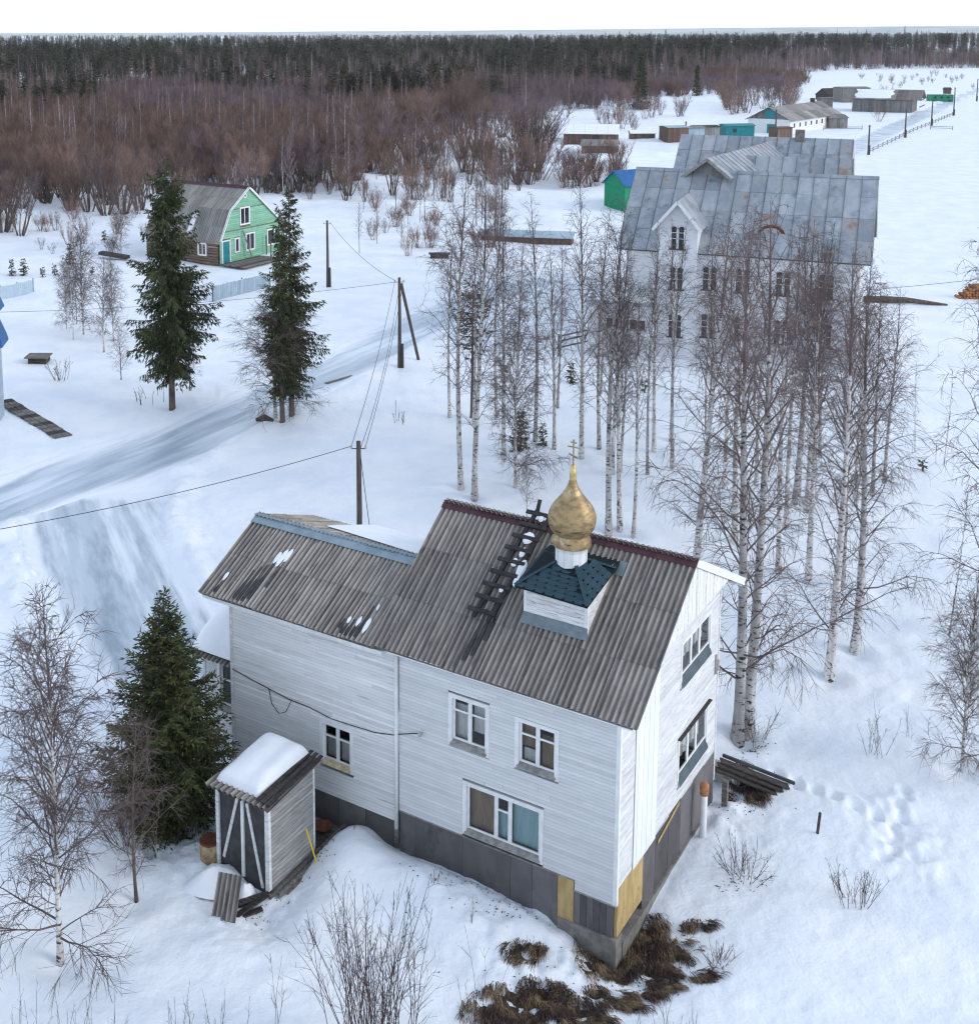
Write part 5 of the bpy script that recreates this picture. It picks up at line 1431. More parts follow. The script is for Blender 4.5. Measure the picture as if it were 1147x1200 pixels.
# ---- dead grass on the thawed spots
def dead_grass():
    C = MB(); r = random.Random(3)
    for mx, my, R in MELT:
        n = int(2600 * R * R + 330 * R)
        aa = r.uniform(-.6, .6) + (-2.2 if mx < 3.6 else -1.2)
        flow = Vector((math.cos(aa), math.sin(aa), 0))
        for i in range(n):
            q = R * 1.05 * math.sqrt(r.random()); a = r.uniform(0, 6.28)
            k = 1 + .35 * mnoise.noise(Vector((math.cos(a) * 1.5 + mx, math.sin(a) * 1.5 + my, 0)))
            x, y = mx + q * k * math.cos(a) * 1.25, my + q * k * math.sin(a) * .85
            hx_, hy_ = to_house(x, y)
            if hx_ < .05 and hy_ > -.05: continue
            tuft = .5 + .5 * mnoise.noise(Vector((x * 2.7, y * 2.7, 2)))
            if tuft < .42: continue
            z = GZ(x, y) + .02
            d = (flow * r.uniform(.7, 1.5) + rnd_dir(r) * .45 + UP * r.uniform(.0, .5)).normalized()
            l = r.uniform(.14, .42); w = Vector((-d.y, d.x, 0)).normalized() * r.uniform(.005, .011)
            p = Vector((x, y, z + tuft * .12)); m_ = p + d * l * .5; e = m_ + (d - UP * .75).normalized() * l * .5
            C.add([tuple(p - w), tuple(p + w), tuple(m_ + w * .8), tuple(m_ - w * .8), tuple(e)], [(0, 1, 2, 3), (3, 2, 4)], r.random())
    return C
dead_grass().build('dead_grass', M['grass'], kind='stuff', label='matted dead grass where the snow has thawed')
mb = MB(); r_ = random.Random(8)
for mx, my, R in MELT:
    n, K = 22, 5
    b0 = len(mb.v)
    for q in range(K + 1):
        for k in range(n):
            a_ = 2 * math.pi * k / n
            w_ = R * .66 * (1 + .8 * mnoise.noise(Vector((math.cos(a_) * 1.9 + mx, math.sin(a_) * 1.9 + my, 1.5))))
            x, y = mx + w_ * (q / K) * math.cos(a_) * 1.2, my + w_ * (q / K) * math.sin(a_) * .85
            hx_, hy_ = to_house(x, y)
            mb.v.append((x, y, gz(x, y) + (.02 + .10 * mnoise.noise(Vector((x * 3.3, y * 3.3, 3))) if q < K else -.05)))
    for q in range(K):
        for k in range(n):
            mb.f.append((b0 + q * n + k, b0 + (q + 1) * n + k, b0 + (q + 1) * n + (k + 1) % n, b0 + q * n + (k + 1) % n)); mb.t.append(.5); mb.m.append(0)
mb.build('soil', M['soil'], smooth=True, kind='structure', label='dark bare soil in the thawed spots')

# ================================================================== THE BIG GREY-ROOFED BUILDING
def frame_at(px, py, deg, z=0.0):
    a = math.radians(deg); x, y = plane_pt(px, py, z)
    return x, y, math.atan2(-math.cos(a), math.sin(a))
bx, by, brz = frame_at(1000, 441, 68)
big = empty('big_building', (bx, by, 0), brz)
tag(big, 'large pale two storey building with patched grey metal roofs behind birches', 'building')
BL = 15.0; BE = 7.6; BRY, BRZ = 5.6, 12.4; BD = 11.0
m_ = MB()
m_.box(-BL, 0, 0.0, BD, -1.2, BE - .1)
m_.prism([(0, BE - .101), (BD, BE - .101), (BRY, BRZ - .25)], 'x', -BL + .01, -.01)
m_.build('wall', M['plaster'], big)
m_ = MB()
for k in range(14): m_.box(-BL - .04 + k * 1.12, -BL - .04 + (k + 1) * 1.12 - .02, -.10, .0, -1.0, .05 + .02 * (k % 2), random.random())
m_.build('foundation_boards', M['darkwood'], big)
m_ = MB(); m_.box(-BL, .05, -.03, .0, BE - .55, BE - .12); m_.box(-.3, .03, -.05, -.031, 0, BE - .56); m_.build('frieze', M['white'], big)

def metal_roof(parent, x0, x1, ye, ze, yr, zr, cols, rows, rustp=0.1, rear=False, keep=None, mat='metalroof', seam=True):
    """standing-seam sheets from the eave (ye,ze) up to the ridge (yr,zr), each sheet a piece"""
    w = (x1 - x0) / cols; L = math.hypot(yr - ye, zr - ze); ang = math.atan2(zr - ze, abs(yr - ye))
    me_cache = {}
    rr = random.Random(int(x0 * 100) + cols)
    for c in range(cols):
        rl = rows
        for k in range(rl):
            l0, l1 = L * k / rl, L * (k + 1) / rl
            key = rl
            if key not in me_cache:
                for mt in ('metalroof', 'metalrust'):
                    b = MB(); l = L / rl
                    b.box(.006, w - .006, 0, l - .006, -.012, .012)
                    b.box(w - .035, w + .005, 0.001, l - .013, .012, .055, .1)
                    b.box(.02, w - .04, .0, .018, .0121, .016, .2)
                    me_cache[(key, mt)] = b.mesh('roof_sheet', M[mt])
                me_cache[key] = 1
            if keep and not keep(x0 + (c + .5) * w, ye + (yr - ye) * (l0 + l1) / 2 / L): continue
            me_ = me_cache[(key, 'metalrust' if rr.random() < rustp else 'metalroof')]
            o = put('roof_sheet', me_, parent)
            dz = rr.uniform(0, .012)
            yy, zz = ye + (yr - ye) * l0 / L, ze + (zr - ze) * l0 / L
            if yr >= ye: o.location = (x0 + c * w, yy, zz + dz); o.rotation_euler = (ang, 0, 0)
            else: o.location = (x0 + (c + 1) * w, yy, zz + dz); o.rotation_euler = (ang, 0, math.pi)
broof = empty('roof', (0, 0, 0), 0, big)
metal_roof(broof, -BL - .6, .75, -.5, BE - .12, BRY, BRZ, 16, 4, .12)
metal_roof(broof, -BL - .6, .75, BD + .5, BE - .12, BRY, BRZ, 17, 4, .1)
m_ = MB(); m_.prism([(BRY - .25, BRZ - .15), (BRY, BRZ + .07), (BRY + .25, BRZ - .15), (BRY, BRZ + .03)], 'x', -BL - .62, .77); m_.build('ridge_cap', M['metalroof'], broof)
m_ = MB(); m_.beam((.72, -.5, BE - .2), (.72, BRY, BRZ - .1), .06, .22); m_.beam((.72, BRY, BRZ - .1), (.72, BD + .5, BE - .2), .06, .22); m_.build('bargeboard', M['white_worn'], broof)
m_ = MB(); m_.prism([(-.45, BE - .2), (BRY, BRZ - .08), (BD + .45, BE - .2), (BRY, BRZ - .2)], 'x', -BL - .5, .68); m_.build('roof_deck', M['oldwood'], broof)

# arched paired windows
def arch_window(parent, xc, zb, w=.95, h=1.45, y=0.0, axis='y'):
    m_ = MB()
    m_.box(xc - w / 2 - .1, xc + w / 2 + .1, y - .06, y, zb - .10, zb)
    win = m_.build('window', M['darkwood'], parent)
    lw = w / 2 - .06
    for s in (-1, 1):
        x0 = xc + s * (w / 4 + .02) - lw / 2; x1 = x0 + lw
        pts = [(x0, zb), (x1, zb)] + [(x0 + lw / 2 + lw / 2 * math.cos(math.pi * k / 6), zb + h - lw / 2 + lw / 2 * math.sin(math.pi * k / 6)) for k in range(7)]
        g = MB(); g.prism(pts, 'y', y - .03, y - .005); g.build('pane', M['darkglass'], win)
        f = MB()
        for (a, b_, c, d) in ((x0 - .03, x0 + .03, zb, zb + h - lw / 2), (x1 - .03, x1 + .03, zb, zb + h - lw / 2), (x0 + .031, x1 - .031, zb + h * .45 - .02, zb + h * .45 + .02), (x0 + .031, x1 - .031, zb + h * .72 - .02, zb + h * .72 + .02)):
            f.box(a, b_, y - .05, y - .02, c, d)
        f.build('sash', M['white'], win)
    return win
for xc in (-9.35, -7.20, -4.63, -1.95):
    arch_window(big, xc, 5.0, .95, 1.55); arch_window(big, xc, 1.75, .95, 1.55)
# gabled front tower
tw0, tw1, ty = -12.75, -10.15, -.65
tz, tp_ = 9.45, 11.0
txc = (tw0 + tw1) / 2
m_ = MB(); m_.prism([(tw0, -1.2), (tw1, -1.2), (tw1, tz), (txc, tp_ - .15), (tw0, tz)], 'y', ty, 5.2)
tower = m_.build('front_tower', M['plaster'], big)
for zb in (7.75, 5.0, 1.75): arch_window(tower, txc, zb, .9, 1.5, ty)
for s in (-1, 1):
    xe = txc + s * (tw1 - tw0) / 2 * 1.24
    sl_ = (tp_ - tz) / ((tw1 - tw0) / 2); ze = tp_ - abs(xe - txc) * sl_
    for k in range(7):
        y0_ = ty - .45 + k * .93
        b = MB(); b.add([(xe, y0_, ze), (xe, y0_ + .915, ze), (txc, y0_ + .915, tp_), (txc, y0_, tp_), (xe, y0_, ze + .03), (xe, y0_ + .915, ze + .03), (txc, y0_ + .915, tp_ + .03), (txc, y0_, tp_ + .03)],
                        [(0, 1, 2, 3), (7, 6, 5, 4), (0, 4, 5, 1), (1, 5, 6, 2), (2, 6, 7, 3), (3, 7, 4, 0)])
        b.box(txc - .01, txc + .01, y0_ + .86, y0_ + .91, tp_, tp_ + .04)
        b.build('roof_sheet', M['metalroof'], tower)
    b = MB(); b.beam((xe, ty - .48, ze - .07), (txc, ty - .48, tp_ - .05), .05, .2); b.build('bargeboard', M['white'], tower)
# arched roof dormer
m_ = MB(); n = 10; xd, yd, zd = -5.65, 1.75, 8.62
arc = [(xd + .95 * math.cos(math.pi * k / n), zd + .75 * math.sin(math.pi * k / n)) for k in range(n + 1)]
m_.prism(arc, 'y', yd - .55, yd + 1.3)
dorm = m_.build('arched_dormer', M['rust'], broof)
m_ = MB(); m_.prism([(xd + .72 * math.cos(math.pi * k / n), zd + .03 + .58 * math.sin(math.pi * k / n)) for k in range(n + 1)], 'y', yd - .57, yd - .551); m_.build('dormer_window', M['rock'], broof)
# low flat roofed porch on the left with its snow
m_ = MB(); m_.box(-17.1, -12.8, -2.0, -.02, -1.2, 3.95); bp = m_.build('porch', M['plaster'], big)
m_ = MB(); m_.box(-17.3, -12.77, -2.25, -.04, 3.96, 4.12); m_.build('porch_roof', M['metalroof'], bp)
m_ = MB()
for k in range(6): m_.box(-17.15 + k * .73, -17.15 + k * .73 + .71, -2.1 - .25, -2.02, -1.1, .12 + .02 * (k % 2), random.random())
m_.build('foundation_boards', M['darkwood'], bp)
for xc in (-15.3, -13.7):
    m_ = MB(); m_.box(xc - .5, xc + .5, -2.03, -2.0, 2.35, 2.95); w_ = m_.build('window', M['darkglass'], bp)
    m_ = MB(); m_.box(xc - .6, xc + .6, -2.1, -2.0, 2.26, 2.345); m_.build('sill', M['sill_grey'], w_)
    m_ = MB(); m_.box(xc - .03, xc + .03, -2.05, -2.031, 2.36, 2.94); m_.build('mullion', M['white'], w_)
def drift(name, parent, x0, x1, y0, y1, z, h, label, slope=0.0):
    mb = MB(); nU, nV = 14, 8
    for i in range(nU + 1):
        for j in range(nV + 1):
            u_, v_ = i / nU * 2 - 1, j / nV * 2 - 1
            k = (max(0, 1 - abs(u_) ** 3) ** .5) * (max(0, 1 - abs(v_) ** 3) ** .5)
            x = x0 + (u_ + 1) / 2 * (x1 - x0); y = y0 + (v_ + 1) / 2 * (y1 - y0)
            x += .12 * (x1 - x0) * mnoise.noise(Vector((x * .7, y * 1.1, 4))) * (1 if abs(v_) < 1 else 1)
            mb.v.append((x, y, z + slope * (y - y0) + h * k * (1 + .3 * mnoise.noise(Vector((x, y, 0))))))
    for i in range(nU):
        for j in range(nV):
            q = i * (nV + 1) + j
            mb.f.append((q, q + nV + 1, q + nV + 2, q + 1)); mb.t.append(.5); mb.m.append(0)
    o = mb.build(name, M['snow_cap'], smooth=True, kind='stuff', label=label)
    if parent is not None: o.location = parent.location; o.rotation_euler = parent.rotation_euler
    return o
drift('porch_snow', big, -16.9, -13.0, -1.9, -.2, 4.13, .35, 'snow on the flat porch roof of the big building')
# middle and rear ranges
m_ = MB(); m_.box(-11.8, -1.5, BD + .01, 15.4, -1.2, 9.9); m_.prism([(9.2, 9.9), (14.8, 9.9), (12.0, 12.75)], 'x', -11.7, -1.55); mid = m_.build('middle_range', M['plaster'], big)
metal_roof(mid, -11.9, -1.15, 8.9, 9.9, 12.0, 12.95, 11, 2, .1)
metal_roof(mid, -11.9, -1.15, 15.1, 9.9, 12.0, 12.95, 11, 2, .1)
m_ = MB(); m_.box(-14.7, -1.9, 15.5, 26.5, -1.2, 9.2); m_.prism([(15.5, 9.2), (26.5, 9.2), (21.0, 13.4)], 'x', -14.65, -1.95); rear = m_.build('rear_range', M['plaster'], big)
metal_roof(rear, -15.1, -1.55, 15.0, 9.05, 21.0, 13.65, 14, 4, .25)
metal_roof(rear, -15.1, -1.55, 27.0, 9.05, 21.0, 13.65, 14, 3, .1)
m_ = MB(); m_.prism([(15.0, 8.95), (21.0, 13.55), (27.0, 8.95), (21.0, 13.3)], 'x', -1.57, -1.47); m_.build('bargeboard', M['white'], rear)
# cross gable with its dark open end, set a little askew
cs = .76; cgz = 13.32
m_ = MB(); m_.prism([(-1.45, cgz - 1.45 * cs - .3), (1.45, cgz - 1.45 * cs - .3), (1.45, cgz - 1.45 * cs - .06), (0, cgz - .1), (-1.45, cgz - 1.45 * cs - .06)], 'y', .45, 6.5)
cg = m_.build('cross_gable', M['greyboard'], big, loc=(-10.5, 4.75, 0), rot=(0, 0, -math.radians(9.5)))
for s_, hw in ((-1, 1.75), (1, 3.6)):
    for k in range(18):
        y0_ = k * .9
        hw_ = 1.75 if (s_ > 0 and k < 1) else (hw if s_ > 0 else (1.75 if k < 8 else 1.2))
        xe = s_ * hw_; ze = cgz - hw_ * cs
        b = MB(); b.add([(xe, y0_, ze), (xe, y0_ + .885, ze), (0, y0_ + .885, cgz), (0, y0_, cgz), (xe, y0_, ze + .03), (xe, y0_ + .885, ze + .03), (0, y0_ + .885, cgz + .03), (0, y0_, cgz + .03)],
                        [(0, 1, 2, 3), (7, 6, 5, 4), (0, 4, 5, 1), (1, 5, 6, 2), (2, 6, 7, 3), (3, 7, 4, 0)])
        b.beam((xe, y0_ + .84, ze + .05), (0, y0_ + .84, cgz + .05), .04, .05)
        b.build('roof_sheet', M['metalrust' if k in (12, 13, 15) and s_ > 0 else 'metalroof'], cg)
    b = MB(); b.beam((s_ * 1.78, -.05, cgz - 1.78 * cs - .07), (0, -.05, cgz - .06), .06, .2); b.build('bargeboard', M['sill_grey'], cg)
drift('roof_snow', big, -11.6, -9.2, 17.6, 19.0, 11.25, .3, 'snow left in the valley of the big roofs', .766)
drift('roof_snow', big, -5.0, -3.6, 15.1, 16.0, 9.3, .25, 'small snow patch between the rear roofs', .766)
m_ = MB(); m_.box(-6.0, -5.3, 20.6, 21.3, 13.0, 14.3); m_.build('chimney', M['concrete'], rear)

# ================================================================== THE GREEN GABLED HOUSE
gx_, gy_, grz = frame_at(258, 315, 57.3)
gh = empty('green_house', (gx_, gy_, 0.35), grz)
tag(gh, 'old log house with mint green boarded gable and grey slate roof', 'house')
prof = [(0, 0), (9, 0), (9, 3.2), (4.3, 6.95), (1.45, 5.0), (0.0, 2.3)]
m_ = MB(); m_.prism([(.02, -.4), (8.98, -.4), (8.98, 3.1), (4.3, 6.8), (1.5, 4.9), (.05, 2.25)], 'x', -9.3, -.05); m_.build('body', M['log'], gh)
def ghclip(z):
    if z < 2.3: a = 0.0
    elif z < 5.0: a = (z - 2.3) / 2.7 * 1.45
    else: a = 1.45 + (z - 5.0) / 1.95 * 2.85
    b = 9.0 if z < 3.2 else 9.0 - (z - 3.2) / 3.75 * 4.7
    return a + .03, b - .03
GWIN = [(2.95, 4.42, 3.40, 5.15), (3.72, 5.10, .80, 2.55), (2.12, 2.82, .85, 2.30), (6.95, 8.2, .85, 2.5), (.30, 1.46, 0, 2.25)]
m_ = MB(); siding(m_, (-.03, 0, 0), (0, 1, 0), (1, 0, 0), 0, 9, -.2, 6.85, step=.2, holes=GWIN, clip=ghclip, seglen=(2, 5)); m_.build('gable_boards', M['greenwall'], gh, kind='stuff')
m_ = MB(); m_.box(-.02, .02, .02, 8.97, 3.02, 3.10); m_.box(-.02, .02, 1.45, 6.6, 5.02, 5.09); m_.build('drip_board', M['oldwood'], gh)
def small_window(parent, u0, u1, z0, z1, mtx, cols=2, casing=.14, trans=None):
    T = lambda q: setattr(q, 'v', [tuple(mtx @ Vector(p)) for p in q.v]) or q
    w, h = u1 - u0, z1 - z0
    a = MB(); c = casing
    a.box(0, c, -.05, .06, 0, h); a.box(w - c, w, -.05, .06, 0, h); a.box(c, w - c, -.05, .062, h - c, h); a.box(c, w - c, -.05, .064, 0, c)
    win = T(a).build('window', M['white'], parent)
    a = MB(); a.box(c, w - c, -.06, -.04, c, h - c); T(a).build('pane', M['darkglass'], win)
    a = MB()
    for k in range(1, cols): a.box(c + (w - 2 * c) * k / cols - .04, c + (w - 2 * c) * k / cols + .04, -.039, .02, c, h - c)
    if trans: a.box(c, w - c, -.0395, .015, c + (h - 2 * c) * trans - .03, c + (h - 2 * c) * trans + .03)
    if a.v: T(a).build('sash', M['white'], win)
    return win
for (u0, u1, z0, z1), c in zip(GWIN[:4], (2, 2, 1, 1)): small_window(gh, u0, u1, z0, z1, side_m(u0, z0), c)
m_ = MB(); m_.box(-.08, .0, .42, 1.34, .02, 2.12); d_ = m_.build('door', M['tealdoor'], gh)
m_ = MB(); m_.box(-.05, .07, .28, .40, 0, 2.26); m_.box(-.05, .07, 1.36, 1.48, 0, 2.26); m_.box(-.05, .072, .40, 1.36, 2.14, 2.26); m_.build('door_frame', M['white'], gh)
m_ = MB(); m_.box(.0, .05, 1.20, 1.24, 1.0, 1.1); m_.build('handle', M['darkwood'], d_)
m_ = MB(); m_.box(-.02, .03, 3.6, 4.0, 6.0, 6.4); m_.build('attic_vent', M['white'], gh)
m_ = MB(); m_.box(.03, .045, 3.7, 3.9, 6.1, 6.3); m_.build('vent_hole', M['room'], gh)
for (a, b) in (((0, 2.25), (1.45, 5.0)), ((1.45, 5.0), (4.3, 6.98)), ((4.3, 6.98), (9.25, 3.03))):
    m_ = MB(); m_.beam((.14, a[0], a[1]), (.14, b[0], b[1]), .10, .2); m_.build('bargeboard', M['white'], gh)
ghroof = empty('roof', (0, 0, 0), 0, gh)
random.seed(4)
lay_sheets(-9.55, .2, -.25, 2.02, 2.98 / 1.7, math.hypot(1.7, 2.98), 8, 2, M['asbestos'], parent=ghroof, waves=6, amp=.035)
lay_sheets(-9.55, .2, 1.45, 5.02, 1.95 / 2.85, math.hypot(2.85, 1.95), 8, 2, M['asbestos'], parent=ghroof, waves=6, amp=.035)
lay_sheets(-9.55, .2, 9.3, 3.05, 3.95 / 5.0, math.hypot(5.0, 3.95), 8, 3, M['asbestos'], parent=ghroof, waves=6, amp=.035, rear=True)
m_ = MB(); m_.prism([(4.0, 6.85), (4.3, 7.12), (4.6, 6.85), (4.3, 7.05)], 'x', -9.6, .22); m_.build('ridge_cap', M['maroon'], ghroof)
m_ = MB(); m_.beam((-3.9, .05, 2.75), (-3.9, 1.1, 4.55), .55, .06, up=(0, -1, .6)); m_.build('skylight_sheet', M['curtain_white'], ghroof)
for k in range(9):
    m_ = MB(); m_.tube([(-9.35, -.02, .12 + k * .26), (-.1, -.02, .12 + k * .26)], .135, 7, k * .11); m_.build('log', M['log'], gh, smooth=True)
for u0 in (-8.3, -5.6, -2.6): small_window(gh, u0, u0 + 1.1, .75, 2.0, front_m(u0, .75) @ Matrix.Translation((0, .14, 0)), 2)
m_ = MB(); m_.beam((.15, 3.2, 2.9), (.6, 3.9, .3), .1, .08); m_.build('prop_board', M['oldwood'], gh)
# deck before the gable
gd = empty('board_deck', (gx_, gy_, 0.45), grz); tag(gd, 'grey board deck before the green gable', 'deck')
for k in range(11):
    m_ = MB(); m_.box(.15 + k * .27, .15 + k * .27 + .25, -.2, 5.6, -.05, .03 + .015 * (k % 3), random.random()); m_.build('plank', M['darkwood' if k % 4 == 0 else 'oldwood'], gd)
for (x_, y_) in ((2.9, 3.9), (2.9, 5.4), (.3, 6.4)):
    m_ = MB(); m_.box(x_, x_ + .1, y_, y_ + .1, 0, 1.9); m_.build('post', M['oldwood'], gd)

# ================================================================== FENCES, POLES, WIRES
def fence(name, pts_px, h, mat, label, cat='fence', board=.16, gap=.02, post=2.4, postmat='oldwood', rails=False, z0=-.1, jit=.04):
    P = [np.array(at(*p)[:2]) for p in pts_px]
    o = empty(name, (P[0][0], P[0][1], 0)); tag(o, label, cat)
    O = P[0]
    boards = {}
    for a, b in zip(P[:-1], P[1:]):
        L = np.hypot(*(b - a)); d = (b - a) / L; rz = math.atan2(d[1], d[0])
        if not rails:
            n = int(L / (board + gap))
            me_ = None
            for k in range(n):
                p = a + d * (k * (board + gap)); z = gz(*p)
                if me_ is None:
                    q = MB(); q.box(0, board, -.012, .012, z0, h); me_ = q.mesh('board', M[mat])
                bo = put('board', me_, o, (p[0] - O[0], p[1] - O[1], z + random.uniform(-jit, jit)), (0, 0, rz))
        else:
            for zz in ((.3, .75, 1.1) if h > 1 else (.35, .7)):
                q = MB(); q.beam((a[0] - O[0], a[1] - O[1], gz(*a) + zz), (b[0] - O[0], b[1] - O[1], gz(*b) + zz), .05, .1); q.build('rail', M[mat], o)
        np_ = max(1, int(L / post))
        for k in range(np_ + 1):
            p = a + d * (L * k / np_) + np.array([-d[1], d[0]]) * .06; z = gz(*p)
            q = MB(); q.box(p[0] - O[0] - .05, p[0] - O[0] + .05, p[1] - O[1] - .05, p[1] - O[1] + .05, z - .4, z + h + .12); q.build('post', M[postmat], o)
    return o
random.seed(12)
fence('blue_fence', [(250, 353), (317, 336)], 1.25, 'fenceblue', 'faded blue board fence below the green gabled house', board=.2)
fence('pale_fence', [(-18, 357), (40, 342)], 1.1, 'paleblue', 'pale board fence with dark posts at the left edge', board=.2, postmat='fenceblue', post=1.6)
fence('grove_fence', [(655, 412), (690, 404), (715, 400)], 1.1, 'oldwood', 'few grey fence rails beside the porch of the big building', rails=True)
fence('road_fence', [(1017, 180), (1045, 167), (1070, 154), (1093, 145), (1116, 135)], .8, 'greyboard', 'dark sagging rail fence along the far road', rails=True, post=5)
fence('field_fence', [(1090, 151), (1116, 152)], .8, 'oldwood', 'short rail fence alone on the far white field', rails=True, post=6)
fence('barn_yard_fence', [(775, 160), (800, 158), (850, 158)], 1.3, 'greyboard', 'dark yard fence between the far huts', rails=True, post=5)
fence('yard_fence', [(965, 152), (1010, 152)], .9, 'oldwood', 'low rail fence beside the white walled barn', rails=True, post=5)

def pole(px, py, top, label, strut=None, arms=1, r=.11, stub=True, base=None, h=None):
    x, y, z = at(px, py) if base is None else base
    h = h or top_h(y, top) - z
    o = empty('power_pole', (x, y, z)); tag(o, label, 'power pole')
    q = MB(); q.tube([(0, 0, -.3), (.02, 0, h * .5), (0, 0, h)], [r * 1.15, r, r * .8], 8, cap=True); q.build('mast', M['pole'], o, smooth=True)
    if stub:
        q = MB(); q.tube([(.2, -.05, -.3), (.18, -.03, 1.7)], r * .95, 7, cap=True); q.build('stub_post', M['darkwood'], o)
    if strut:
        sx, sy, sz = at(*strut)
        q = MB(); q.tube([(sx - x, sy - y, sz - z - .2), (.12, .0, h * .93)], r * .95, 7, cap=True); q.build('strut', M['pole'], o, smooth=True)
    for k in range(arms):
        q = MB(); q.tube([(-.28, 0, h - .3 - k * .45), (.28, 0, h - .3 - k * .45)], .02, 5); q.build('bracket', M['wire'], o)
        for s in (-1, 1):
            q = MB(); q.lathe([(.03, -.04), (.055, 0), (.04, .05), (.055, .09), (.02, .13), (0, .13)], (s * .28, 0, h - .28 - k * .45), 8); q.build('insulator', M['ceramic'], o)
    return Vector((x, y, z + h))
A_base = (-2.02, 47.0); A_top = pole(0, 0, 517, 'wooden power pole rising behind the left roof of the house', base=(A_base[0], A_base[1], gz(*A_base)), h=top_h(47.0, 517) - gz(*A_base), stub=False)
B_top = pole(468, 433, 325, 'braced wooden power pole beside the road at the left grove', strut=(491, 421))
C_top = pole(384, 336, 258, 'wooden power pole right of the green gabled house')
for (px, py, top, lab) in ((1017, 181, 146, 'wooden pole on the far road, nearest the big building'), (1060, 161, 127, 'second wooden pole along the far road'), (1091, 147, 117, 'third wooden pole along the far road'), (1117, 135, 102, 'fourth wooden pole along the far road'),
                           (908, 165, 128, 'pole before the gable of the white walled barn'), (803, 164, 142, 'thin pole beside the far huts'), (1144, 118, 92, 'farthest wooden pole at the right edge')):
    pole(px, py, top, lab, r=.16)
def wire(a, b, sag, label, r=.014, n=18):
    a, b = Vector(a), Vector(b); q = MB()
    q.tube([a.lerp(b, k / n) - UP * (sag * 4 * (k / n) * (1 - k / n)) for k in range(n + 1)], r, 4)
    tag(q.build('power_line', M['wire']), label, 'wire')
D = Vector((-.28, 0, -.2)); E_ = Vector((.28, 0, -.2))
far_l = Vector((-24.5, 30.5, 8.0))
_p = plane_pt(-40, 627, 5.6); wire(A_top + D, Vector((_p[0], _p[1], 5.6)), .25, 'power line running left from the pole behind the left roof')
wire(A_top + D, B_top + D, .5, 'left power line between the two nearer poles')
wire(A_top + E_, B_top + E_, .6, 'right power line between the two nearer poles')
wire(A_top + Vector((0, 0, -.5)), B_top + Vector((0, 0, -.6)), 1.0, 'sagging lower power line between the two nearer poles')
wire(B_top + D, C_top + E_, .5, 'power line from the braced pole to the pole by the green house')
wire(B_top + Vector((-.28, 0, -.3)), Vector((*plane_pt(-25, 366, 5.0), 5.0)), .4, 'long power line crossing the left lawn to the left edge')
# stay wires at the pole behind the roof
wire(A_top + Vector((.05, 0, -.4)), Vector((-1.3, 46.6, .2)), 0, 'stay wire down the side of the pole behind the left roof', .018)
wire(Vector((37.0, 99.0, 1.2)), Vector((58, 101, 3.2)), .2, 'thin line over the field at the right edge', .02)

# ================================================================== FAR STRUCTURES
def hut(name, px, py, w, d, h, rise, deg, mat, roofmat, label, cat='shed', snow=False, door=None, wins=(), over=.25, doormat='darkwood', rot_off=0, boards=True, mono=False):
    x, y, z = at(px, py); a = math.radians(deg)
    o = empty(name, (x, y, z - .1), a); tag(o, label, cat)
    q = MB()
    pr = [(-d / 2, -.3), (d / 2, -.3), (d / 2, h + (rise if mono else 0)), (0, h + rise) if not mono else (0, h + rise / 2), (-d / 2, h)]
    q.prism(pr, 'x', -w / 2, w / 2); wl = q.build('wall', M[mat], o)
    if boards:
        q = MB(); n = max(4, int(w / .6))
        for k in range(n): q.box(-w / 2 + w * k / n + .02, -w / 2 + w * (k + 1) / n - .02, -d / 2 - .03 - .01 * (k % 2), -d / 2, -.2, h - .05, random.random())
        q.build('wall_boards', M[mat], o, kind='stuff')
    sides = ((-1, -d / 2 - over), (1, d / 2 + over)) if not mono else ((-1, -d / 2 - over),)
    for s, ye in sides:
        n = max(2, int(w / 2.2))
        for k in range(n):
            x0 = -w / 2 - over + (w + 2 * over) * k / n; x1 = -w / 2 - over + (w + 2 * over) * (k + 1) / n - .02
            if not mono:
                sl_ = rise / (d / 2); p0, p1 = (ye, h - over * sl_), (0, h + rise)
            else: p0, p1 = (ye, h - over * rise / d), (d / 2 + over, h + rise + over * rise / d)
            t = .08 + .012 * (k % 2)
            q = MB(); q.prism([p0, p1, (p1[0], p1[1] + t), (p0[0], p0[1] + t)], 'x', x0, x1, random.random()); q.build('roof_sheet', M[roofmat], o)
    if door:
        for (dx, dw, dz0, dz1, end) in door:
            q = MB()
            if end: q.box(-w / 2 - .06, -w / 2 - .0, dx - dw / 2, dx + dw / 2, dz0, dz1)
            else: q.box(dx - dw / 2, dx + dw / 2, -d / 2 - .07, -d / 2 - .045, dz0, dz1)
            q.build('door', M[doormat], o)
    for (dx, dw, dz0, dz1) in wins:
        q = MB(); q.box(dx - dw / 2, dx + dw / 2, -d / 2 - .07, -d / 2 - .045, dz0, dz1); q.build('window', M['darkglass'], o)
    return o
random.seed(21)
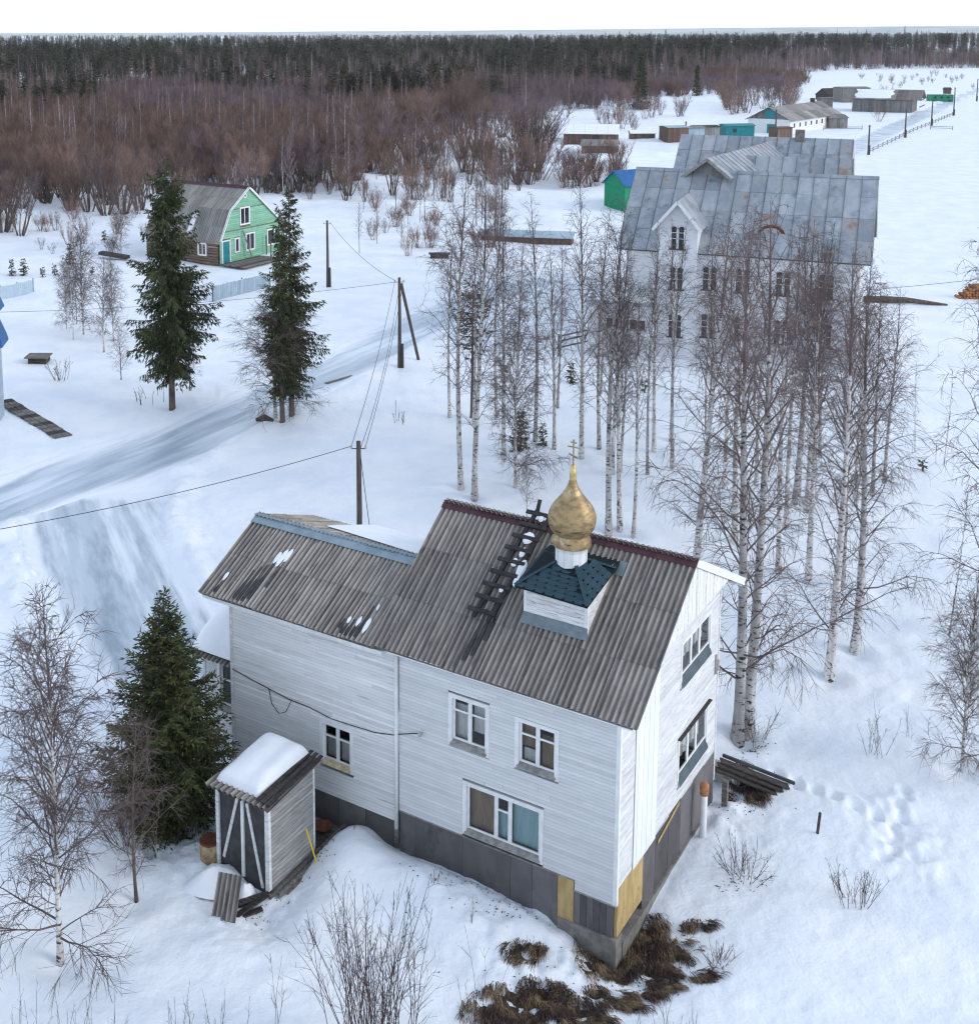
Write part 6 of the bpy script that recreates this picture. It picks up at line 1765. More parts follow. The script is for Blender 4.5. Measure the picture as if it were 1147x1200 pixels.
# white walled barn: long side toward us on the right, boarded gable with teal hatches on the left
x, y = plane_pt(925, 158, 0); x2, y2 = plane_pt(982, 148, 0)
ang = math.atan2(y2 - y, x2 - x)
Lb = math.hypot(x2 - x, y2 - y)
barn = empty('white_barn', (x, y, -.1), ang); tag(barn, 'long white walled barn with boarded gable and teal hatches', 'barn')
Wb = 9.5; Hb, Rb = 3.4, 2.5
q = MB(); q.box(0, Lb, 0, Wb, -.3, Hb); q.build('wall', M['white'], barn)
q = MB(); q.prism([(0, Hb), (Wb, Hb), (Wb / 2, Hb + Rb)], 'x', .02, Lb - .02); q.build('gable', M['greyboard'], barn)
q = MB()
for k in range(18):
    y0_ = k * Wb / 18; zt = Hb + Rb * (1 - abs(y0_ + .3 - Wb / 2) / (Wb / 2)) - .1
    if zt > Hb + .1: q.box(-.04 - .01 * (k % 2), .02, y0_ + .02, y0_ + Wb / 18 - .02, Hb + .02, zt, random.random())
q.build('gable_boards', M['greyboard'], barn, kind='stuff')
for (za, zb, yc, wd) in ((Hb + .15, Hb + 2.1, Wb / 2 - .3, 2.2), (.2, 2.3, Wb / 2 - .6, 1.9)):
    q = MB(); q.box(-.12, -.06, yc - wd / 2, yc + wd / 2, za, zb); q.build('hatch', M['tealdoor'], barn)
for k in range(8):
    q = MB(); q.box(2.2 + k * Lb / 9, 3.0 + k * Lb / 9, -.04, .0, 1.6, 2.5); q.build('window', M['darkglass'], barn)
for s in (-1, 1):
    n = 12
    for k in range(n):
        x0 = -.6 + (Lb + 1.2) * k / n; x1 = x0 + (Lb + 1.2) / n - .03
        ye = -.6 if s < 0 else Wb + .6
        p0, p1 = (ye, Hb - .6 * Rb / (Wb / 2)), (Wb / 2, Hb + Rb)
        for j in range(2):
            f0, f1 = j / 2, (j + 1) / 2
            a_ = (p0[0] + (p1[0] - p0[0]) * f0, p0[1] + (p1[1] - p0[1]) * f0); b_ = (p0[0] + (p1[0] - p0[0]) * f1, p0[1] + (p1[1] - p0[1]) * f1)
            t = .1 + .02 * j
            q = MB(); q.prism([a_, b_, (b_[0], b_[1] + t), (a_[0], a_[1] + t)], 'x', x0, x1, random.random()); q.build('roof_sheet', M['asbestos'], barn)
q = MB(); q.box(Lb - 5.2, Lb - 4.2, Wb / 2 - .4, Wb / 2 + .4, Hb + Rb - .2, Hb + Rb + 1.0); q.build('chimney', M['darkwood'], barn)
# long grey barn with snow on its roof
x, y = plane_pt(998, 131, 0); x2, y2 = plane_pt(1068, 133, 0)
ang2 = math.atan2(y2 - y, x2 - x); L2b = math.hypot(x2 - x, y2 - y)
gb = empty('grey_barn', (x, y, -.1), ang2); tag(gb, 'long grey board barn with a sheet of snow on its roof', 'barn')
q = MB(); q.prism([(0, -.3), (12, -.3), (12, 4.0), (6, 6.3), (0, 4.0)], 'x', 0, L2b); q.build('wall', M['greyboard'], gb)
q = MB()
for k in range(30): q.box(L2b * k / 30 + .02, L2b * (k + 1) / 30 - .02, -.05 - .01 * (k % 2), 0, -.2, 3.9, random.random())
q.build('wall_boards', M['greyboard'], gb, kind='stuff')
for s in (-1, 1):
    for k in range(14):
        x0 = -.6 + (L2b + 3.0) * k / 14; x1 = x0 + (L2b + 3.0) / 14 - .05
        p0, p1 = ((-.6 if s < 0 else 12.6), 3.8), (6, 6.3)
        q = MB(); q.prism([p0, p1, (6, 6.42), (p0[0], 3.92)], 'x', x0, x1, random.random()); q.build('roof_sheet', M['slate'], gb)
for (a_, b_) in (((L2b + 2, 0, -.2), (L2b + 2, 0, 3.9)), ((L2b + 2, 12, -.2), (L2b + 2, 12, 3.9)), ((L2b + 2, 6, -.2), (L2b + 2, 6, 6.2)), ((L2b + 2, 0, 2.0), (L2b + 2, 12, 2.0)), ((L2b + 2, 0, 3.8), (L2b + 2, 12, 3.8))):
    q = MB(); q.beam(a_, b_, .25, .25); q.build('frame_post', M['greyboard'], gb)
drift('barn_snow', gb, L2b * .02, L2b * .66, -.1, 5.6, 4.05, .35, 'sheet of snow on the long grey barn roof', .41)
hut('concrete_hut', 997, 119, 9, 7, 4.6, .3, 6, 'concrete', 'concrete', 'square grey concrete hut behind the long grey barn', boards=False, wins=((2.2, 1.3, 1.5, 3.4),))
hut('dark_shed', 974, 116, 8, 6, 1.8, 2.0, 25, 'darkwood', 'darkwood', 'small dark gabled shed left of the concrete hut')
hut('grey_box_hut', 966, 126, 3.4, 3, 3.0, .1, 10, 'greyboard', 'greyboard', 'small pale box hut between the two barns')
hut('barn_lean_to', 977, 149, 4.5, 4, 2.5, .6, 10, 'greyboard', 'greyboard', 'low grey lean-to at the far end of the white barn')
hut('brown_shed', 692, 167, 11, 7, 2.3, 1.6, -8, 'brownboard', 'snow_cap', 'brown board shed with snowy roof before the far woods', door=((1, 1.6, 0, 1.9, False),))
hut('brown_lean_to', 703, 176, 6.5, 4, 1.4, .9, -14, 'brownboard', 'asbestos', 'low brown shed with grey roof in front of the brown board shed')
hut('left_row_hut', 789, 166, 4.6, 4, 2.9, .2, 15, 'brownboard', 'fenceblue', 'brown hut at the left end of the far hut row')
hut('grey_row_hut', 806, 163, 5.4, 4, 2.6, .2, 12, 'fenceblue', 'greyboard', 'bluish grey hut in the middle of the far hut row')
hut('brown_row_hut', 826, 161, 4.6, 4, 2.5, .2, 12, 'greyboard', 'darkwood', 'brown boarded hut at the right end of the far hut row')
hut('teal_cabin', 863, 159, 6.4, 3.4, 2.4, .3, 8, 'tealdoor', 'tealdoor', 'teal painted cabin left of the white walled barn', cat='cabin', wins=((-1.2, .8, 1.0, 1.8),))
hut('snowy_low_shed', 752, 162, 5, 3, 1.2, .5, 0, 'brownboard', 'snow_cap', 'tiny low shed under snow left of the far hut row')
hut('brown_crate_hut', 914, 163, 3.6, 3, 2.6, .1, 20, 'brownboard', 'brownboard', 'brown crate like hut against the foot of the barn gable')
hut('long_low_shed', 618, 281, 9.5, 3.2, .75, .35, -12, 'brownboard', 'fenceblue', 'long low dugout shed with bluish roof seen through the left grove', boards=False)
hut('green_cabin', 735, 238, 4.2, 3.9, 3.1, 1.5, 30, 'brightgreen', 'blueroof', 'bright green cabin with blue roof behind the left end of the big building', cat='cabin', over=.3)
gr = hut('green_trailer', 1101, 118, 7.5, 3, 2.0, .15, -4, 'brightgreen', 'brightgreen', 'green trailer parked beside the far road', cat='trailer', wins=((-2, .9, 1.0, 1.6), (0, .9, 1.0, 1.6), (2, .9, 1.0, 1.6)), over=.1)
for s in (-2.5, 2.5):
    q = MB(); q.tube([(s, -1.6, .2), (s, -1.4, .2)], .45, 12, cap=True); q.build('wheel', M['wire'], gr)
x, y, z = at(1109, 117)
tw = empty('lookout_tower', (x, y, z)); tw.scale = (.62, .62, .62); tag(tw, 'small dark wooden lookout tower beside the green trailer', 'tower')
for sx in (-1.1, 1.1):
    for sy in (-1.1, 1.1):
        q = MB(); q.beam((sx * 1.3, sy * 1.3, -.3), (sx, sy, 4.2), .25, .25); q.build('leg', M['darkwood'], tw)
q = MB(); q.box(-1.5, 1.5, -1.5, 1.5, 3.4, 5.6); q.build('cabin', M['brownboard'], tw)
q = MB(); q.prism([(-1.9, 5.6), (1.9, 5.6), (0, 6.8)], 'x', -1.9, 1.9); q.build('roof', M['darkwood'], tw)
q = MB(); q.beam((-1.1, -1.2, .3), (1.1, -1.2, 3.3), .15, .12); q.build('brace', M['darkwood'], tw)
# long log and the stack of cut wood at the right edge
x, y, z = at(1012, 354); x2, y2, z2 = at(1110, 358)
q = MB(); q.tube([(x, y, z + .25), ((x + x2) / 2, (y + y2) / 2, z + .3), (x2, y2, z2 + .05)], [.3, .24, .1], 9, cap=True)
tag(q.build('fallen_log', M['bark'], smooth=True), 'long brown log lying across the snow right of the big building', 'log')
x, y, z = at(1146, 349)
stack = empty('wood_pile', (x, y, z)); tag(stack, 'orange brown pile of cut firewood at the right edge', 'wood pile')
lm = MB(); lm.tube([(0, -.45, 0), (0, .45, 0)], .13, 8, cap=True); lme = lm.mesh('billet', M['orange'])
for r0 in range(5):
    for k in range(16 - 2 * r0):
        put('billet', lme, stack, (-1.6 + k * .27 + r0 * .25 + random.uniform(-.03, .03), random.uniform(-.12, .12), .08 + r0 * .235), (0, 0, random.uniform(-.15, .15)))
# blue roofed turret at the left edge
x, y, z = at(-10, 490)
ch = empty('blue_roofed_tower', (x, y, z), math.radians(8)); tag(ch, 'pale blue board tower with two tiered blue roof at the left edge', 'tower')
hh = top_h(y, 362) - z; hm = top_h(y, 402) - z
def box_sz(px0, px1, yy): return (px1 - px0) * yy / FPX
half = .62
q = MB()
for k in range(int(hm / .25)): q.box(-half, half, -half, half, k * .25 - .2, k * .25 + .04, random.random())
q.build('wall', M['paleblue'], ch)
def skirt(z0, z1, r0, r1, nm):
    b = MB(); vs = []
    for zz, rr in ((z0, r0), (z0 + (z1 - z0) * .25, r0 * .80 + r1 * .2), (z1, r1)):
        for sx, sy in ((-1, -1), (1, -1), (1, 1), (-1, 1)): vs.append((sx * rr, sy * rr, zz))
    vs += [(sx * r0, sy * r0, z0 - .06) for sx, sy in ((-1, -1), (1, -1), (1, 1), (-1, 1))]
    fs = [(j * 4 + i, j * 4 + (i + 1) % 4, (j + 1) * 4 + (i + 1) % 4, (j + 1) * 4 + i) for j in range(2) for i in range(4)] + [(8, 9, 10, 11)] + [(12 + i, 12 + (i + 1) % 4, (i + 1) % 4, i) for i in range(4)] + [(15, 14, 13, 12)]
    b.add(vs, fs); b.build(nm, M['blueroof'], ch)
skirt(hm, hm + 1.5, .98, .55, 'lower_roof')
q = MB(); q.box(-.5, .5, -.5, .5, hm + 1.3, hm + 2.0); q.build('drum', M['paleblue'], ch)
skirt(hm + 2.0, hm + 3.9, .86, .08, 'upper_roof')
# boardwalk, well cover, plank, manhole
x, y, z = at(4, 470); x2, y2, z2 = at(75, 513)
bw = empty('boardwalk', (0, 0, 0)); tag(bw, 'narrow wet boardwalk through the snow on the left lawn', 'boardwalk')
n = 14; dx, dy = (x2 - x) / n, (y2 - y) / n; L_ = math.hypot(dx, dy)
for k in range(n):
    b = MB(); b.box(.02, L_ - .02 - .05 * (k % 3), -.5, -.02, 0, .06, random.random()); b.box(.02, L_ - .03, .02, .5, 0, .055, random.random())
    xx, yy = x + dx * k, y + dy * k
    b.build('plank', M['oldwood' if k % 3 else 'darkwood'], bw, loc=(xx, yy, gz(xx, yy) + .04), rot=(random.uniform(-.04, .04), 0, math.atan2(dy, dx) + random.uniform(-.04, .04)))
x, y, z = at(46, 424)
wc = empty('well_box', (x, y, z)); tag(wc, 'low dark box with a plank lid half buried in snow on the left lawn', 'well box')
q = MB(); q.box(-.6, .6, -.5, .5, -.2, .38); q.build('box_wall', M['darkwood'], wc)
q = MB(); q.box(-.8, .75, -.7, .6, .40, .47); q.build('lid', M['oldwood'], wc)
x, y, z = at(398, 446)
q = MB(); q.box(-1.2, 1.2, -.15, .15, .02, .10); tag(q.build('loose_plank', M['oldwood'], loc=(x, y, z), rot=(0, 0, math.radians(48))), 'single grey plank lying on the snow by the twin spruces', 'plank')
x, y, z = at(310, 494)
q = MB(); q.tube([(-.5, 0, .1), (0, .1, .2), (.5, 0, .08)], [.1, .22, .08], 7, cap=True); tag(q.build('dark_stump', M['darkwood'], loc=(x, y, z)), 'small dark stump in the snow left of the twin spruces', 'stump')
x, y, z = at(515, 302)
q = MB(); q.box(-.9, .9, -.4, .4, -.1, .4); o = q.build('box_wall', M['darkwood']); 
lb = empty('low_dark_shed', (x, y, z)); tag(lb, 'low dark box shed seen through the crowns of the left grove', 'shed'); o.parent = lb
q = MB(); q.prism([(-.5, .41), (.5, .41), (.5, .47), (-.5, .55)], 'x', -1.05, 1.05); q.build('lid', M['felt'], lb)
x, y, z = at(150, 305); x2, y2, z2 = at(118, 302)
q = MB(); q.beam((x, y, z + .3), (x2, y2, z2 + .5), .8, .3); tag(q.build('dark_beam', M['darkwood']), 'dark timber lying on snow left of the log house', 'timber')

# ================================================================== THE WOODS
def curve_y(pts, x):
    return np.interp(x, [p[0] for p in pts], [p[1] for p in pts])
# nearest edge of the brush and nearest edge of the conifers, as photo rows over photo columns
BRUSH = [(-400, 260), (-150, 245), (0, 236), (60, 228), (130, 222), (200, 206), (300, 208), (400, 200), (430, 182), (470, 160), (520, 150), (560, 148), (620, 146), (700, 138), (760, 122), (840, 112), (930, 112), (950, 96), (990, 85), (1147, 80.5), (1500, 78)]
WOOD = [(-400, 125), (0, 124), (100, 118), (200, 112), (300, 112), (400, 110), (560, 108), (650, 108), (720, 106), (800, 95), (900, 86), (980, 79.5), (1147, 77.5), (1500, 76)]
def in_px(x, y):
    dep = y * CT + CAM_H * ST
    return CXP + FPX * x / dep, CYP + FPX * (CAM_H * CT - y * ST) / dep

def far_birch(seed, h=10.0, n=26, dense=1.0, cb=.25, spread=.17, tr=.018, trunk=.075, twigmat='brush', barkmat='birchbark'):
    r = random.Random(seed); C = MB()
    C.tube([(0, 0, -.3), (r.uniform(-.15, .15), r.uniform(-.15, .15), h * .5), (0, 0, h)], [trunk, trunk * .6, .015], 5, mi=1)
    for i in range(n):
        t = cb + (.97 - cb) * (i + r.random()) / n; L = h * spread * (1.25 - t * .9) * r.uniform(.6, 1.2); az = i * 2.4; e = math.radians(r.uniform(38, 66))
        d = Vector((math.cos(az) * math.cos(e), math.sin(az) * math.cos(e), math.sin(e))); P = Vector((0, 0, h * t)); Q = P + d * L * .55; R_ = Q + (d + UP * .3).normalized() * L * .45
        C.tube([P, Q, R_], [.03, .022, .01], 3)
        for j in range(int(5 * dense)):
            p = P.lerp(Q, r.random()) if j % 2 else Q.lerp(R_, r.random())
            d2 = (d + rnd_dir(r) * .7 + UP * .25).normalized(); l2 = L * r.uniform(.3, .6)
            C.tube([p, p + d2 * l2], [tr, .005], 3)
            for k in range(2):
                d3 = (d2 + rnd_dir(r) * .7).normalized(); p3 = p + d2 * l2 * r.uniform(.3, .9)
                C.tube([p3, p3 + d3 * l2 * .5], [tr * .7, .004], 3)
    return C.mesh('far_birch', [M[twigmat], M[barkmat]])
def far_spruce(seed, h=14.0, width=.15, mat='needle_far', base=.1, pine=False):
    r = random.Random(seed); C = MB()
    C.tube([(0, 0, -.3), (0, 0, h * .97)], [.16, .03], 5, mi=1)
    z = h * base; i = 0
    while z < h * .98:
        u = (z / h - base) / (1 - base)
        W = h * width * ((1 - u) ** .85 + .04) if not pine else h * width * (.35 + math.sin(math.pi * min(1, u * .9 + .1)) * .8)
        for b in range(6):
            L = W * r.uniform(.6, 1.2); az = i * .9 + b * math.pi / 3 + r.uniform(-.4, .4)
            d = Vector((math.cos(az), math.sin(az), -.22 + .7 * u if not pine else .35)); d.normalize()
            P = Vector((0, 0, z)); tn = r.random()
            for k in range(4):
                p = P + d * (L * k / 4); s = Vector((-d.y, d.x, r.uniform(-.3, .3))).normalized() * (L * .22 * (1.2 - k * .2)); e = p + d * L * .42 - UP * r.uniform(0, .25)
                C.add([tuple(p), tuple(p + d * L * .2 + s), tuple(e), tuple(p + d * L * .2 - s)], [(0, 1, 2, 3)], min(1, max(0, tn + r.uniform(-.25, .25))))
        z += (.55 if not pine else .7) * r.uniform(.8, 1.2) * (1 - .4 * u); i += 1
    return C.mesh('far_conifer', [M[mat], M['bark']])
def far_bush(seed, h=5.0, n=16, mat='brush', twigs=9):
    C = make_shrub(seed, h, n=n, spread=.5, twigs=twigs, rad=.022, lean=.55, base=.6, bush=.38, sub=4, smin=.35)
    return C.mesh('far_bush', M[mat])
def far_willow(seed, h=6.0, n=9, mat='brush'):
    r = random.Random(seed); C = MB()
    for i in range(n):
        a = i * 6.283 / n + r.uniform(-.5, .5); l = r.uniform(.05, .6)
        p = Vector((.25 * math.cos(a), .25 * math.sin(a), -.2)); d = Vector((math.cos(a) * l, math.sin(a) * l, 1)).normalized(); H = h * r.uniform(.7, 1.05); m = 6; pts = [p]
        for k in range(m):
            d = (d + rnd_dir(r) * .15 + UP * .06).normalized(); p = p + d * (H / m); pts.append(p)
        C.tube(pts, [.075 * (1.2 - .17 * k) for k in range(m + 1)], 4, .5, 1)
        for j in range(22):
            s = r.uniform(.35, 1) ** .7; q = s * m; k = min(int(q), m - 1); P = pts[k].lerp(pts[k + 1], q - k)
            d2 = ((pts[k + 1] - pts[k]).normalized() + rnd_dir(r) * .9 + UP * .35).normalized(); L2 = h * r.uniform(.10, .26) * (1.25 - s * .5)
            Q = P + d2 * L2 * .5; R_ = Q + (d2 + UP * .3).normalized() * L2 * .5
            C.tube([P, Q, R_], [.016, .012, .005], 3)
            for w in range(7):
                b_ = P.lerp(Q, r.random()) if w % 2 else Q.lerp(R_, r.random())
                C.tube([b_, b_ + (d2 + rnd_dir(r) * .8 + UP * .3).normalized() * L2 * r.uniform(.3, .6)], [.008, .003], 3)
    return C.mesh('far_willow', [M[mat], M['bark']])
FB = [far_birch(1, twigmat='brush'), far_birch(2, spread=.14, cb=.35, twigmat='brush2'), far_birch(3, spread=.19, twigmat='brush2', barkmat='bark'), far_birch(4, spread=.16, cb=.3, twigmat='brush', barkmat='bark'), far_birch(5, spread=.13, cb=.4, twigmat='brush2')]
FS = [far_spruce(1), far_spruce(2, width=.13), far_spruce(3, width=.12, mat='needle_far'), far_spruce(4, width=.16, mat='pine_far', base=.45, pine=True), far_spruce(5, width=.15, mat='pine_far', base=.5, pine=True)]
FU = [far_bush(1), far_bush(2, mat='brush2'), far_bush(3, n=22), far_bush(4, n=12, mat='brush2')]
FW = [far_willow(1), far_willow(2, n=7, mat='brush2'), far_willow(3, n=11)]

protos = bpy.data.collections.new('wood_kinds')           # the kinds the far wood is planted from
def proto(nm, me):
    o = bpy.data.objects.new(nm, me); protos.objects.link(o); return o
kinds = [proto('a%02d_kind' % i, me_) for i, me_ in enumerate(FB + FS + FU + FW)]

def scatter_object(name, pts, rot, scl, idx_, label):
    me = bpy.data.meshes.new(name)
    me.vertices.add(len(pts)); me.vertices.foreach_set('co', np.asarray(pts, np.float32).ravel())
    for nm, tp, arr in (('turn', 'FLOAT', rot), ('size', 'FLOAT', scl), ('pick', 'INT', idx_)):
        a_ = me.attributes.new(nm, tp, 'POINT'); a_.data.foreach_set('value', np.asarray(arr, np.int32 if tp == 'INT' else np.float32))
    me.update()
    o = put(name, me, kind='stuff', label=label)
    ng = bpy.data.node_groups.new(name + '_planting', 'GeometryNodeTree')
    ng.interface.new_socket('Geometry', in_out='INPUT', socket_type='NodeSocketGeometry'); ng.interface.new_socket('Geometry', in_out='OUTPUT', socket_type='NodeSocketGeometry')
    N, L = ng.nodes, ng.links
    gi = N.new('NodeGroupInput'); go = N.new('NodeGroupOutput'); ip = N.new('GeometryNodeInstanceOnPoints'); ci = N.new('GeometryNodeCollectionInfo')
    ci.inputs['Collection'].default_value = protos; ci.inputs['Separate Children'].default_value = True; ci.inputs['Reset Children'].default_value = True
    ip.inputs['Pick Instance'].default_value = True
    def at_(nm, tp):
        a_ = N.new('GeometryNodeInputNamedAttribute'); a_.data_type = tp; a_.inputs['Name'].default_value = nm; return a_.outputs['Attribute']
    cx = N.new('ShaderNodeCombineXYZ'); L.new(at_('turn', 'FLOAT'), cx.inputs['Z'])
    L.new(gi.outputs[0], ip.inputs['Points']); L.new(ci.outputs[0], ip.inputs['Instance']); L.new(at_('pick', 'INT'), ip.inputs['Instance Index'])
    L.new(cx.outputs[0], ip.inputs['Rotation']); L.new(at_('size', 'FLOAT'), ip.inputs['Scale']); L.new(ip.outputs[0], go.inputs[0])
    md = o.modifiers.new('planting', 'NODES'); md.node_group = ng
    return o

def sample_zone(n, dmin, dmax, test, power=1.0):
    """random ground points in a wedge a good deal wider than the picture"""
    out = []
    while len(out) < n:
        m = n * 3
        d = np.sqrt(rng.uniform(dmin ** 2, dmax ** 2, m)) if power == 1 else dmin * (dmax / dmin) ** rng.uniform(0, 1, m) ** power
        a_ = np.radians(rng.uniform(-34, 42, m))
        x, y = d * np.sin(a_), d * np.cos(a_)
        px, py = in_px(x, y)
        k = test(x, y, px, py)
        out.extend(zip(x[k], y[k]))
    return np.array(out[:n])
pts, rot, scl, ix = [], [], [], []
def plant(P, lo, hi, choices, weights, ref):
    z = ground(P[:, 0], P[:, 1])
    c = rng.choice(choices, len(P), p=np.array(weights) / sum(weights))
    h = (rng.uniform(lo, hi, len(P)) + (hi > 16) * 4.5 * sstep(.05, .45, P[:, 0] / P[:, 1]) - (hi > 12) * 1.5 * (1 - sstep(-.3, .0, P[:, 0] / P[:, 1]))) * (1 + .15 * fbm(P[:, 0] / 30, P[:, 1] / 30, 91))
    pts.append(np.column_stack([P, z - .1])); rot.append(rng.uniform(0, 6.28, len(P))); ix.append(c)
    scl.append(h / np.array([10] * 5 + [14] * 5 + [5] * 4 + [6] * 3)[c])
nse = lambda x, y: fbm(x / 26, y / 26, 17)
# brush belt with thin birches
tint = lambda x, y: fbm(x / 55, y / 70, 37)
edge_ = lambda x, y, px, py: (py < curve_y(BRUSH, px) - 2 + 9 * nse(x, y) - 30 * rng.uniform(0, 1, len(x)) ** 2.5) & ~((px > 655) & (px < 735) & (py > 128)) & (py > curve_y(WOOD, px) - 4)
plant(sample_zone(5200, 110, 620, lambda x, y, px, py: edge_(x, y, px, py) & (tint(x, y) > -.02)), 3.2, 6.6, [10, 12, 14, 16], [3, 3, 1.6, 1.6], 0)
plant(sample_zone(5200, 110, 620, lambda x, y, px, py: edge_(x, y, px, py) & (tint(x, y) <= .04)), 3.2, 6.8, [11, 13, 15, 3], [3, 3, 2, .6], 0)
plant(sample_zone(2400, 150, 700, lambda x, y, px, py: (py < curve_y(BRUSH, px) - 16 + 8 * nse(x, y)) & (py > curve_y(WOOD, px) - 4)), 6.0, 10.5, [0, 1, 2, 3, 4], [1.0, .9, 3, 3, 1], 0)
# mixed wood behind
plant(sample_zone(6500, 300, 1000, lambda x, y, px, py: py < curve_y(WOOD, px) + 2), 9, 15, [0, 1, 2, 3, 4, 5, 6, 7, 8, 9], [1.5, 1.2, 2.6, 2.6, 1.2, 1.0, .9, .9, 1.1, 1.1], 0)
plant(sample_zone(4600, 420, 1100, lambda x, y, px, py: (py < curve_y(WOOD, px) - 6) & (fbm(x / 60, y / 60, 29) > -.16)), 11, 19.5, [5, 6, 7, 8, 9], [1.2, 1, 1, 1.4, 1.4], 0)
plant(sample_zone(9000, 900, 3600, lambda x, y, px, py: py < curve_y(WOOD, px) - 2, 1.0), 14, 19, [5, 6, 7, 8, 9, 2, 3], [2, 2, 2, 1.5, 1.5, 1.2, 1.2], 0)
plant(sample_zone(2600, 560, 1000, lambda x, y, px, py: (px > 800) & (py < curve_y(WOOD, px) + 2.5)), 6, 11, [0, 1, 2, 3, 4, 10, 11], [1.5, 1.5, 2, 2, 1.5, 1, 1], 0)
plant(sample_zone(420, 300, 640, lambda x, y, px, py: (py < curve_y(WOOD, px) + 26) & (py > curve_y(WOOD, px) - 4) & (fbm(x / 45, y / 45, 63) > .12) & (px < 760)), 9, 14, [5, 6, 7, 8, 9], [1.5, 1.2, 1, 1.6, 1.2], 0)
plant(sample_zone(260, 450, 1500, lambda x, y, px, py: py < curve_y(WOOD, px) - 8), 17.5, 23.5, [5, 6, 7], [1, 1, 1], 0)
scatter_object('forest', np.vstack(pts), np.concatenate(rot), np.concatenate(scl), np.concatenate(ix), 'deep mixed wood of spruce, pine and leafless birch to the skyline')

# trees and bushes one can tell apart along the front of the wood
r_ = random.Random(77)
def single(me, px, py, top, label, cat, name, group, ref):
    x, y, z = at(px, py); h = min(12.5, max(1.2, top_h(y, top) - z))
    s = h / ref
    o = put(name, me, None, (x, y, z - .05), (0, 0, r_.uniform(0, 6.28)), (s * r_.uniform(.9, 1.2), s * r_.uniform(.9, 1.2), s))
    return tag(o, label, cat, group)
for k in range(125):
    px = r_.uniform(-20, 560); e = float(curve_y(BRUSH, px)); py = e + r_.uniform(-6, 22) * (1 if r_.random() < .7 else 1.8)
    single(FW[k % 3], px, py, py - r_.uniform(36, 66), 'leafless purple brown bush on the snowy edge of the wood', 'bush', 'willow_bush', 'bushes along the snowy edge of the wood', 6)
for k in range(46):
    px = r_.uniform(560, 728); py = r_.uniform(170, 222) if px < 650 else r_.uniform(198, 222)
    single(FW[k % 3] if k % 2 else FU[k % 4], px, py, py - (r_.uniform(34, 66) if px < 650 else r_.uniform(22, 34)), 'tall leafless bush in the thicket left of the big grey roof', 'bush', 'willow_bush', 'bushes in the thicket left of the big grey roof', 5)
for k in range(80):
    px = r_.uniform(400, 610); py = r_.uniform(142, 205) if k % 3 else r_.uniform(196, 240)
    single(FW[k % 3] if k % 2 else FU[k % 4], px, py, py - r_.uniform(24, 48), 'leafless bush in the scrub between log house and big building', 'bush', 'willow_bush', 'bushes in the scrub between log house and big building', 6 if k % 2 else 5)
for k in range(40):
    px = r_.uniform(-10, 345); py = r_.uniform(206, 240)
    single(FW[k % 3], px, py, py - r_.uniform(30, 60), 'bare willow on the snowy bank behind the log house', 'willow', 'willow_bush', 'willows on the bank behind the log house', 6)
for k in range(24):
    px = r_.uniform(842, 930); py = r_.uniform(118, 134)
    single(FU[k % 4], px, py, py - r_.uniform(22, 38), 'tawny leafless bush in the thicket behind the white barn', 'bush', 'willow_bush', 'bushes in the thicket behind the white barn', 5)
for k in range(22):
    px = r_.uniform(690, 800); py = r_.uniform(122, 152)
    single(FU[k % 4], px, py, py - r_.uniform(14, 34), 'leafless bush around the lone large spruce', 'bush', 'willow_bush', 'bushes around the lone large spruce', 5)
for k in range(130):
    px = r_.uniform(330, 590); py = r_.uniform(172, 300) if px > 420 else r_.uniform(190, 236)
    single(FB[1 + k % 3] if k % 2 else FU[k % 4], px, py, py - r_.uniform(45, 85) if k % 2 else py - r_.uniform(18, 35), 'thin leafless young tree on the snow slope above the left grove', 'young tree', 'young_tree', 'young trees on the snow slope above the left grove', 10 if k % 2 else 5)
for k in range(22):
    px = r_.uniform(-10, 170); py = r_.uniform(250, 300)
    single(FU[k % 4], px, py, py - r_.uniform(12, 36), 'small leafless bush on the hummocks left of the log house', 'bush', 'willow_bush', 'bushes on the hummocks left of the log house', 5)
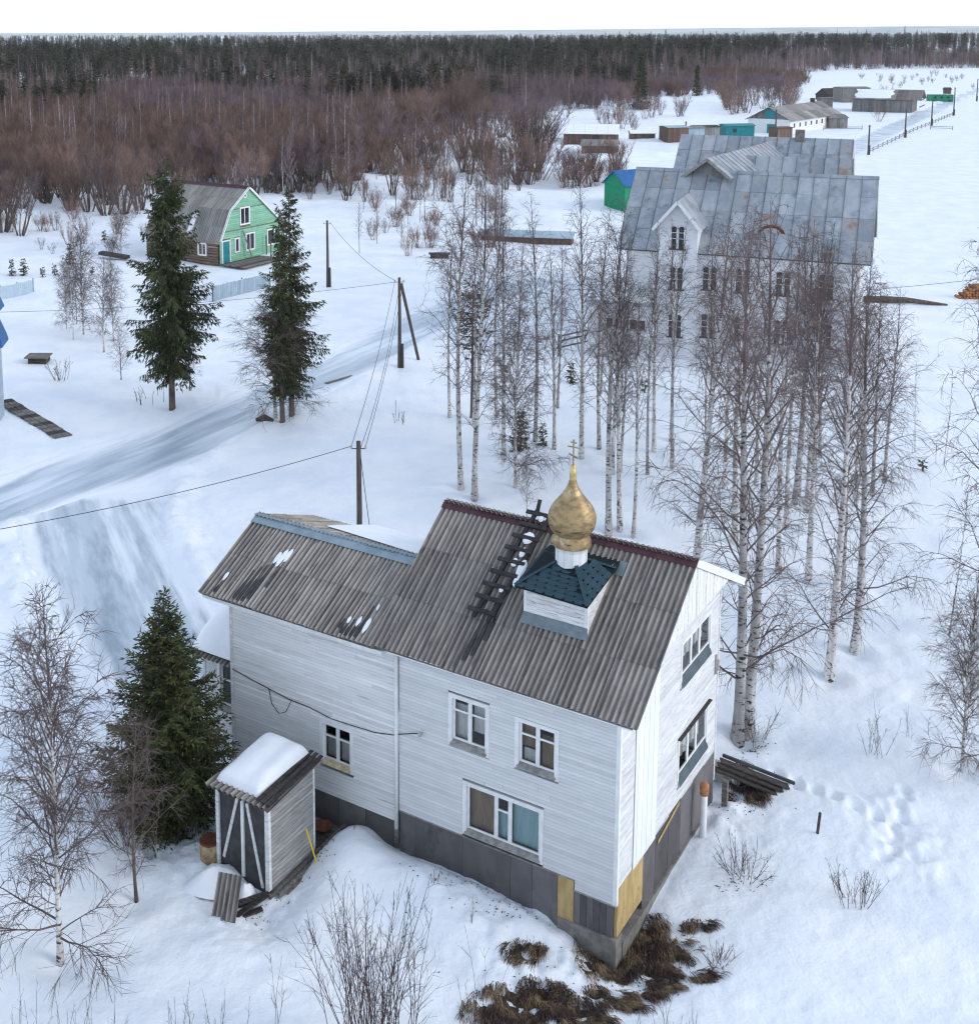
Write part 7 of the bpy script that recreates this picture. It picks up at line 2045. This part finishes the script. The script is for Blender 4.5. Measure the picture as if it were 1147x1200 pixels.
for k, (px, py) in enumerate(((4, 272), (24, 276), (84, 246), (104, 248), (124, 252), (146, 250), (164, 246))):
    single(FW[k % 3], px, py, py - r_.uniform(62, 84), 'broad many stemmed willow on the bank at the left', 'willow', 'willow_bush', 'broad willows on the left bank', 6)
for k, (px, py, top) in enumerate(((666, 150, 92), (478, 165, 118), (862, 112, 64))):
    single(FB[0], px, py, top, ('bleached pale birch standing above the brush left of the lone spruce', 'bleached pale birch above the brush over the left grove', 'pale branching birch among the far brush behind the barn')[k], 'birch', 'pale_birch', None, 10)
for k in range(34):
    px = r_.uniform(0, 660); py = float(curve_y(BRUSH, px)) - r_.uniform(4, 55)
    single(FB[(0, 1, 4)[k % 3]], px, py, py - r_.uniform(48, 70), 'pale stemmed birch standing out of the purple brush', 'birch', 'pale_birch', 'pale stemmed birches in the brush', 10)
for k in range(24):
    px = r_.uniform(1000, 1150); py = r_.uniform(88, 104)
    single(FU[k % 4], px, py, py - r_.uniform(4, 9), 'low bush on the far white field', 'bush', 'field_bush', 'low bushes on the far white field', 5)
single(FU[2], 1037, 118, 98, 'round leafless bush behind the snow covered barn', 'bush', 'field_bush', None, 5)
single(FU[0], 1030, 142, 120, 'reddish bush before the wall of the long grey barn', 'bush', 'field_bush', None, 5)
for k in range(7):
    single(FU[k % 4], 1000 + 6 * k - 24, 112, 104, 'low bush beside the concrete hut', 'bush', 'field_bush', 'low bushes beside the concrete hut', 5)

# ================================================================== the air
hz = MB(); hz.box(-14500, 14500, -14500, 14500, -6.0, 140.0)
haze = hz.mesh('haze', [])
hm_ = bpy.data.materials.new('haze_air'); hm_.use_nodes = True
hn = hm_.node_tree.nodes; hn.remove(hn['Principled BSDF'])
pv = hn.new('ShaderNodeVolumePrincipled'); pv.inputs['Color'].default_value = (0.93, 0.94, 0.955, 1); pv.inputs['Density'].default_value = 0.00005
hm_.node_tree.links.new(pv.outputs[0], hn['Material Output'].inputs['Volume'])
haze.materials.append(hm_)
put('haze', haze, kind='stuff', label='pale winter haze over the whole place')
